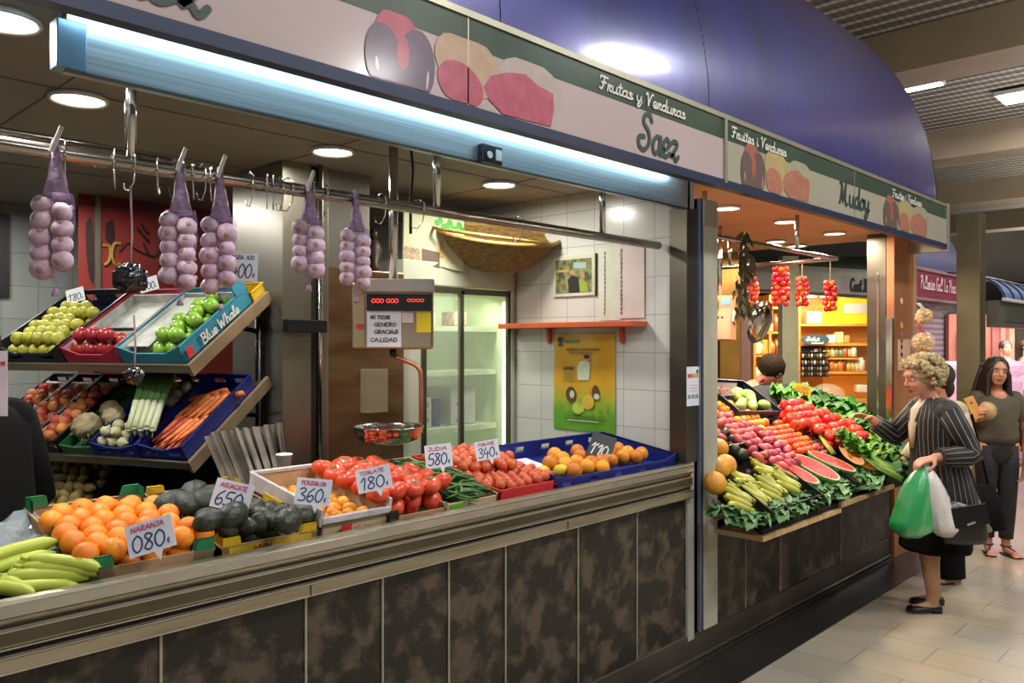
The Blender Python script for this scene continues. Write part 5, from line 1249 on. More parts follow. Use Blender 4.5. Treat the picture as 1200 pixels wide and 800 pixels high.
# ------------------------------------------------------------------ second stall
struct('ceiling.002', MB().bx(3.7, 6.9, -.25, 2.3, 2.5, 2.6), ORANGEC)
for i, (u, v) in enumerate(((852, 242), (921, 258), (978, 272), (1013, 281), (909, 281.6), (934, 286.6), (841, 279))):
    p = onZ(u, v, 2.5)
    if p.x < 6.8 and .1 < p.y < 2.2: downlight(p.x, p.y, 2.5, .075, 'round warm downlight in the salmon ceiling of the second stall', 'warm downlights of the second stall', LAMPO, 17, (1, .86, .68))
area('warm_fill', (5.6, 1.6, 2.42), .5, 26, (1, .8, .6))
area('warm_fill', (4.7, .5, 2.42), .4, 20, (1, .86, .7))
t = thing('display_counter', 'dark tiled display counter with wooden front boards under the second fruit display', 'counter', (0, 0, 0))
MB().bx(3.87, 6.52, .0, .08, .157, .7).build('tiled_front', DTILE, t)
for u in (873, 914, 985): x = onY(u, 650, 0).x; MB().bx(x - .003, x + .003, -.005, .0, .16, .66).build('edge_strip', TRIM, t)
SD = .62; DTA = math.atan(SD); DN = V((0, -SD, 1)).normalized(); DP0 = V((0, -.27, .70))
MB().bx(3.85, 4.85, -.285, .05, .64, .668).build('wooden_board', WOODL, t, .003)
MB().bx(4.85, 5.75, -.285, .05, .668, .696).build('wooden_board', WOODL, t, .003)
MB().exX([(-.265, .697), (.74, .697 + SD * 1.005), (.74, .66 + SD * 1.005), (-.265, .66)], 3.88, 6.5).build('sloping_top', RUBBER, t)
MB().exX([(-.006, 0), (-.03, .004), (-.012, .01), (-.012, .03), (-.02, .034), (-.008, .04), (.002, .152), (.01, .157), (.08, .157), (.08, 0)], 3.7, 6.51).build('kickplate', STEELD, t)
for z_, y_ in ((.158, -.002), (.036, -.022), (.012, -.03)): MB().bx(3.7, 6.51, y_ - .003, y_ + .002, z_ - .002, z_ + .002).build('bright_line', CHROME, t)
def dpt(u, v, h=0): return onPl(u, v, DP0 + DN * h, DN)
def DM(p, h=0): return T(p[0], p[1], .70 + SD * (p[1] + .27)) @ RX(DTA) @ T(0, 0, h)
def patch(key, poly, r, h, name, label, cat, group, layers=1, keep=1, sc=1):
    q = [dpt(u, v, h) for u, v in poly]; P = [(p.x, p.y) for p in q]
    def inside(x, y):
        c = False; j = len(P) - 1
        for i in range(len(P)):
            if (P[i][1] > y) != (P[j][1] > y) and x < (P[j][0] - P[i][0]) * (y - P[i][1]) / (P[j][1] - P[i][1]) + P[i][0]: c = not c
            j = i
        return c
    xs = [p[0] for p in P]; ys = [p[1] for p in P]; dy = 1.76 * r / math.sqrt(1 + SD * SD)
    for L in range(layers):
        y = min(ys) + L * dy * .5; row = 0
        while y < max(ys):
            x = min(xs) + (row % 2) * r + L * r * .8
            while x < max(xs):
                if inside(x, y) and random.random() < keep:
                    inst(name, F[key], DM((x + random.uniform(-.1, .1) * r, y), h + L * r * 1.5) @ rrot() @ Matrix.Scale(sc, 4), label, cat, group)
                x += 2.04 * r
            y += dy; row += 1
patch('pinkp', [(833, 484), (852, 489), (905, 520), (928, 546), (915, 552), (880, 541), (862, 522), (833, 506)], .031, .05, 'sweet_potato', 'reddish pink root in the sloping row under the yellow fruit', 'root vegetable', 'pink roots of the second stall', 2, .9)
patch('ytomato', [(834, 474), (862, 481), (892, 499), (884, 510), (860, 499), (834, 488)], .031, .05, 'yellow_tomato', 'yellow orange tomato in the upper row beside the post', 'tomato', 'yellow tomatoes of the second stall', 2, .95)
patch('cherry', [(884, 507), (905, 497), (930, 511), (950, 528), (932, 534), (905, 524)], .026, .05, 'orange_tomato', 'glossy orange red tomato above the watermelon slices', 'tomato', 'orange tomatoes of the second stall', 2, .95)
patch('rtomato', [(905, 474), (925, 474), (958, 488), (988, 498), (1006, 512), (985, 522), (965, 519), (940, 504), (914, 502)], .040, .07, 'ripe_tomato', 'large ripe red tomato in the middle of the second display', 'tomato', 'ripe tomatoes of the second stall', 2, .92)
patch('date', [(912, 496), (935, 503), (968, 520), (966, 531), (945, 524), (920, 506)], .02, .045, 'radish', 'small brownish red radish between the two tomato heaps', 'radish', 'radishes of the second stall', 1, .9)
# cantaloupes and dark fruit
for i, (u, v) in enumerate(((841, 525), (843, 549), (838, 566), (850, 545))):
    inst('cantaloupe', F['cant'], T(dpt(u, v, .10)) @ rrot() @ Matrix.Scale(.72, 4), 'round golden melon piled beside the pale post', 'melon', 'golden melons beside the post')
for i, (u, v) in enumerate(((850, 508), (861, 518), (872, 524), (858, 528), (868, 533))):
    inst('dark_avocado', F['avocado'], T(dpt(u, v, .06)) @ rrot() @ Matrix.Scale(1.5, 4), 'black green avocado above the golden melons', 'avocado', 'avocados of the second stall')
# watermelon slices
WR = mat('melon_red', 'd8483f', .35, 0, 'c23a38', 14, lo=.4, hi=.6); WW = mat('melon_white', 'd9d6a8', .5); WG = mat('melon_rind', '39602c', .4, 0, '5c8a44', 14)
def slice_mesh(a, b, dep, m):
    mb = MB(); n = 36
    rings = [(0, 0), (.88, 0), (.93, 1), (.97, 2), (1.0, 2)]
    prev = None
    for k, (s, mi) in enumerate(rings):
        vs = [V((a * s * math.cos(2*PI*i/n), b * s * math.sin(2*PI*i/n), 0)) for i in range(n)]
        base = len(mb.v)
        if k == 0: mb.v.append(V((0, 0, 0))); prev = base; continue
        mb.v += vs
        for i in range(n):
            if k == 1: mb.f.append((prev, base + i, base + (i + 1) % n)); mb.sm.append(False); mb.mi.append(0)
            else: mb.f.append((prev + i, base + i, base + (i + 1) % n, prev + (i + 1) % n)); mb.sm.append(False); mb.mi.append(mi)
        prev = base
    for j in range(1, 6):
        t_ = j / 5 * PI / 2; base = len(mb.v)
        mb.v += [V((a * math.cos(t_) * math.cos(2*PI*i/n), b * math.cos(t_) * math.sin(2*PI*i/n), -dep * math.sin(t_))) for i in range(n)]
        for i in range(n): mb.f.append((prev + i, base + i, base + (i + 1) % n, prev + (i + 1) % n)); mb.sm.append(True); mb.mi.append(2)
        prev = base
    me = mb.mesh('watermelon_slice', m); return me
SLM = slice_mesh(.235, .095, .09, [WR, WW, WG])
SEED = mat('seed', '1d120c', .4)
for i, (u0, v0, u1, v1, lb, w_) in enumerate(((902, 538, 962, 565, 'long watermelon slice nearest to the bananas', .8), (928, 534, 986, 560, 'middle watermelon slice with a wide pale rim', 1.0), (946, 529, 1004, 550, 'uppermost watermelon slice beside the papaya', .95))):
    a = dpt(u0, v0, .10); b = dpt(u1, v1, .10); L = (b - a).length / 2; c = (a + b) / 2
    M = frame(c, b - a, V((0, 0, 1)).cross(b - a) * 1.0 + V((0, 0, .15)))
    o = inst('watermelon_slice', SLM, M @ Matrix.Diagonal((L / .235, w_, 1, 1)) , lb, 'watermelon')
    rn = random.Random(i); mb = MB()
    for k in range(14): mb.ell((rn.uniform(-.16, .16), rn.uniform(-.05, .05), .001), (.006, .0035, .002), 6, 4)
    q = mb.build('seeds', SEED, o)
PAP = slice_mesh(.17, .042, .05, [mat('papaya', 'd9771c', .4, 0, 'c4731f', 12), mat('papaya_rim', 'e0a83c', .5), mat('papaya_skin', 'b3862c', .5, 0, '8a7a2a', 8)])
for i, (u0, v0, u1, v1, lb) in enumerate(((984, 520, 1012, 544, 'cut papaya half lying upper side by the celery'), (994, 530, 1030, 550, 'cut papaya half with orange flesh beside the watermelon'))):
    a = dpt(u0, v0, .11); b = dpt(u1, v1, .11); c = (a + b) / 2
    inst('papaya_half', PAP, frame(c, b - a, V((0, 0, 1)).cross(b - a) + V((0, 0, .2))) @ Matrix.Diagonal(((b - a).length / .34, 1, 1, 1)), lb, 'papaya')
# banana bunches
for i, (u, v, n, az, lb) in enumerate(((868, 566, 4, -.3, 'ripening banana hand at the upper left of the banana box'), (861, 584, 5, -.9, 'ripening banana hand at the front left corner of the box'), (880, 583, 5, -1.0, 'ripening banana hand in the middle of the banana box'),
                                     (899, 572, 5, -1.15, 'ripening banana hand right of the middle of the box'), (918, 566, 4, -1.0, 'ripening banana hand touching the nearest watermelon slice'), (893, 554, 4, -.5, 'yellower banana hand at the back of the banana box'))):
    c = dpt(u, v, .06); t = thing('banana_bunch', lb, 'bananas', c)
    for k in range(n):
        inst('banana', BY[k % 2], RX(DTA) @ RZ(az + .24 * (k - n / 2)) @ T(.0, -.036 * (k - n / 2), .012 * math.sin(k)) @ RX(.75 + .12 * k), parent=t)
# black banana box and the crates along the edge
t = crate('black_box', 'black cardboard banana box with upside down lettering at the display corner', BLACKP, DM((3.9, -.25), .002), .62, .5, .10, None, .09, dips=False)
write(MB(), 'Mifra', 0, 0, .05, .16, .2, .05).build('lettering', mat('let_pink', 'c9a9a0', .6), t, 0, Matrix(((0, 0, -1, -.0052), (-1, 0, 0, .05), (0, 1, 0, 0), (0, 0, 0, 1))) @ T(-.33, .02, 0) @ T(.13, .025, 0) @ RZ(PI) @ T(-.13, -.025, 0))
MB().bx(-.006, -.0045, .40, .46, .02, .07).build('red_print', REDCARD, t)
for i, x in enumerate((4.55, 5.1, 5.65)):
    crate('black_box', ('dark crate under the watermelon slices', 'dark crate under the papaya halves', 'dark crate at the far end of the front row')[i], BLACKP, DM((x, -.25), .002), .52, .5, .09, 'f', .07, dips=False)
# leafy greens
def leafy(name, m, n, L, W_, ruffle, up, seed, ribs=None):
    rn = random.Random(seed); mb = MB()
    for k in range(n):
        az = 2 * PI * k / n * 2.4 + rn.uniform(-.3, .3); tl = up * (.35 + .65 * k / n) + rn.uniform(-.1, .1); R = RZ(az); nu, nv = 6, 7; vs = []
        ph = rn.uniform(0, 6); s = rn.uniform(.8, 1.1)
        for j in range(nv + 1):
            t = j / nv; w = W_ * s * (math.sin(PI * min(t * .72 + .1, 1)) ** .7)
            bend = tl - t * .9
            r = L * s * t
            for i in range(nu + 1):
                q = i / nu * 2 - 1; e = abs(q) ** 1.5
                rz = ruffle * math.sin(9 * t + ph + 3 * q) * e * (.3 + t) + .02 * q * q
                vs.append(R @ V((r * math.cos(bend * 1.0), q * w, .01 + r * math.sin(max(bend, -.3)) + rz)))
        mb.add(vs, [(j*(nu+1)+i, j*(nu+1)+i+1, (j+1)*(nu+1)+i+1, (j+1)*(nu+1)+i) for j in range(nv) for i in range(nu)], True)
    return mb.mesh(name, m)
GL = [mat('leaf_%d' % k, c, .5, 0, c2, 9, rnd=.25, sss=.05, bump=.4, bscale=60) for k, (c, c2) in enumerate((('3f7a28', '2c5c1e'), ('6ba535', '4b8526'), ('2c5226', '1e3d1c'), ('9dbb45', '78a02e'), ('3d6c36', '7da06c')))]
LV = [leafy('lettuce', GL[0], 16, .14, .065, .02, 1.2, 1), leafy('lettuce', GL[1], 18, .13, .06, .025, 1.3, 2), leafy('chard', GL[2], 12, .2, .07, .02, .9, 3), leafy('lettuce', GL[3], 14, .11, .05, .02, 1.3, 4), leafy('cabbage_leaf', GL[4], 6, .14, .085, .022, .45, 5)]
spots = [(1028, 532, 1, .9), (1038, 543, 2, .9), (1044, 534, 0, .9), (1020, 526, 0, .9), (1036, 528, 2, .8), (1046, 548, 0, .8), (997, 517, 3, 1.0), (1008, 521, 3, 1.1), (1018, 530, 3, .9), (930, 478, 1, 1.0), (943, 476, 0, 1.1), (955, 474, 2, 1.0), (950, 486, 1, .9), (966, 482, 0, 1.1), (978, 490, 1, 1.0), (985, 481, 0, 1.2), (998, 486, 1, 1.1), (1008, 493, 0, 1.1), (993, 497, 0, 1.0), (1005, 504, 1, 1.0), (1018, 506, 0, 1.0), (1022, 517, 2, .9), (1012, 514, 1, .9), (970, 470, 2, .9), (942, 463, 0, .9), (1030, 513, 0, .8), (1036, 520, 2, .9), (928, 469, 3, .8), (918, 465, 1, .8)]
LBL = {0: ('green_lettuce', 'dark green leafy lettuce in the rows of greens behind the tomatoes', 'lettuce', 'dark green lettuces of the second stall'), 1: ('curly_lettuce', 'bright green curly lettuce in the rows of greens behind the tomatoes', 'lettuce', 'bright green lettuces of the second stall'),
       3: ('pale_lettuce', 'pale yellow green leafy head among the greens', 'lettuce', 'pale leafy heads of the second stall'), 2: ('chard_bunch', 'dark chard bunch with broad leaves among the lettuces', 'chard', 'chard bunches of the second stall')}
for i, (u, v, k, s) in enumerate(spots):
    if dpt(u, v, .02).x > 6.4 and dpt(u, v, .02).y < .3: u -= 12
    nm, lb, ct, gp = LBL[k]
    inst(nm, LV[k], T(dpt(u, v, .02)) @ RX(DTA * .7) @ RZ(random.uniform(0, 6)) @ Matrix.Scale(s * 1.05, 4), lb, ct, gp)
for i, (u, v) in enumerate(((847, 598), (862, 606), (880, 607), (898, 601), (912, 595), (925, 590), (938, 584), (950, 580), (962, 575), (975, 572), (988, 566), (1000, 560), (1013, 562), (1026, 558), (1038, 553), (1007, 552))):
    inst('cabbage_leaf', LV[4], T(dpt(u, v, .05)) @ RX(random.uniform(-.1, .4)) @ RZ(-1.2 + random.uniform(-1.3, 1.3)) @ Matrix.Scale(random.uniform(.65, .95), 4), 'crumpled cabbage leaf laid along the front edge of the display', 'leaf', 'cabbage leaves along the front edge')
# celery
CELG = mat('celery', 'b4d466', .4, 0, '8fbc48', 20, stretch=(1, 1, .2))
for i, (u, v, a) in enumerate(((1013, 533, -1.2), (1021, 538, -1.0), (1029, 546, -1.25))):
    t = thing('celery_bunch', ('celery bunch nearest to the papaya halves', 'middle celery bunch of the three', 'celery bunch nearest to the shopping bags')[i], 'celery', T(dpt(u, v, .12)) @ RX(DTA) @ RZ(a) @ Matrix.Scale(1.25, 4))
    rn = random.Random(i); mb = MB()
    for k in range(7): y = .013 * (k - 3); mb.tube([(.13, y * .5, .005 * (k % 2)), (0, y, .012 * (k % 2)), (-.08, y * 1.6, .02)], [.008, .008, .004], 7)
    mb.build('stalk', CELG, t); inst('leaves', LV[1], T(-.11, 0, .02) @ Matrix.Scale(.55, 4), parent=t)
# leek/asparagus diagonal
t = thing('asparagus_bunch', 'yellow green stalk bundle standing between the tomatoes and the papaya', 'stalks', T(dpt(965, 520, .08)))
a = dpt(961, 510, .1) - dpt(965, 520, .08); b = dpt(977, 532, .07) - dpt(965, 520, .08)
mb = MB()
for k in range(5): o_ = V((.012 * (k - 2), 0, .006 * (k % 2))); mb.tube([a + o_, (a + b) / 2 + o_, b + o_], [.004, .008, .008], 6)
mb.build('stalk', mat('stalky', 'b9b040', .5, 0, '7f9a3a', 10), t)
# blue crate of marrows and the clear box
M = DM(dpt(858, 492, .03), .05) @ RZ(-.12)
crate('blue_crate', 'navy crate of pale courgettes tilted at the top of the second display', NAVYP, M @ T(-.12, -.05, -.01), .5, .36, .12, 'flr', .11, dips=False)
for i, (x, y) in enumerate(((.0, .02), (.07, .06), (.15, .03), (.22, .1), (.1, .15), (.18, .18), (.27, .16), (.3, .04))):
    inst('pale_courgette', F['pinkp'], M @ T(x, y, .09) @ RZ(.4 * i) @ RY(PI / 2) @ Matrix.Scale(1.1, 4), 'pale green courgette in the navy crate', 'courgette', 'courgettes in the navy crate').data = F['pinkp']
CGM = mat('courgette', 'b9c96a', .4, 0, '98b04a', 14, rnd=.2)
cgm = fruit('pale_courgette', [CGM], .036, 'melon', 12, 8)
for o in bpy.data.objects:
    if o.name.startswith('pale_courgette'): o.data = cgm
# yellow sign
p = dpt(939, 458, .10); t = thing('yellow_price_sign', 'yellow card with red handwritten price standing in the lettuces', 'price tag', frame(p, (.69, -.72, -.1), (0, 0, 1)) @ RZ(-.16))
MB().bx(-.075, .075, -.05, .05, 0, .003).build('card', mat('ycard', 'e8c43a', .5), t)
write(MB(), '1600', -.055, -.035, .035, .2, .11, .1, .004).build('digits', REDBOX, t); write(MB(), 'LLARG', -.05, .01, .026, .2, .1, .1, .004).build('heading', mat('sign_or', 'd0602a', .6), t)
p = dpt(835, 470, .10); t = thing('clear_punnet', 'clear plastic box of red fruit at the top beside the post', 'box', T(dpt(845, 463, .12)) )
MB().bx(-.1, .1, -.06, .06, 0, .004).bx(-.1, .1, -.06, -.056, 0, .08).bx(-.1, .1, .056, .06, 0, .08).bx(-.1, -.096, -.06, .06, 0, .08).bx(.096, .1, -.06, .06, 0, .08).build('clear_walls', mat('clear_plastic', 'd0c8c0', .1, alpha=.35), t)
mb = MB(); rn = random.Random(3)
for k in range(24): mb.ell((rn.uniform(-.08, .08), rn.uniform(-.045, .045), rn.uniform(.015, .04)), .014, 8, 6)
mb.build('red_fruit', mat('redfruit', 'c9352a', .3), t)

# rails of the second stall
t = thing('hanging_rail', 'angled steel rail of the second stall with its ceiling rods', 'rail', (0, 0, 0))
MB().cyl((3.95, .15, 2.26), (5.85, .15, 2.26), .016, None, 12).cyl((5.82, .15, 2.255), (5.85, 1.2, 2.255), .016, None, 12).build('rail_tube', PIPE, t)
for x, y in ((4.02, .15), (5.2, .15), (5.85, 1.0)): MB().cyl((x, y, 2.27), (x, y, 2.5), .014, None, 10).build('rod', CHROME, t)
TOMH = fruit('hung_tomato', [mat('hung_tomato', 'd92f1c', .25, 0, 'c9281a', 8, rnd=.3)], .0225, 'round', 12, 8)
def tomstring(u, v0, v1, cols, x, label):
    p = onX(u, v0, x); d = (p - CAM).dot(V((.722, .692, 0))); k = d / 950
    t = thing('tomato_string', label, 'tomatoes', (p.x, p.y, 2.245)); zt = CAM.z + (402 - v0) * k - 2.245; zb = CAM.z + (402 - v1) * k - 2.245
    MB().tube([(0, 0, .03), (0, 0, zt * .5), (0, 0, zb * .9)], .003, 5).build('string', mat('twine', 'b89a5a', .8) if 'twine' not in bpy.data.materials else bpy.data.materials['twine'], t)
    n = int((zt - zb) / .036)
    for j in range(n):
        for i in range(cols):
            a = 2 * PI * i / cols + j * .5; R = .026 + .012 * (cols > 3) + .008 * math.sin(PI * j / n)
            inst('tomato', TOMH, T(R * math.cos(a) * (1 if cols < 4 else 1.5), R * math.sin(a), zt - .02 - j * .036 + random.uniform(-.006, .006)) @ rrot(), parent=t)
tomstring(915, 313, 358, 5, 5.84, 'widest string of red tomatoes hanging from the rear rail')
tomstring(940, 324, 362, 3, 5.835, 'narrow tomato string just right of the widest one')
tomstring(973, 329, 364, 3, 5.83, 'tomato string nearest to the dark column')
tomstring(882, 325, 366, 3, 5.845, 'tomato string half hidden by the dried leaf garland')
# dried garland
p = onY(870, 285, .15); t = thing('leaf_garland', 'dried brown green leaf garland hanging from the rail end', 'garland', (p.x, .13, 2.26))
rn = random.Random(9); DG = mat('dried_garland', '4a4a2e', .7, 0, '6b5a34', 14, rnd=.2)
mb = MB()
for k in range(150):
    z = .06 - .5 * rn.random(); w = .03 + .05 * min(1, (.1 - z) * 2.4); a = rn.uniform(0, 6.28)
    c = V((w * math.cos(a) * rn.random(), w * math.sin(a) * rn.random(), z)); R = Euler((rn.uniform(-.6, .6), rn.uniform(-.5, .5), rn.uniform(0, 6.28))).to_matrix()
    q = [V((0, 0, .0)), V((.014, .004, -.025)), V((0, .008, -.07)), V((-.014, .004, -.025))]; mb.add([c + R @ v for v in q], [(0, 1, 2, 3)], True)
mb.build('leaves', DG, t); MB().tube([(0, 0, .05), (0, 0, -.4)], .008, 6).build('stem', DG, t)
# yellow bananas hung beside the post
t = thing('hanging_bananas', 'yellow banana hand hanging beside the pale post', 'bananas', atd(836, 345, 5.0))
BYL = banana_mesh(.15, .016, 1.2, mat('banana_yellow', 'e0c02a', .4))
for k in range(5): inst('banana', BYL, T(.02 * (k - 2), 0, -.06) @ RZ(.4 * k) @ RY(PI / 2), parent=t)
# second scale
B = frame(atd(846, 370, 5.6), (.692, -.722, 0), (0, 0, 1)); t = thing('shop_scale', 'salmon lit weighing scale with blue screen and receipt', 'scale', B)
SAL = mat('salmon_panel', 'c98a68', .45, .2)
MB().bx(-.08, .10, -.17, .14, -.1, 0).build('housing', SAL, t, .006); MB().bx(.0, .05, .08, .12, 0, .004).build('blue_screen', emis('blue_screen', '5aa8e8', 1.1), t)
MB().bx(-.085, .06, -.16, .05, 0, .004).build('sheet', mat('salmon_sheet', 'd99a78', .6), t)
mb = MB()
for x in (-.03, .0): mb.cyl((x, -.01, .004), (x, -.01, .006), .008, None, 10)
mb.build('knob', BLACK, t); MB().bx(.07, .085, -.04, .04, 0, .02).build('receipt', WHITE, t)
MB().lathe([(0, 0), (.1, -.005), (.15, -.03), (.155, -.028), (.1, .0), (0, .005)], 24).build('tilted_pan', CHROME, t, 0, T(.29, -.05, .0) @ RY(.75) @ RX(.3))
MB().cyl((.0, .14, -.05), (.0, .63, -.05), .014).build('pole', CHROME, t)
# columns at the back of the stall
BM2 = mat('bronze_panel', '9c7a3c', .3, .7, '7a5c2c', 2)
def camframe(u, v, d): return frame(atd(u, v, d), (.692, -.722, 0), (0, 0, 1))
def panel(name, label, cat, u0, v0, u1, v1, d, th, m, bev=0, group=None):
    B = camframe(u0, v1, d); k = d / 950
    return tag(MB().bx(0, (u1 - u0) * k, 0, (v1 - v0) * k, -th, 0).build(name, m, None, bev, B), label, cat, group)
def to_floor(d): return 402 + 1.65 * 950 / d
panel('bronze_column', 'golden bronze column behind the weighing scale', 'column', 844, 284, 868, to_floor(7.9), 7.9, .2, BM2, .004)
panel('purple_column', 'dull purple brown column beside the tilted pan', 'column', 868, 300, 880, to_floor(8.0), 8.0, .1, mat('purple_brown', '6d5048', .5), .004)
panel('pale_post', 'pale grey green post standing behind the tomato strings', 'post', 917, 300, 936, to_floor(8.0), 8.0, .14, mat('greygreen', '8f9178', .5, .2), .004)

# neighbouring delicatessen seen through the stall
D2 = 9.6; K = D2 / 950
def shop(u, v, z=0): return atd(u, v, D2 - z)
CF = camframe(880, to_floor(D2), D2)
t = thing('deli_shelving', 'lit wooden shelving of the delicatessen behind the second stall', 'shelving', CF)
def lx(u): return (u - 880) * K
def lz(v): return (to_floor(D2) - v) * K
HONEY = mat('honey_wood', 'c98a3c', .5, 0, 'b3772f', 5, stretch=(1, 6, 1), emit='c9782a', es=.12); YEL = mat('yellow_lit', 'd9c020', .6, emit='e8d020', es=.45)  # shop light is put into wood and backdrop as a glow
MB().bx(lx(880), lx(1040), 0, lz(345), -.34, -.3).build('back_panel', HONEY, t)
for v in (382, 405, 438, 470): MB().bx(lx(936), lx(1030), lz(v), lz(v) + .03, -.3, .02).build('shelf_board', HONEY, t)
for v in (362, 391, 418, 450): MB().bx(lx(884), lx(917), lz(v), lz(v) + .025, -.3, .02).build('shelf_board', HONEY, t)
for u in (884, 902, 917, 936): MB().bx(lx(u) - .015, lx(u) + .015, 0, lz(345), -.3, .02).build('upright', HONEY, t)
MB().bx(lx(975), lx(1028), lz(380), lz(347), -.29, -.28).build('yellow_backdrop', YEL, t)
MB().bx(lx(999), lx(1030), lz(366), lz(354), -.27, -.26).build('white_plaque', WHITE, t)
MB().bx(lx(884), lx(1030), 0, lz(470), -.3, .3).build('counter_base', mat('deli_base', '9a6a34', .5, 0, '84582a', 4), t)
MB().bx(lx(975), lx(1030), lz(470), lz(441), -.29, -.28).build('orange_backdrop', mat('orange_lit', 'dd8a2c', .6, emit='e08428', es=.35), t)  # orange light is put into this backdrop as a glow
for u in (945, 965, 990, 1005): MB().bx(lx(u), lx(u + 12), lz(348), lz(345), -.1, .0).build('lamp_strip', emis('deli_lamp', 'fff0d8', 5) if 'deli_lamp' not in bpy.data.materials else bpy.data.materials['deli_lamp'], t)
area('deli_light', atd(955, 350, D2 - .5), .8, 45, (1, .8, .5), (.4, 0, -.8))
rn = random.Random(21)
JC = ['c9b48a', 'e0d0b0', '8a4a2a', 'b8863c', '6a3a2a', 'd9d0c0', '7a8a6a', 'c06a3a']
JM = [mat('jar_%d' % k, c, .3, 0, None, 20, rnd=.2) for k, c in enumerate(JC)]
LIDM = mat('jar_lid', 'c9b060', .3, .6)
def jar_mesh(k, h, r): return MB().lathe([(0, 0), (r, 0), (r, h * .75), (r * .55, h * .86), (r * .5, h), (0, h)], 12).mesh('jar', JM[k])
jms = [jar_mesh(k, .09 + .02 * (k % 3), .03 + .006 * (k % 2)) for k in range(8)]
def deli(u, v, k, s=1): inst('jar', jms[k], CF @ T(lx(u), lz(v) + .031, -.05) @ RX(-PI / 2) @ Matrix.Scale(s, 4), 'small jar on the lit delicatessen shelves', 'jar', 'jars on the delicatessen shelves')
for u in range(956, 1014, 5): deli(u, 438, rn.randrange(8), 1.25)
for u in range(952, 1004, 5): deli(u, 421, rn.randrange(8), 1.1)
for u in range(887, 917, 6): deli(u, 391, rn.randrange(8), 1.2)
for u in range(887, 917, 6): deli(u, 418, rn.randrange(8), 1.4); 
for u in range(887, 917, 6): deli(u, 450, rn.randrange(8), 1.3)
deli(910, 391, 2, 1.6)
MB().bx(lx(950), lx(1006), lz(421), lz(421) + .02, -.3, .02).build('shelf_board', HONEY, t)
# bottle rack with oval sign
t = thing('spice_rack', 'dark rack of small bottles under an oval blue sign', 'rack', CF @ T(lx(937), 0, .06))
w_ = lx(968) - lx(937)
MB().bx(0, w_, lz(441), lz(402), -.1, -.08).build('back_board', BLACK, t)
for v in (413, 420, 428, 435, 441): MB().bx(0, w_, lz(v), lz(v) + .012, -.08, .03).build('shelf', BLACK, t)
MB().prism(circ(w_ / 2, lz(398), w_ / 2 * 1.05, .06, 24), .02, 0).build('oval_sign', mat('oval_blue', '2a4252', .4), t)
write(MB(), 'Salut', w_*.15, lz(399), .04, .2, w_*.5, .1, .022).build('lettering', LETW, t); write(MB(), 'natural', w_*.35, lz(402.5), .022, .2, w_*.45, .1, .022).build('lettering', LETW, t)
bt = MB().lathe([(0, 0), (.013, 0), (.013, .04), (.006, .048), (.006, .056), (0, .056)], 8)
bms = [bt.mesh('small_bottle', m) for m in (JM[5], JM[4], JM[6])]
for v in (420, 428, 435, 441):
    for k in range(9): inst('small_bottle', bms[(k + v) % 3], CF @ T(lx(937) + w_ * (k + .5) / 9, lz(v) + .013, .06) @ RX(-PI / 2), 'tiny bottle standing on the dark spice rack', 'bottle', 'bottles on the spice rack')
for i, (u, v, w2, h2, c, lb) in enumerate(((884, 418, 8, 14, 'd9c9b0', 'white picture card standing on the left delicatessen shelf'), (893, 418, 12, 17, 'e09a30', 'orange box on the left delicatessen shelf'), (946, 382, 18, 14, 'c9a890', 'basket of wrapped sweets on the top shelf'), (972, 405, 8, 10, 'c9c4d9', 'white and purple bag on the middle shelf'), (981, 405, 8, 13, 'e8c880', 'cream tin on the middle shelf'), (990, 405, 6, 9, 'd98a50', 'orange tin on the middle shelf'), (1005, 463, 12, 9, 'd9d0c4', 'white dish on the orange lit counter'))):
    tag(MB().bx(0, w2 * K, 0, h2 * K, -.06, .06).build('package', mat('pk%d' % i, c, .5, 0, None, 20, bump=.3), None, .012, CF @ T(lx(u), lz(v) + .031, -.06)), lb, 'package')
t = thing('glass_dome', 'glass dome with pastries on the delicatessen counter', 'dome', CF @ T(lx(962), lz(466), .2))
MB().lathe([(.2, 0), (.2, .06), (.16, .13), (.08, .17), (0, .18)], 20).build('dome', GLASS, t, 0, RX(-PI / 2)); mb = MB()
for k in range(8): mb.ell((.02 * (k * 5 % 8) - .08, .03 + .02 * (k % 3), .03 * (k % 3)), (.04, .03, .03), 8, 6)
mb.build('pastry', mat('pastry', 'c98a4a', .6, 0, 'a8682c', 20), t)
# fascia of the row behind
B = camframe(884, 338, 8.6); k8 = 8.6 / 950; t = thing('rear_fascia', 'grey fascia sign of the row behind with dark letters', 'sign', B @ RZ(-.06))
MB().bx(0, 150 * k8, 0, 30 * k8, -.1, 0).build('sign_panel', mat('fascia_grey', '9a988e', .5, 0, '8b897f', 3), t)
MB().bx(0, 150 * k8, 30 * k8, 42 * k8, -.1, 0.005).build('green_band', GREENB, t)
MB().bx(0, 150 * k8, -.03, 0, -.1, .01).build('lower_edge', STEELD, t)
write(MB(), 'Cort Xicoia', 112 * k8, 4 * k8, .13, .2, 34 * k8, .0, .004).build('lettering', INKK, t)
for i, u in enumerate((945, 985)): MB().bx((u - 884) * k8, (u - 866) * k8, 4 * k8, 22 * k8, 0, .003).build('printed_bottle', mat('fasc_%d' % i, ('8d8678', '958b84')[i], .5), t)
panel('dark_gap_sheet', 'black sheet painting the dark hall beyond the second stall ceiling', 'panel', 880, 283, 1050, 300, 8.4, .3, RUBBER)  # black sheet added for the darkness beyond the stall ceiling

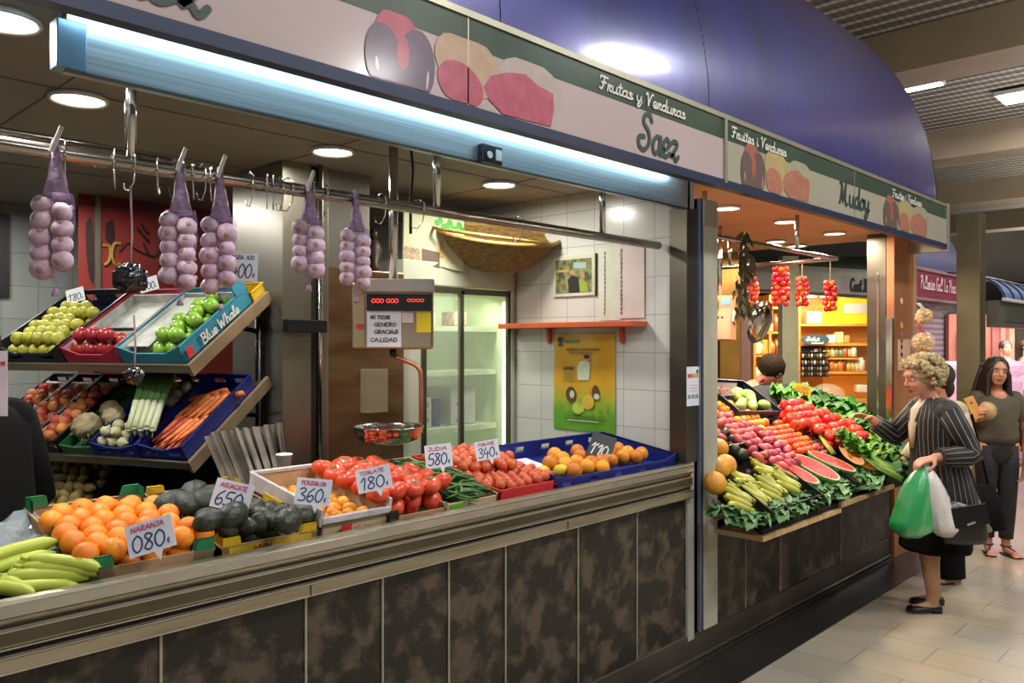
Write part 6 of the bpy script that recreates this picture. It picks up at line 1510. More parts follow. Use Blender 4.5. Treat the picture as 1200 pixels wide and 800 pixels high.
# nylon bags of snacks hanging on the corner column
for i, (u, v, lb) in enumerate(((1083, 371, 'upper clear bag of yellow snacks tied to the corner column'), (1082, 402, 'lower round bag of yellow snacks just above the curly hair'))):
    p = atd(u, v, 5.55); t = thing('snack_bag', lb, 'bag', p); rn = random.Random(i + 5); mb = MB(); r = (.055, .075)[i]
    for k in range(60):
        d = V((rn.gauss(0, 1), rn.gauss(0, 1), rn.gauss(0, 1))).normalized() * r * (.55 + .35 * rn.random()); mb.ell(d, (.016, .014, .013), 7, 5)
    mb.build('snacks', mat('snack%d' % i, 'e0b55a', .6, 0, 'd09a40', 20), t)
    MB().ell((0, 0, 0), (r * 1.05, r * 1.05, r), 18, 12, None, 0, lambda a, b: 1 + .05 * math.sin(5 * b + 3 * a)).build('film', mat('bagfilm%d' % i, 'e8dcc8', .1, alpha=.28, spec=.9), t)
    MB().loft([((0, 0, r * .8), (.03, 0, 0), (0, .03, 0)), ((-.01, .01, r * 1.2), (.01, 0, 0), (0, .01, 0)), ((-.03, .03, r * 1.7), (.028, 0, 0), (0, .012, 0))], 12).build('tied_top', mat('bagtop%d' % i, ('d9d0c0', 'c9403a')[i], .3, alpha=.7), t)
# ------------------------------------------------------------------ farther stalls
x0, x1 = 10.8, onY(1132, 330, 1.9).x
t = thing('burgundy_sign', 'burgundy shop sign with thin white lettering on the closed stall', 'sign', (0, 1.9, 0))
MB().bx(x0, x1, 0, .05, 2.36, 2.78).build('sign_panel', mat('burgundy', '7d2f3f', .5, 0, '70283a', 3), t)
MB().bx(x0, x1 + .03, -.02, .08, 2.78, 2.83).bx(x1, x1 + .04, -.02, .08, 2.33, 2.8).bx(x0, x1 + .03, -.02, .08, 2.32, 2.36).build('frame', mat('sign_edge', '8d7470', .5), t)
xa, xb = onY(1078, 340, 1.9).x, onY(1119, 340, 1.9).x
write(MB(), 'Polleries Gall La Pina', 0, 0, .20, .14, xb - xa, .05).build('lettering', mat('let_rose', 'd9b8bc', .6), t, 0, Matrix(((1, 0, 0, xa), (0, 0, -1, -.01), (0, 1, 0, 2.50), (0, 0, 0, 1))))
xc = onY(1126, 340, 1.9).x; write(MB(), 'f', 0, 0, .28, .16, .3, .05).build('logo', mat('let_rose2', 'd9b8bc', .6), t, 0, Matrix(((1, 0, 0, xc), (0, 0, -1, -.01), (0, 1, 0, 2.46), (0, 0, 0, 1))))
prof = [(1.95 + 1.9 * (1 - math.cos(PI / 2 * k / 12)), 2.83 + 1.5 * math.sin(PI / 2 * k / 12)) for k in range(13)]
t = thing('small_vault', 'blue vaulted canopy over the burgundy sign', 'canopy', (0, 0, 0))
MB().exX(prof, x0, x1 - .05, smooth=True, closed=False).build('blue_panel', mat('blue_vault_far', '3a3f66', .4, 0, '30345a', 2), t)
xs = onY(1112, 400, 1.95).x
def shutter():
    m, nt, b = _nodes('shutter_slats'); L = nt.links.new
    tc = N(nt, 'ShaderNodeTexCoord'); w = N(nt, 'ShaderNodeTexWave'); w.bands_direction = 'Z'; w.inputs['Scale'].default_value = 3.5; L(tc.outputs['Object'], w.inputs['Vector'])
    rp = N(nt, 'ShaderNodeValToRGB'); rp.color_ramp.elements[0].color = c4(hx('5a5660')); rp.color_ramp.elements[1].color = c4(hx('85808a')); L(w.outputs['Fac'], rp.inputs[0]); L(rp.outputs[0], b.inputs['Base Color'])
    b.inputs['Roughness'].default_value = .5; b.inputs['Metallic'].default_value = .3; return m
t = thing('roller_shutter', 'closed grey roller shutter under the burgundy sign', 'shutter', (0, 0, 0))
MB().bx(x0, xs, 1.97, 2.0, .05, 2.1).build('curtain', shutter(), t)
MB().bx(x0, xs, 1.95, 2.0, 2.1, 2.32).build('vent_panel', mat('vent', '3f3d3c', .6, 0, '6a6866', 3, stretch=(1, 1, 14)), t)
MB().bx(xs, xs + .35, 1.93, 2.05, 0, 2.32).build('side_rail', mat('rail_grey', '7a7880', .4, .4), t)
thing1('low_wall', 'grey panel base of the closed stall', 'panel', MB().bx(x0, xs, 1.9, 1.96, 0, .3), STEELD)
# column at the next corner
t = thing('hall_column', 'tall grey bronze column standing behind the young woman', 'column', (9.43, .1, 0))
MB().bx(-.10, .11, -.02, .2, 0, 3.0).build('shaft', mat('col_bronze', '7d7358', .35, .5, '5f583f', 1.4), t, .004); MB().bx(.112, .16, -.01, .15, 0, 3.0).build('pale_edge', TRIM, t)
MB().bx(-.115, .125, -.035, .215, 0, .12).build('foot_plate', STEELD, t, .003)
# awning shop to the right
t = thing('blue_awning', 'striped blue awning of the butcher stall at the right edge', 'awning', (0, 0, 0))
mb = MB(); 
pr = [(-.05 + .55 * (1 - math.cos(PI / 2 * k / 8)), 2.12 + .3 * math.sin(PI / 2 * k / 8)) for k in range(9)]
mb.exX(pr, 9.68, 14.5, smooth=True, closed=False).build('cloth', mat('awn_blue', '5f78b8', .5, 0, '4f68a8', 2), t)
for k in range(12):
    x = 9.72 + .4 * k; MB().tube([V((x, p[0] - .004, p[1] + .004)) for p in pr], .012, 5).build('rib', NAVY, t)
MB().cyl((9.66, -.06, 2.11), (14.5, -.06, 2.11), .02, None, 8).build('front_bar', WHITE, t)
t = thing('butcher_fascia', 'dark grey fascia beam of the butcher stall', 'fascia', (0, 0, 0))
MB().bx(9.66, 14.5, -.02, .1, 1.82, 2.1).build('beam_panel', mat('fascia_dk', '6b6862', .5, .2), t); MB().bx(9.9, 11.5, -.03, -.02, 1.88, 2.05).build('inset_panel', mat('fascia_in', '595e55', .4), t)
# meat counter, its pink light put into glowing colours
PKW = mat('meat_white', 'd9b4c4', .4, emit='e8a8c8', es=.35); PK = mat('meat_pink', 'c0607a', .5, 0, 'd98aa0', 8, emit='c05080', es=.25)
D3 = 11.4; k3 = D3 / 950; CB = camframe(1108, to_floor(D3), D3)
def mx(u): return (u - 1108) * k3
def mz(v): return (to_floor(D3) - v) * k3
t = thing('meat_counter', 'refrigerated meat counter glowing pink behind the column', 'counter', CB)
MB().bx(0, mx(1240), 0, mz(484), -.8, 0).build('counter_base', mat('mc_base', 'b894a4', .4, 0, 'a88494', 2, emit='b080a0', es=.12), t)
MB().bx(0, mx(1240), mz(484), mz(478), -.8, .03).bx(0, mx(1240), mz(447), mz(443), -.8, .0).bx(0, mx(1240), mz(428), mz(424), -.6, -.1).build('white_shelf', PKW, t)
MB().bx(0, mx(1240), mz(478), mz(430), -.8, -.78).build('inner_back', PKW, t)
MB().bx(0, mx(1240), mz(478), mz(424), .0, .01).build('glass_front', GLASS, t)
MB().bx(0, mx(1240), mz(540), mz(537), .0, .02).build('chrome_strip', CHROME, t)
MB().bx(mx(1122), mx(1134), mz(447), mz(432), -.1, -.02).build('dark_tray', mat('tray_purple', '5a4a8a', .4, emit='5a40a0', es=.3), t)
rn = random.Random(8)
for i in range(34):
    u = 1112 + 4.2 * (i % 17) * 1.4; v = 478 if i < 17 else 443
    tag(MB().ell((0, 0, 0), (.06, .045, .05), 10, 7, None, 0, lambda a, b: 1 + .12 * math.sin(3 * b + a)).build('meat_piece', PK, None, 0, CB @ T(mx(u), mz(v) + .05, -.25)), 'cut of meat lying in the pink lit counter', 'meat', 'cuts of meat in the counter')
area('meat_light', atd(1170, 415, D3 - .6), 1.2, 30, (1, .62, .8), (.9, 0, -.76))
t = thing('butcher_back_wall', 'warm salmon lit back wall of the butcher stall', 'wall panel', camframe(1100, to_floor(13.5), 13.5)); k4 = 13.5 / 950
def nx_(u): return (u - 1100) * k4
def nz(v): return (to_floor(13.5) - v) * k4
MB().bx(nx_(1112), nx_(1270), 0, nz(368), -.1, 0).build('wall_sheet', mat('salmon_wall', 'a56a58', .6, 0, '8a5248', 1.2, emit='a85a48', es=.2), t)  # warm light is put into wall, cornice and panels as a glow
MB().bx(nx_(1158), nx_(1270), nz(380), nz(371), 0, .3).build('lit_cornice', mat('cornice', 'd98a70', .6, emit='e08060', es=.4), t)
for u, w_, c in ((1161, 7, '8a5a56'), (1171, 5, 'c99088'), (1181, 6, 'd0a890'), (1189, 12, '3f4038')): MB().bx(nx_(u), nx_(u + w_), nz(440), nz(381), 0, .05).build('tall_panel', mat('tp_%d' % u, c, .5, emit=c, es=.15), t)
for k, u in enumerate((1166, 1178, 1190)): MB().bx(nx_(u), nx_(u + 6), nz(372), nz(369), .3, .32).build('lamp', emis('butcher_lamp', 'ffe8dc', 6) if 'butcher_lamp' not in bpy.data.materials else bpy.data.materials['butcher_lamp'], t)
for i, (u, v, w_, h_, c) in enumerate(((1122, 388, 6, 26, '3a2a28'), (1123, 415, 5, 14, 'd9b8a8'), (1128, 400, 5, 20, 'b8a098'))):
    MB().bx(nx_(u), nx_(u + w_), nz(v + h_), nz(v), 0, .1).build('hanging_ham', mat('hg%d' % i, c, .5), t, .01)
area('butcher_light', atd(1190, 385, 12.6), 1.0, 40, (1, .75, .66), (.6, 0, -.76))
# far hall wall bands
B = camframe(1090, to_floor(27), 27); k5 = 27 / 950; t = thing('far_gallery', 'far upper gallery with pale green and grey bands', 'gallery', B)
def fz(v): return (to_floor(27) - v) * k5
MB().bx(0, 8, fz(330), fz(266), -.2, 0).build('grey_band', mat('band_grey', '5c5752', .7, 0, '524d48', 1), t); MB().bx(2.2, 8, fz(266), fz(240), -.2, .05).build('green_band', mat('band_green', '9aa68a', .6, emit='9aa68a', es=.15), t)  # faint glow is put into the green band
MB().bx(0, 2.2, fz(266), fz(248), -.2, .05).build('red_band', mat('band_red', '7d5a50', .7), t); MB().bx(0, 8, 0, fz(330), -.3, -.1).build('dark_base', mat('band_dark', '3a3432', .8), t)

# ------------------------------------------------------------------ people
SKIN = mat('skin', 'c48a6c', .5, 0, 'b87a5c', 6, sss=.15); SKIN2 = mat('skin_elder', 'c99078', .55, 0, 'b87a64', 8, sss=.15); LIP = mat('lips', 'a8504a', .5)
STOCK = mat('stocking', 'a8805e', .5, 0, '98704e', 4); EYEW = mat('eye_white', 'd9d4cc', .3); EYED = mat('eye_dark', '1c120c', .2)
BLK = mat('black_cloth', '070708', .95, 0, '0c0c0e', 5, bump=.3, bscale=12, spec=.2); BLKK = mat('black_skirt', '060607', .95, spec=.2)
LEATHER = mat('black_leather', '0d0c0d', .35)
def head_parts(c, f, up, s=1.0, elder=False):
    """ellipsoids and capsules of a head whose face looks along f"""
    c = V(c); f = V(f).normalized(); up = V(up).normalized(); up = (up - f * up.dot(f)).normalized(); l = up.cross(f)
    R = Matrix((f, l, up)).transposed()
    def P(a, b, d): return c + (f * a + l * b + up * d) * s
    E = [(P(-.012, 0, .022), (.096 * s, .074 * s, .092 * s), R), (P(.022, 0, -.035), (.068 * s, .06 * s, .078 * s), R), (P(.05, 0, -.085), (.034 * s, .036 * s, .026 * s), R),
         (P(.05, .032, -.03), (.032 * s, .026 * s, .03 * s), R), (P(.05, -.032, -.03), (.032 * s, .026 * s, .03 * s), R), (P(.074, 0, .035), (.018 * s, .05 * s, .02 * s), R),
         (P(.086, 0, -.056), (.014 * s, .025 * s, .008 * s), R), (P(.084, 0, -.068), (.013 * s, .022 * s, .008 * s), R),
         (P(-.01, .076, -.01), (.02 * s, .009 * s, .032 * s), R), (P(-.01, -.076, -.01), (.02 * s, .009 * s, .032 * s), R)]
    Cc = [(P(.080, 0, .02), .009 * s, P(.104, 0, -.022), .0125 * s), (P(.098, 0, -.026), .0145 * s, P(.09, .012, -.028), .010 * s), (P(.098, 0, -.026), .0145 * s, P(.09, -.012, -.028), .010 * s)]
    return Cc, E, P, R
def face_bits(P, R, s, root, brow='3a2a20'):
    for b in (.031, -.031):
        MB().ell(P(.077, b, .006), (.0095 * s, .015 * s, .0095 * s), 12, 8, R).build('eye', EYEW, root)
        MB().ell(P(.0835, b, .006), (.004 * s, .0068 * s, .0068 * s), 10, 7, R).build('pupil', EYED, root)
        MB().ell(P(.085, b, .027), (.006 * s, .02 * s, .0035 * s), 10, 6, R).build('eyebrow', bpy.data.materials.get('brow_' + brow) or mat('brow_' + brow, brow, .8), root)
        MB().ell(P(.0805, b, .0135), (.008 * s, .0165 * s, .0035 * s), 10, 6, R).build('eyelid', SKIN, root)
def lipfn(P):
    c = P(.095, 0, -.061)
    def f(q): return 1 if ((q - c).length < .024 and abs(q.z - c.z) < .011) else 0
    return f
def shoe(ank, toe, root, m=LEATHER, name='shoe', low=True):
    a = V(ank); d = V(toe) - a; d.z = 0; L = d.length; d.normalize(); s = V((-d.y, d.x, 0)); h = a - d * .055; h.z = 0
    rg = []; T_ = L + .055
    for t, w, hh in ((0, .02, .03), (.04, .033, .045), (.3, .034, .05), (.5, .038, .042), (.75, .046, .04), (.92, .038, .032), (1.0, .012, .02)):
        rg.append((h + d * T_ * t + V((0, 0, hh / 2 + .008)), s * w, V((0, 0, hh / 2))))
    MB().loft(rg, 18).build(name, m, root); MB().box(h + d * .03 + V((0, 0, .008)), (.05, .05, .016)).build('heel', m, root)

# --- elderly woman in a pinstriped jacket
ang = math.atan2(.722, -.692)
root = thing('person', 'elderly woman with curly grey blond hair in a pinstriped black jacket holding shopping bags', 'person', T(5.42, -.58, 0) @ RZ(ang))
fd = V((.97, .1, -.22)); hc = V((.035, .0, 1.435))
Cc, E, P, R = head_parts(hc, fd, (.1, 0, 1), .98)
caps = list(Cc) + [((-.045, 0, 1.24), .058, (.0, 0, 1.37), .05),
    ((-.08, 0, .86), .14, (-.07, 0, 1.0), .12), ((-.07, 0, 1.0), .12, (-.055, 0, 1.2), .12), ((-.055, .1, 1.22), .07, (-.055, -.1, 1.22), .07),
    ((-.05, .155, 1.225), .045, (-.15, .225, .985), .043), ((-.15, .225, .985), .041, (.075, .255, .975), .026),
    ((-.05, -.155, 1.225), .045, (.10, -.21, 1.05), .043), ((.10, -.21, 1.05), .041, (.27, -.16, 1.165), .026),
    ((-.06, .08, .82), .1, (.03, .075, .43), .056), ((.03, .075, .43), .055, (.015, .075, .34), .06), ((.015, .075, .34), .058, (-.005, .075, .11), .037), ((-.005, .075, .11), .037, (-.0, .075, .06), .036),
    ((-.0, .075, .045), .033, (.11, .075, .022), .026),
    ((-.10, -.08, .82), .1, (-.05, -.08, .43), .056), ((-.05, -.08, .43), .055, (-.065, -.08, .34), .058), ((-.065, -.08, .34), .056, (-.095, -.08, .11), .036), ((-.095, -.08, .11), .036, (-.095, -.08, .06), .036),
    ((-.095, -.08, .045), .033, (.01, -.08, .022), .026)]
caps += hand((.075, .255, .975), (1, .05, -.25), (0, -.3, -1), 1, .85, .95) + hand((.27, -.16, 1.165), (1, .1, .35), (.1, .3, -1), 1, .6, .95)
lf = lipfn(P)
def em(q): return 1 if lf(q) else (2 if q.z < .6 else 0)
blob('body', caps, E, .0062, [SKIN2, LIP, STOCK], root, 5, em)
face_bits(P, R, .98, root, '8a7a60')
shoe((-.0, .075, 0), (.155, .075, 0), root); shoe((-.095, -.08, 0), (.06, -.08, 0), root)
# curly hair
rn = random.Random(12); mb = MB()
for k in range(420):
    a = rn.uniform(0, 2 * PI); z = rn.uniform(-.75, 1); r_ = math.sqrt(max(0, 1 - z * z)); d = V((r_ * math.cos(a), r_ * math.sin(a), z))
    if d.x > .45 and z < .62: continue
    if d.x > .15 and z < -.1: continue
    c = P(-.035, 0, .028) + R @ V((d.x * .122, d.y * .108, d.z * .108)); mb.ell(c, (rn.uniform(.013, .022),) * 3, 8, 6, None, 0, lambda th, ph: 1 + .25 * math.sin(3 * th + 2 * ph))
for k in range(60):
    a = rn.uniform(-1.2, 1.2); c = P(.045 + rn.uniform(-.01, .02), math.sin(a) * .07, .095 + rn.uniform(-.012, .02)); mb.ell(c, .017, 8, 6)
mb.ell(P(-.035, 0, .03), (.11, .095, .096), 16, 10, R)
mb.build('curly_hair', mat('hair_grey', 'c2ad80', .7, 0, '80704c', 40, bump=.7, bscale=90, detail=5), root)
PIN = stripes_uv('pinstripe', '0b0a0d', '857f78', 36, .11); PINS = stripes_uv('pinstripe_sleeve', '0b0a0d', '857f78', 12, .12)
def ring(x, y, z, a, b, lean=0): return ((x, y, z), (a, 0, lean * a), (0, b, 0))
mb = MB().loft([ring(-.105, 0, .63, .205, .235, .14), ring(-.10, 0, .72, .192, .225, .1), ring(-.09, 0, .82, .172, .212, .06), ring(-.075, 0, .95, .15, .185), ring(-.065, 0, 1.08, .15, .19), ring(-.06, 0, 1.18, .145, .20), ring(-.055, 0, 1.245, .12, .185), ring(-.05, 0, 1.285, .085, .115), ring(-.045, 0, 1.315, .064, .07)], 56, wob=lambda j, a: 1 + (.03 * math.sin(7 * a) * max(0, (3 - j) / 3)))
mb.build('jacket', PIN, root)
def sleeve(a, b, c, ra, rb, rc, nm='sleeve', m=PINS):
    a, b, c = V(a), V(b), V(c); rg = []
    pts = [a, a.lerp(b, .5), b.lerp(a, .12), b, b.lerp(c, .15), b.lerp(c, .6), c]; rr = [ra, (ra + rb) / 2, rb, rb * 1.02, rb, (rb + rc) / 2, rc]
    for i, p in enumerate(pts):
        t = (pts[min(i + 1, 6)] - pts[max(i - 1, 0)]).normalized(); u = t.cross(V((0, 1, .01))).normalized(); w = t.cross(u)
        rg.append((p, u * rr[i], w * rr[i]))
    return MB().loft(rg, 28, wob=lambda j, a: 1 + .05 * math.sin(3 * a + j * 2)).ell(a - V((0, 0, .006)), (ra * .96,) * 3, 18, 12).build(nm, m, root)
sleeve((-.05, .15, 1.24), (-.155, .225, .985), (.045, .252, .975), .08, .066, .055)
sleeve((-.05, -.15, 1.24), (.10, -.21, 1.05), (.235, -.17, 1.14), .08, .064, .052)
MB().loft([ring(-.03, 0, 1.31, .055, .06), ring(.03, .0, 1.24, .06, .05), ring(.075, 0, 1.1, .025, .03), ring(.085, 0, 1.0, .01, .012)], 18).build('white_blouse', mat('blouse', 'c9bca8', .7), root)
mb = MB()
for s in (1, -1): mb.tube([(-.02, s * .06, 1.315), (.045, s * .06, 1.25), (.085, s * .035, 1.14), (.088, s * .02, 1.0)], [.01, .013, .011, .006], 8, flat=.5)
mb.build('collar', mat('collar_tan', 'b8a27c', .6), root)
MB().loft([ring(-.055, 0, .375, .195, .215), ring(-.06, 0, .40, .2, .22), ring(-.08, 0, .6, .185, .215), ring(-.08, 0, .8, .15, .19), ring(-.07, 0, .9, .13, .16)], 40, wob=lambda j, a: 1 + .025 * math.sin(9 * a) * (j < 3)).build('black_skirt', BLKK, root)
EX = root.matrix_world.copy()
# shopping bags held in the left hand (things of their own)
def carrier(name, label, m, hx_, hy, hz, cx_, cy, w, d, zt, zb, seed):
    t = thing(name, label, 'bag', EX @ T(hx_, hy, hz)); rn = random.Random(seed); ph = [rn.uniform(0, 6) for _ in range(5)]
    rg = []; n = 9
    for j in range(n + 1):
        q = j / n; k = (1 - math.exp(-4.5 * q)) if q < .86 else (1 - math.exp(-4.5 * .86)) * math.sqrt(max(0, 1 - ((q - .86) / .15) ** 2)) + .02
        rg.append(((cx_ * q, cy * q, zt - (zt - zb) * q), (w * k + .012, 0, .04 * w * math.sin(j)), (0, d * k + .012, 0)))
    mb = MB().loft(rg, 34, wob=lambda j, a: 1 + .07 * math.sin(4 * a + ph[0] + .4 * j) + .05 * math.sin(9 * a + ph[1]) * (j / n) + .03 * math.sin(13 * a + ph[2] + j))
    mb.build('bag_body', m, t)
    MB().tube([(0, 0, zt + .005), (.004, .0, -.015), (-.004, 0, .012), (.01, 0, .0), (.02, 0, zt + .0)], .006, 8).build('handles', m, t)
    return t
GRB = mat('green_film', '2fa35a', .3, 0, '1f8a48', 6, bump=.6, bscale=14, trans=.15, spec=.7, alpha=.93); WHB = mat('white_film', 'cfc9c4', .3, 0, 'a8a29c', 6, bump=.6, bscale=14, spec=.7, alpha=.93)
carrier('green_carrier_bag', 'full green plastic carrier bag hanging from the elderly woman\'s hand', GRB, .155, .262, .945, .09, .03, .105, .07, -.02, -.43, 1)
carrier('white_carrier_bag', 'whitish plastic carrier bag hanging beside the green one', WHB, .125, .268, .945, -.075, .05, .072, .06, -.02, -.42, 2)
t = thing('handbag', 'black leather handbag with clasp hanging at the woman\'s side', 'bag', EX @ T(-.075, .30, .61))
MB().loft([((0, .0, -.13), (.12, 0, 0), (0, .04, 0)), ((0, 0, -.10), (.135, 0, 0), (0, .055, 0)), ((0, 0, .05), (.12, 0, .02), (0, .05, 0)), ((0, 0, .10), (.105, 0, .03), (0, .03, 0))], 24).build('bag_body', LEATHER, t)
MB().box((-.0, .05, .04), (.21, .012, .12), (.15, .15, 0)).build('flap', LEATHER, t, .004); MB().box((.0, .064, .0), (.05, .008, .012), (0, .3, 0)).build('clasp', CHROME, t)
MB().tube([(.1, .0, .1), (.08, -.02, .3), (.02, -.03, .38), (-.04, -.02, .3), (-.1, 0, .1)], .006, 8).build('strap', LEATHER, t)

# --- person in cream cardigan hidden behind her
root = thing('person', 'person in cream cardigan and wide black trousers standing behind the elderly woman', 'person', T(6.12, -.45, 0) @ RZ(ang + .1) @ Matrix.Scale(.96, 4))
Cc, E, P, R = head_parts((.02, 0, 1.45), (1, .1, -.1), (0, 0, 1), .98)
caps = list(Cc) + [((-.03, 0, 1.25), .055, (.0, 0, 1.38), .048), ((-.05, 0, .85), .14, (-.04, 0, 1.2), .125), ((-.04, .1, 1.23), .065, (-.04, -.1, 1.23), .065),
    ((-.04, .17, 1.24), .052, (-.10, .21, .98), .042), ((-.10, .21, .98), .04, (.03, .23, .80), .027), ((-.04, -.17, 1.24), .052, (.02, -.21, .98), .042), ((.02, -.21, .98), .04, (.14, -.2, .85), .027),
    ((-.04, .085, .82), .1, (-.03, .085, .45), .06), ((-.03, .085, .45), .06, (-.05, .085, .1), .04), ((-.05, .085, .05), .035, (.08, .085, .025), .028),
    ((-.06, -.085, .82), .1, (-.08, -.085, .45), .06), ((-.08, -.085, .45), .06, (-.13, -.085, .1), .04), ((-.13, -.085, .05), .035, (.0, -.085, .025), .028)]
caps += hand((.03, .23, .80), (.3, .1, -1), (1, 0, 0), 1, .7, .95) + hand((.14, -.2, .85), (.6, 0, -.8), (.6, .3, 0), 1, .6, .95)
blob('body', caps, E, .0075, [SKIN, LIP], root, 4, lipfn(P)); face_bits(P, R, .98, root)
rn = random.Random(3); mb = MB().ell(P(-.03, 0, .03), (.115, .095, .105), 20, 14, R)
mb.ell(P(-.075, 0, -.06), (.05, .075, .08), 16, 10, R); mb.build('hair', mat('hair_brown', '2e2218', .85, 0, '2f2418', 30, stretch=(1, 1, .2)), root)
CRM = mat('cream_knit', 'c0b096', .85, 0, 'a8987c', 20, bump=.3, bscale=60)
MB().loft([ring(-.05, 0, .74, .15, .2), ring(-.05, 0, .9, .155, .2), ring(-.045, 0, 1.1, .145, .19), ring(-.04, 0, 1.22, .13, .19), ring(-.035, 0, 1.28, .085, .11), ring(-.03, 0, 1.31, .062, .066)], 36).build('cardigan', CRM, root)
def sleeve2(a, b, c, r): MB().ell(a, (r * 1.3,) * 3, 16, 11).tube([a, V(a).lerp(V(b), .5), b, V(b).lerp(V(c), .5), c], [r * 1.25, r * 1.1, r, r * .9, r * .8], 18).build('sleeve', CRM, root)
sleeve2((-.04, .15, 1.24), (-.10, .21, .98), (.02, .228, .82), .056); sleeve2((-.04, -.15, 1.24), (.02, -.21, .98), (.13, -.202, .86), .056)
for s, x1_, x2_ in ((1, -.03, -.04), (-1, -.08, -.11)): MB().loft([ring(x2_, s * .085, .05, .10, .075), ring(x2_, s * .085, .08, .10, .075), ring(x1_, s * .085, .45, .09, .085), ring(-.05, s * .08, .8, .12, .1), ring(-.05, s * .06, .92, .13, .12)], 24).build('trouser_leg', BLKK, root)
shoe((-.05, .085, 0), (.1, .085, 0), root, mat('beige_shoe', 'a88a68', .6)); shoe((-.13, -.085, 0), (.03, -.085, 0), root, bpy.data.materials['beige_shoe'])
EX2 = root.matrix_world.copy()
t = thing('shoulder_bag', 'large black cloth bag swinging behind the handbag', 'bag', EX2 @ T(-.13, .27, .60))
MB().loft([((0, 0, -.16), (.08, 0, .03), (0, .03, 0)), ((-.02, 0, -.13), (.17, 0, .05), (0, .06, 0)), ((0, 0, .04), (.16, 0, .03), (0, .05, 0)), ((.02, 0, .14), (.12, 0, 0), (0, .02, 0))], 24).build('bag_body', BLK, t)
MB().tube([(.1, 0, .13), (.06, -.06, .5), (.0, -.09, .62), (-.06, 0, .13)], .008, 8).build('strap', BLK, t)
BRD = mat('newsprint', 'c9bb98', .8, 0, '9c8c6a', 26, stretch=(1, 1, .3))
for i in range(3):
    tag(MB().loft([((0, 0, -.13), (.028, 0, 0), (0, .018, 0)), ((0, 0, .13), (.036, 0, 0), (0, .022, 0))], 10, wob=lambda j, a: 1 + .12 * math.sin(4 * a)).build('folded_newspaper', BRD, None, 0, camframe(1131 + 9 * i, 594 + 4 * i, 5.35) @ RZ(.42) @ RX(-PI / 2)), ('rolled newspaper sticking out nearest to the handbag', 'middle rolled newspaper beside the black bag', 'rolled newspaper nearest to the young woman')[i], 'newspaper')

# --- young woman in an olive shirt
ay = math.atan2(-.692, -.722) - .12
root = thing('person', 'young woman with long dark hair in an olive shirt and black jeans', 'person', T(7.18, -.56, 0) @ RZ(ay) @ Matrix.Scale(1.0, 4))
Cc, E, P, R = head_parts((.02, -.0, 1.425), (1, -.12, .02), (0, .10, 1), .93)
# right side of her body is image left (y negative)
caps = list(Cc) + [((-.02, 0, 1.25), .048, (.0, 0, 1.36), .043), ((-.01, 0, .86), .125, (-.01, 0, 1.02), .10), ((-.01, 0, 1.02), .1, (-.01, 0, 1.2), .105), ((-.01, .09, 1.22), .055, (-.01, -.09, 1.22), .055),
    ((-.01, .145, 1.21), .038, (-.0, .225, .97), .036), ((-.0, .225, .97), .035, (.09, .175, .745), .024),
    ((-.01, -.145, 1.21), .038, (-.0, -.215, 1.0), .036), ((-.0, -.215, 1.0), .035, (.15, -.245, 1.09), .023),
    ((0, .075, .84), .095, (.03, .07, .47), .055), ((.03, .07, .47), .055, (-.0, .075, .27), .048), ((-.0, .075, .27), .046, (-.02, .08, .08), .031), ((-.02, .08, .045), .03, (.10, .10, .02), .022),
    ((0, -.075, .84), .095, (.0, -.07, .47), .055), ((.0, -.07, .47), .055, (-.04, -.05, .27), .048), ((-.04, -.05, .27), .046, (-.07, -.03, .08), .031), ((-.07, -.03, .045), .03, (.05, -.06, .02), .022)]
for s_, (ax, ayy), (bx_, by_) in ((1, (.10, .10), (.02, .01)), (-1, (.05, -.06), (.02, -.01))):
    for k in range(5): caps.append(((ax, ayy + (k - 2) * .011, .02), .0095, (ax + .035 - .004 * abs(k - (1 if s_ > 0 else 3)), ayy + (k - 2) * .014, .014), .008))
caps += hand((.09, .175, .745), (.15, -.15, -1), (.2, -1, 0), 1, .35, .95) + hand((.15, -.245, 1.09), (.75, -.05, .35), (.1, .9, .1), -1, .7, .95)
blob('body', caps, E, .0062, [SKIN, LIP], root, 5, lipfn(P)); face_bits(P, R, .93, root, '2a1c14')
HB = mat('hair_dark', '1f1512', .45, 0, '33221a', 30, stretch=(2, 2, .2), bump=.4, bscale=60)
mb = MB(); 
vs = MB()
cap_ = MB(); cap_.ell(P(-.042, 0, .032), (.1, .09, .102), 28, 18, R)
mb.v, mb.f, mb.sm, mb.mi = cap_.v, cap_.f, cap_.sm, cap_.mi
rn = random.Random(6)
for s in (1, -1):
    for k in range(16):
        q = k / 15; b = s * (.02 + .07 * q); x_ = .05 - .10 * q
        top = P(x_ - .01, b * .55, .112 - .03 * q); mid = P(x_ - .005, s * (.074 + .012 * q), -.02); low = V((.04 - .10 * q, s * (.078 + .03 * q) + (.0), 1.25 - .02 * q)); end = V((.09 - .13 * q, s * (.085 + .035 * q), 1.10 - rn.uniform(-.02, .04)))
        mb.tube([top, mid, low, end], [.014, .019, .021, .008], 8)
for k in range(12): a = (k - 5.5) * .014; mb.tube([P(-.08, a * 1.2, .06), P(-.1, a * 1.4, -.05), V((-.09, a * 1.9, 1.2)), V((-.1, a * 1.9, 1.08))], [.02, .022, .022, .01], 8)
mb.build('long_hair', HB, root)
OLV = mat('olive_cloth', '5a5140', .85, 0, '4d4536', 8, bump=.3, bscale=14)
MB().loft([ring(.0, 0, .88, .118, .155), ring(.0, 0, .93, .125, .16), ring(.0, 0, 1.03, .118, .148), ring(.005, 0, 1.13, .128, .165), ring(-.005, 0, 1.21, .108, .175), ring(-.012, 0, 1.255, .075, .12), ring(-.015, 0, 1.275, .06, .08)], 44, wob=lambda j, a: 1 + .02 * math.sin(6 * a + j)).build('shirt', OLV, root)
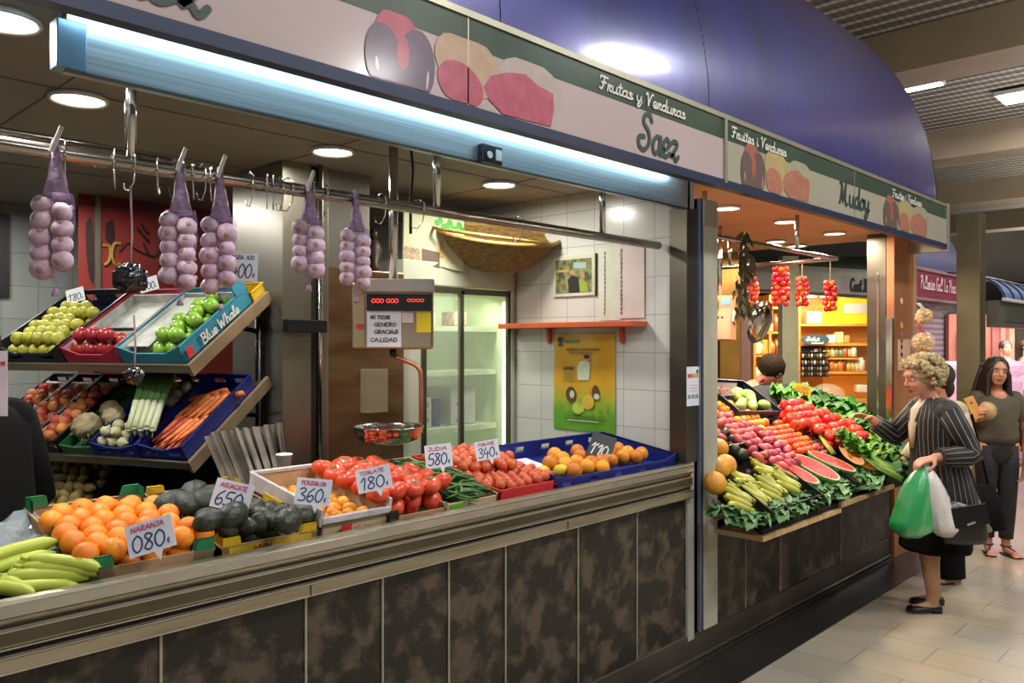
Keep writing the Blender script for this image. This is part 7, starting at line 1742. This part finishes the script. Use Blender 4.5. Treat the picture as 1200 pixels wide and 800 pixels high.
for s in (1, -1):
    a = V((-.01, s * .135, 1.215)); b = V((-.004, s * .20, 1.06)); MB().ell(a, (.066,) * 3, 16, 11).tube([a, a.lerp(b, .5), b], [.066, .064, .06], 20, caps=False).build('short_sleeve', OLV, root)
JN = mat('black_jeans', '131214', .8, 0, '1c1b1e', 12, bump=.2, bscale=60)
MB().loft([ring(0, 0, .70, .07, .10), ring(0, 0, .75, .108, .155), ring(0, 0, .80, .118, .165), ring(0, 0, .9, .112, .148), ring(0, 0, .935, .108, .14)], 30).build('jeans_waist', JN, root)
for s, xk, ya_, xa_ in ((1, .03, .078, -.012), (-1, .0, -.04, -.06)):
    MB().loft([ring(xa_, ya_, .13, .05, .05), ring(xa_, ya_, .16, .052, .052), ring((xk + xa_) / 2, (s * .075 + ya_) / 2, .32, .062, .058), ring(xk, s * .07, .48, .068, .066), ring(.01, s * .075, .68, .088, .082), ring(0, s * .07, .86, .105, .085)], 24).build('jeans_leg', JN, root)
SAN = mat('sandal', '3a241c', .6)
for (ax, ayy), (tx, ty) in (((-.02, .08), (.13, .105)), ((-.07, -.03), (.08, -.065))):
    MB().prism([(ax - .04, ayy - .03), (ax + .04, ayy - .035), (tx - .02, ty - .042), (tx + .012, ty), (tx - .01, ty + .042), (ax + .04, ayy + .032), (ax - .04, ayy + .03)], .012, .0).build('sandal', SAN, root, .003)
    mb = MB(); c = V((ax, ayy, .07)); mb.tube([c + V((.036 * math.cos(k * PI / 6), .036 * math.sin(k * PI / 6), .0)) for k in range(13)], .006, 6)
    mb.tube([V((tx - .05, ty, .045)), V((ax + .034, ayy, .07))], .007, 6); mb.tube([V((tx - .06, ty - .036, .012)), V((tx - .055, ty, .047)), V((tx - .06, ty + .036, .012))], .006, 6); mb.build('sandal_strap', SAN, root)
EX3 = root.matrix_world.copy()
t = thing('shoulder_bag', 'small black bag hanging from the young woman\'s shoulder at the picture edge', 'bag', EX3 @ T(-.06, .27, .92))
MB().bx(-.1, .1, -.04, .04, -.13, .13).build('bag_body', LEATHER, t, .02); MB().tube([(.05, -.03, .12), (.04, -.10, .32), (.07, -.155, .345), (-.02, -.14, .34), (-.06, -.08, .3), (-.07, -.02, .12)], .008, 8).build('strap', LEATHER, t); MB().ell((.088, -.125, .30), .014, 12, 8).build('strap_ring', CHROME, t)
t = thing('phone_case', 'tan hard case held in the young woman\'s hand', 'case', EX3 @ T(.245, -.265, 1.155) @ RZ(-.1) @ RY(-.2) @ RX(.4) @ Matrix.Scale(.8, 4))
MB().bx(-.012, .012, -.045, .045, -.10, .12).build('case', mat('case_tan', 'c98f3c', .5, 0, 'b57c2f', 6), t, .006); MB().cyl((.012, 0, .06), (.0135, 0, .06), .01).build('button', BLACK, t)
p = EX3 @ V((.19, -.15, 1.135)); t = thing('bread_bag', 'round yellowish bread loaf in a clear bag held against the olive shirt', 'bread', p)
MB().ell((0, 0, 0), (.06, .06, .062), 20, 14, None, 0, lambda a, b: 1 + .07 * math.sin(4 * b + 3 * a)).build('loaf', mat('loaf', 'c99a44', .6, 0, 'b3822f', 14), t)
MB().ell((0, 0, 0), (.068, .068, .07), 20, 14, None, 0, lambda a, b: 1 + .08 * math.sin(5 * b + 2 * a)).build('film', mat('loaf_film', 'e8dcc0', .1, alpha=.22, spec=.9), t)

# --- seller bending behind the second display
pv = atd(905, 434, 6.9)
root = thing('person', 'dark haired seller bending down behind the courgette crate in a red and striped top', 'person', T(pv.x, pv.y, 0) @ RZ(ang + 2.3))
H0 = pv.z
Cc, E, P, R = head_parts((0, 0, H0 - .0), (.75, .1, -.65), (.6, 0, .7), .98)
caps = list(Cc) + [((-.13, 0, H0 - .13), .055, (-.03, 0, H0 - .05), .05), ((-.38, 0, .9), .14, (-.3, 0, 1.02), .13), ((-.3, 0, 1.02), .13, (-.17, 0, H0 - .2), .12), ((-.15, .1, H0 - .17), .065, (-.15, -.1, H0 - .17), .065),
    ((-.15, .17, H0 - .18), .052, (-.02, .22, 1.0), .042), ((-.02, .22, 1.0), .04, (.16, .2, .95), .027), ((-.15, -.17, H0 - .18), .052, (-.02, -.22, 1.0), .042), ((-.02, -.22, 1.0), .04, (.16, -.2, .95), .027),
    ((-.38, .085, .85), .1, (-.36, .085, .45), .06), ((-.36, .085, .45), .06, (-.38, .085, .08), .04), ((-.38, .085, .04), .036, (-.26, .085, .025), .028),
    ((-.38, -.085, .85), .1, (-.36, -.085, .45), .06), ((-.36, -.085, .45), .06, (-.38, -.085, .08), .04), ((-.38, -.085, .04), .036, (-.26, -.085, .025), .028)]
caps += hand((.16, .2, .95), (1, 0, -.3), (0, 0, -1), 1, .6) + hand((.16, -.2, .95), (1, 0, -.3), (0, 0, -1), -1, .6)
blob('body', caps, E, .008, [SKIN, LIP], root, 4, lipfn(P)); face_bits(P, R, .98, root)
mb = MB().ell(P(-.025, 0, .03), (.115, .095, .107), 20, 14, R, 0, lambda a, b: 1 + .05 * math.sin(6 * b) * math.sin(5 * a)); mb.build('hair', mat('hair_seller', '1d150e', .9, 0, '32261a', 60, bump=.6, bscale=80, spec=.2), root)
SHR = stripes_uv('striped_top', 'b8a89a', '2a2a2c', 1, 0)
def vstripe():
    m, nt, b = _nodes('seller_stripes'); L = nt.links.new; uv = N(nt, 'ShaderNodeUVMap'); sp = N(nt, 'ShaderNodeSeparateXYZ'); L(uv.outputs[0], sp.inputs[0])
    mu = N(nt, 'ShaderNodeMath', operation='MULTIPLY'); mu.inputs[1].default_value = 12; L(sp.outputs[1], mu.inputs[0]); fr = N(nt, 'ShaderNodeMath', operation='FRACT'); L(mu.outputs[0], fr.inputs[0])
    lt = N(nt, 'ShaderNodeMath', operation='LESS_THAN'); lt.inputs[1].default_value = .5; L(fr.outputs[0], lt.inputs[0]); mx_ = N(nt, 'ShaderNodeMix'); mx_.data_type = 'RGBA'; L(lt.outputs[0], mx_.inputs['Factor'])
    mx_.inputs['A'].default_value = c4(hx('b8a89a')); mx_.inputs['B'].default_value = c4(hx('3a302c')); L(mx_.outputs['Result'], b.inputs['Base Color']); return m
MB().loft([((-.39, 0, .84), (.17, 0, 0), (0, .2, 0)), ((-.36, 0, .95), (.16, 0, .02), (0, .19, 0)), ((-.28, 0, H0 - .32), (.15, 0, .05), (0, .19, 0)), ((-.18, 0, H0 - .2), (.12, 0, .06), (0, .19, 0)), ((-.13, 0, H0 - .13), (.08, 0, .05), (0, .11, 0))], 30).build('striped_top', vstripe(), root)
MB().loft([((-.135, 0, H0 - .15), (.09, 0, .06), (0, .12, 0)), ((-.10, 0, H0 - .11), (.072, 0, .05), (0, .08, 0)), ((-.08, 0, H0 - .085), (.062, 0, .045), (0, .066, 0))], 24).build('red_collar', mat('red_collar', 'c9303a', .7), root)

# --- seller in black at the left edge
root = thing('person', 'seller in a black sweater seen from behind at the left picture edge', 'person', T(atd(-42, 500, 2.75).x, atd(-42, 500, 2.75).y, 0) @ RZ(ang - .35))
Cc, E, P, R = head_parts((.02, 0, 1.62), (1, .1, 0), (0, 0, 1), 1.0)
caps = list(Cc) + [((-.0, 0, 1.42), .06, (.01, 0, 1.55), .052), ((0, 0, .9), .15, (0, 0, 1.35), .14), ((0, .1, 1.35), .06, (0, -.1, 1.35), .06),
    ((0, .18, 1.38), .058, (-.03, .24, 1.1), .046), ((-.03, .24, 1.1), .045, (.12, .2, .92), .03), ((0, -.18, 1.38), .058, (-.03, -.24, 1.1), .046), ((-.03, -.24, 1.1), .045, (.12, -.2, .92), .03),
    ((0, .09, .85), .11, (0, .09, .45), .065), ((0, .09, .45), .062, (-.02, .09, .08), .042), ((-.02, .09, .04), .038, (.12, .09, .028), .03), ((0, -.09, .85), .11, (0, -.09, .45), .065), ((0, -.09, .45), .062, (-.02, -.09, .08), .042), ((-.02, -.09, .04), .038, (.12, -.09, .028), .03)]
caps += hand((.12, .2, .92), (1, 0, -.3), (0, 0, -1), 1, .6) + hand((.12, -.2, .92), (1, 0, -.3), (0, 0, -1), -1, .6)
blob('body', caps, E, .008, [SKIN, LIP], root, 4, lipfn(P)); face_bits(P, R, 1, root)
MB().ell(P(-.025, 0, .03), (.113, .093, .105), 20, 14, R).build('hair', bpy.data.materials['hair_seller'], root)
MB().loft([ring(0, 0, .80, .20, .25), ring(0, 0, 1.0, .19, .24), ring(0, 0, 1.2, .17, .225), ring(0, 0, 1.36, .15, .215), ring(0, 0, 1.42, .12, .16), ring(0, 0, 1.46, .085, .1), ring(.005, 0, 1.49, .066, .068)], 36, wob=lambda j, a: 1 + .02 * math.sin(5 * a + 2 * j)).build('sweater', BLK, root)
for s in (1, -1): MB().ell((0, s * .165, 1.37), (.09, .085, .088)).tube([(0, s * .17, 1.38), (-.015, s * .215, 1.24), (-.03, s * .245, 1.1), (.05, s * .222, 1.0), (.11, s * .2, .93)], [.085, .075, .068, .06, .045], 20).build('sleeve', BLK, root)
MB().loft([ring(0, 0, .05, .2, .2), ring(0, 0, .5, .18, .2), ring(0, 0, .85, .18, .22)], 24).build('trousers', BLKK, root)

# --- two shoppers far behind
for i, (u, v, d, sh, lb) in enumerate(((1179, 408, 12.8, 'c9909c', 'small distant seller in pink and black behind the meat counter'), (1203, 406, 13.2, '1a1a20', 'distant seller in black at the right edge behind the meat counter'))):
    p = atd(u, v, d); root = thing('person', lb, 'person', T(p.x, p.y, 0) @ RZ(ay + .8 * i))
    H0 = p.z; Cc, E, P, R = head_parts((0, 0, H0), (1, 0, 0), (0, 0, 1), 1.0)
    caps = list(Cc) + [((0, 0, H0 - .2), .055, (0, 0, H0 - .07), .05), ((0, 0, .9), .14, (0, 0, H0 - .28), .13), ((0, .1, H0 - .25), .065, (0, -.1, H0 - .25), .065),
        ((0, .18, H0 - .26), .05, (.02, .24, H0 - .52), .042), ((.02, .24, H0 - .52), .04, (.2, .15, H0 - .6), .028), ((0, -.18, H0 - .26), .05, (.02, -.24, H0 - .52), .042), ((.02, -.24, H0 - .52), .04, (.2, -.15, H0 - .6), .028),
        ((0, .085, .85), .1, (0, .085, .08), .045), ((0, -.085, .85), .1, (0, -.085, .08), .045), ((0, .085, .04), .036, (.12, .085, .03), .03), ((0, -.085, .04), .036, (.12, -.085, .03), .03)]
    caps += hand((.2, .15, H0 - .6), (1, 0, -.3), (0, 0, -1), 1, .6) + hand((.2, -.15, H0 - .6), (1, 0, -.3), (0, 0, -1), -1, .6)
    blob('body', caps, E, .01, [SKIN, LIP], root, 3); MB().ell(P(-.03, 0, .035), (.106, .093, .1), 16, 10, R).build('hair', HB, root)
    MB().loft([ring(0, 0, .8, .17, .21), ring(0, 0, H0 - .3, .15, .21), ring(0, 0, H0 - .2, .09, .12)], 24).build('top', mat('top%d' % i, sh, .8), root)
    if i == 0: MB().loft([((.02, 0, .8), (.16, 0, 0), (0, .13, 0)), ((.03, 0, H0 - .32), (.145, 0, 0), (0, .1, 0))], 20).build('apron', BLK, root)
# ------------------------------------------------------------------ camera and world
cam = bpy.data.cameras.new('camera'); co = bpy.data.objects.new('camera', cam); col.objects.link(co)
co.location = CAM; co.rotation_euler = (PI / 2, 0, -math.atan2(.722, .692)); cam.sensor_width = 36; cam.lens = 28.5; cam.shift_y = 2 / 1200
cam.clip_start = .05; cam.clip_end = 120
bpy.context.scene.camera = co
w = bpy.data.worlds.new('world'); bpy.context.scene.world = w; w.use_nodes = True
w.node_tree.nodes['Background'].inputs[0].default_value = (.95, .93, 1, 1); w.node_tree.nodes['Background'].inputs[1].default_value = .5
sc_ = bpy.context.scene
sc_.view_settings.view_transform = 'Standard'; sc_.view_settings.look = 'None'; sc_.view_settings.exposure = 0
sc_.cycles.max_bounces = 6; sc_.cycles.diffuse_bounces = 3; sc_.cycles.glossy_bounces = 3; sc_.cycles.transparent_max_bounces = 8; sc_.cycles.sample_clamp_indirect = 4
sc_.cycles.caustics_reflective = False; sc_.cycles.caustics_refractive = False
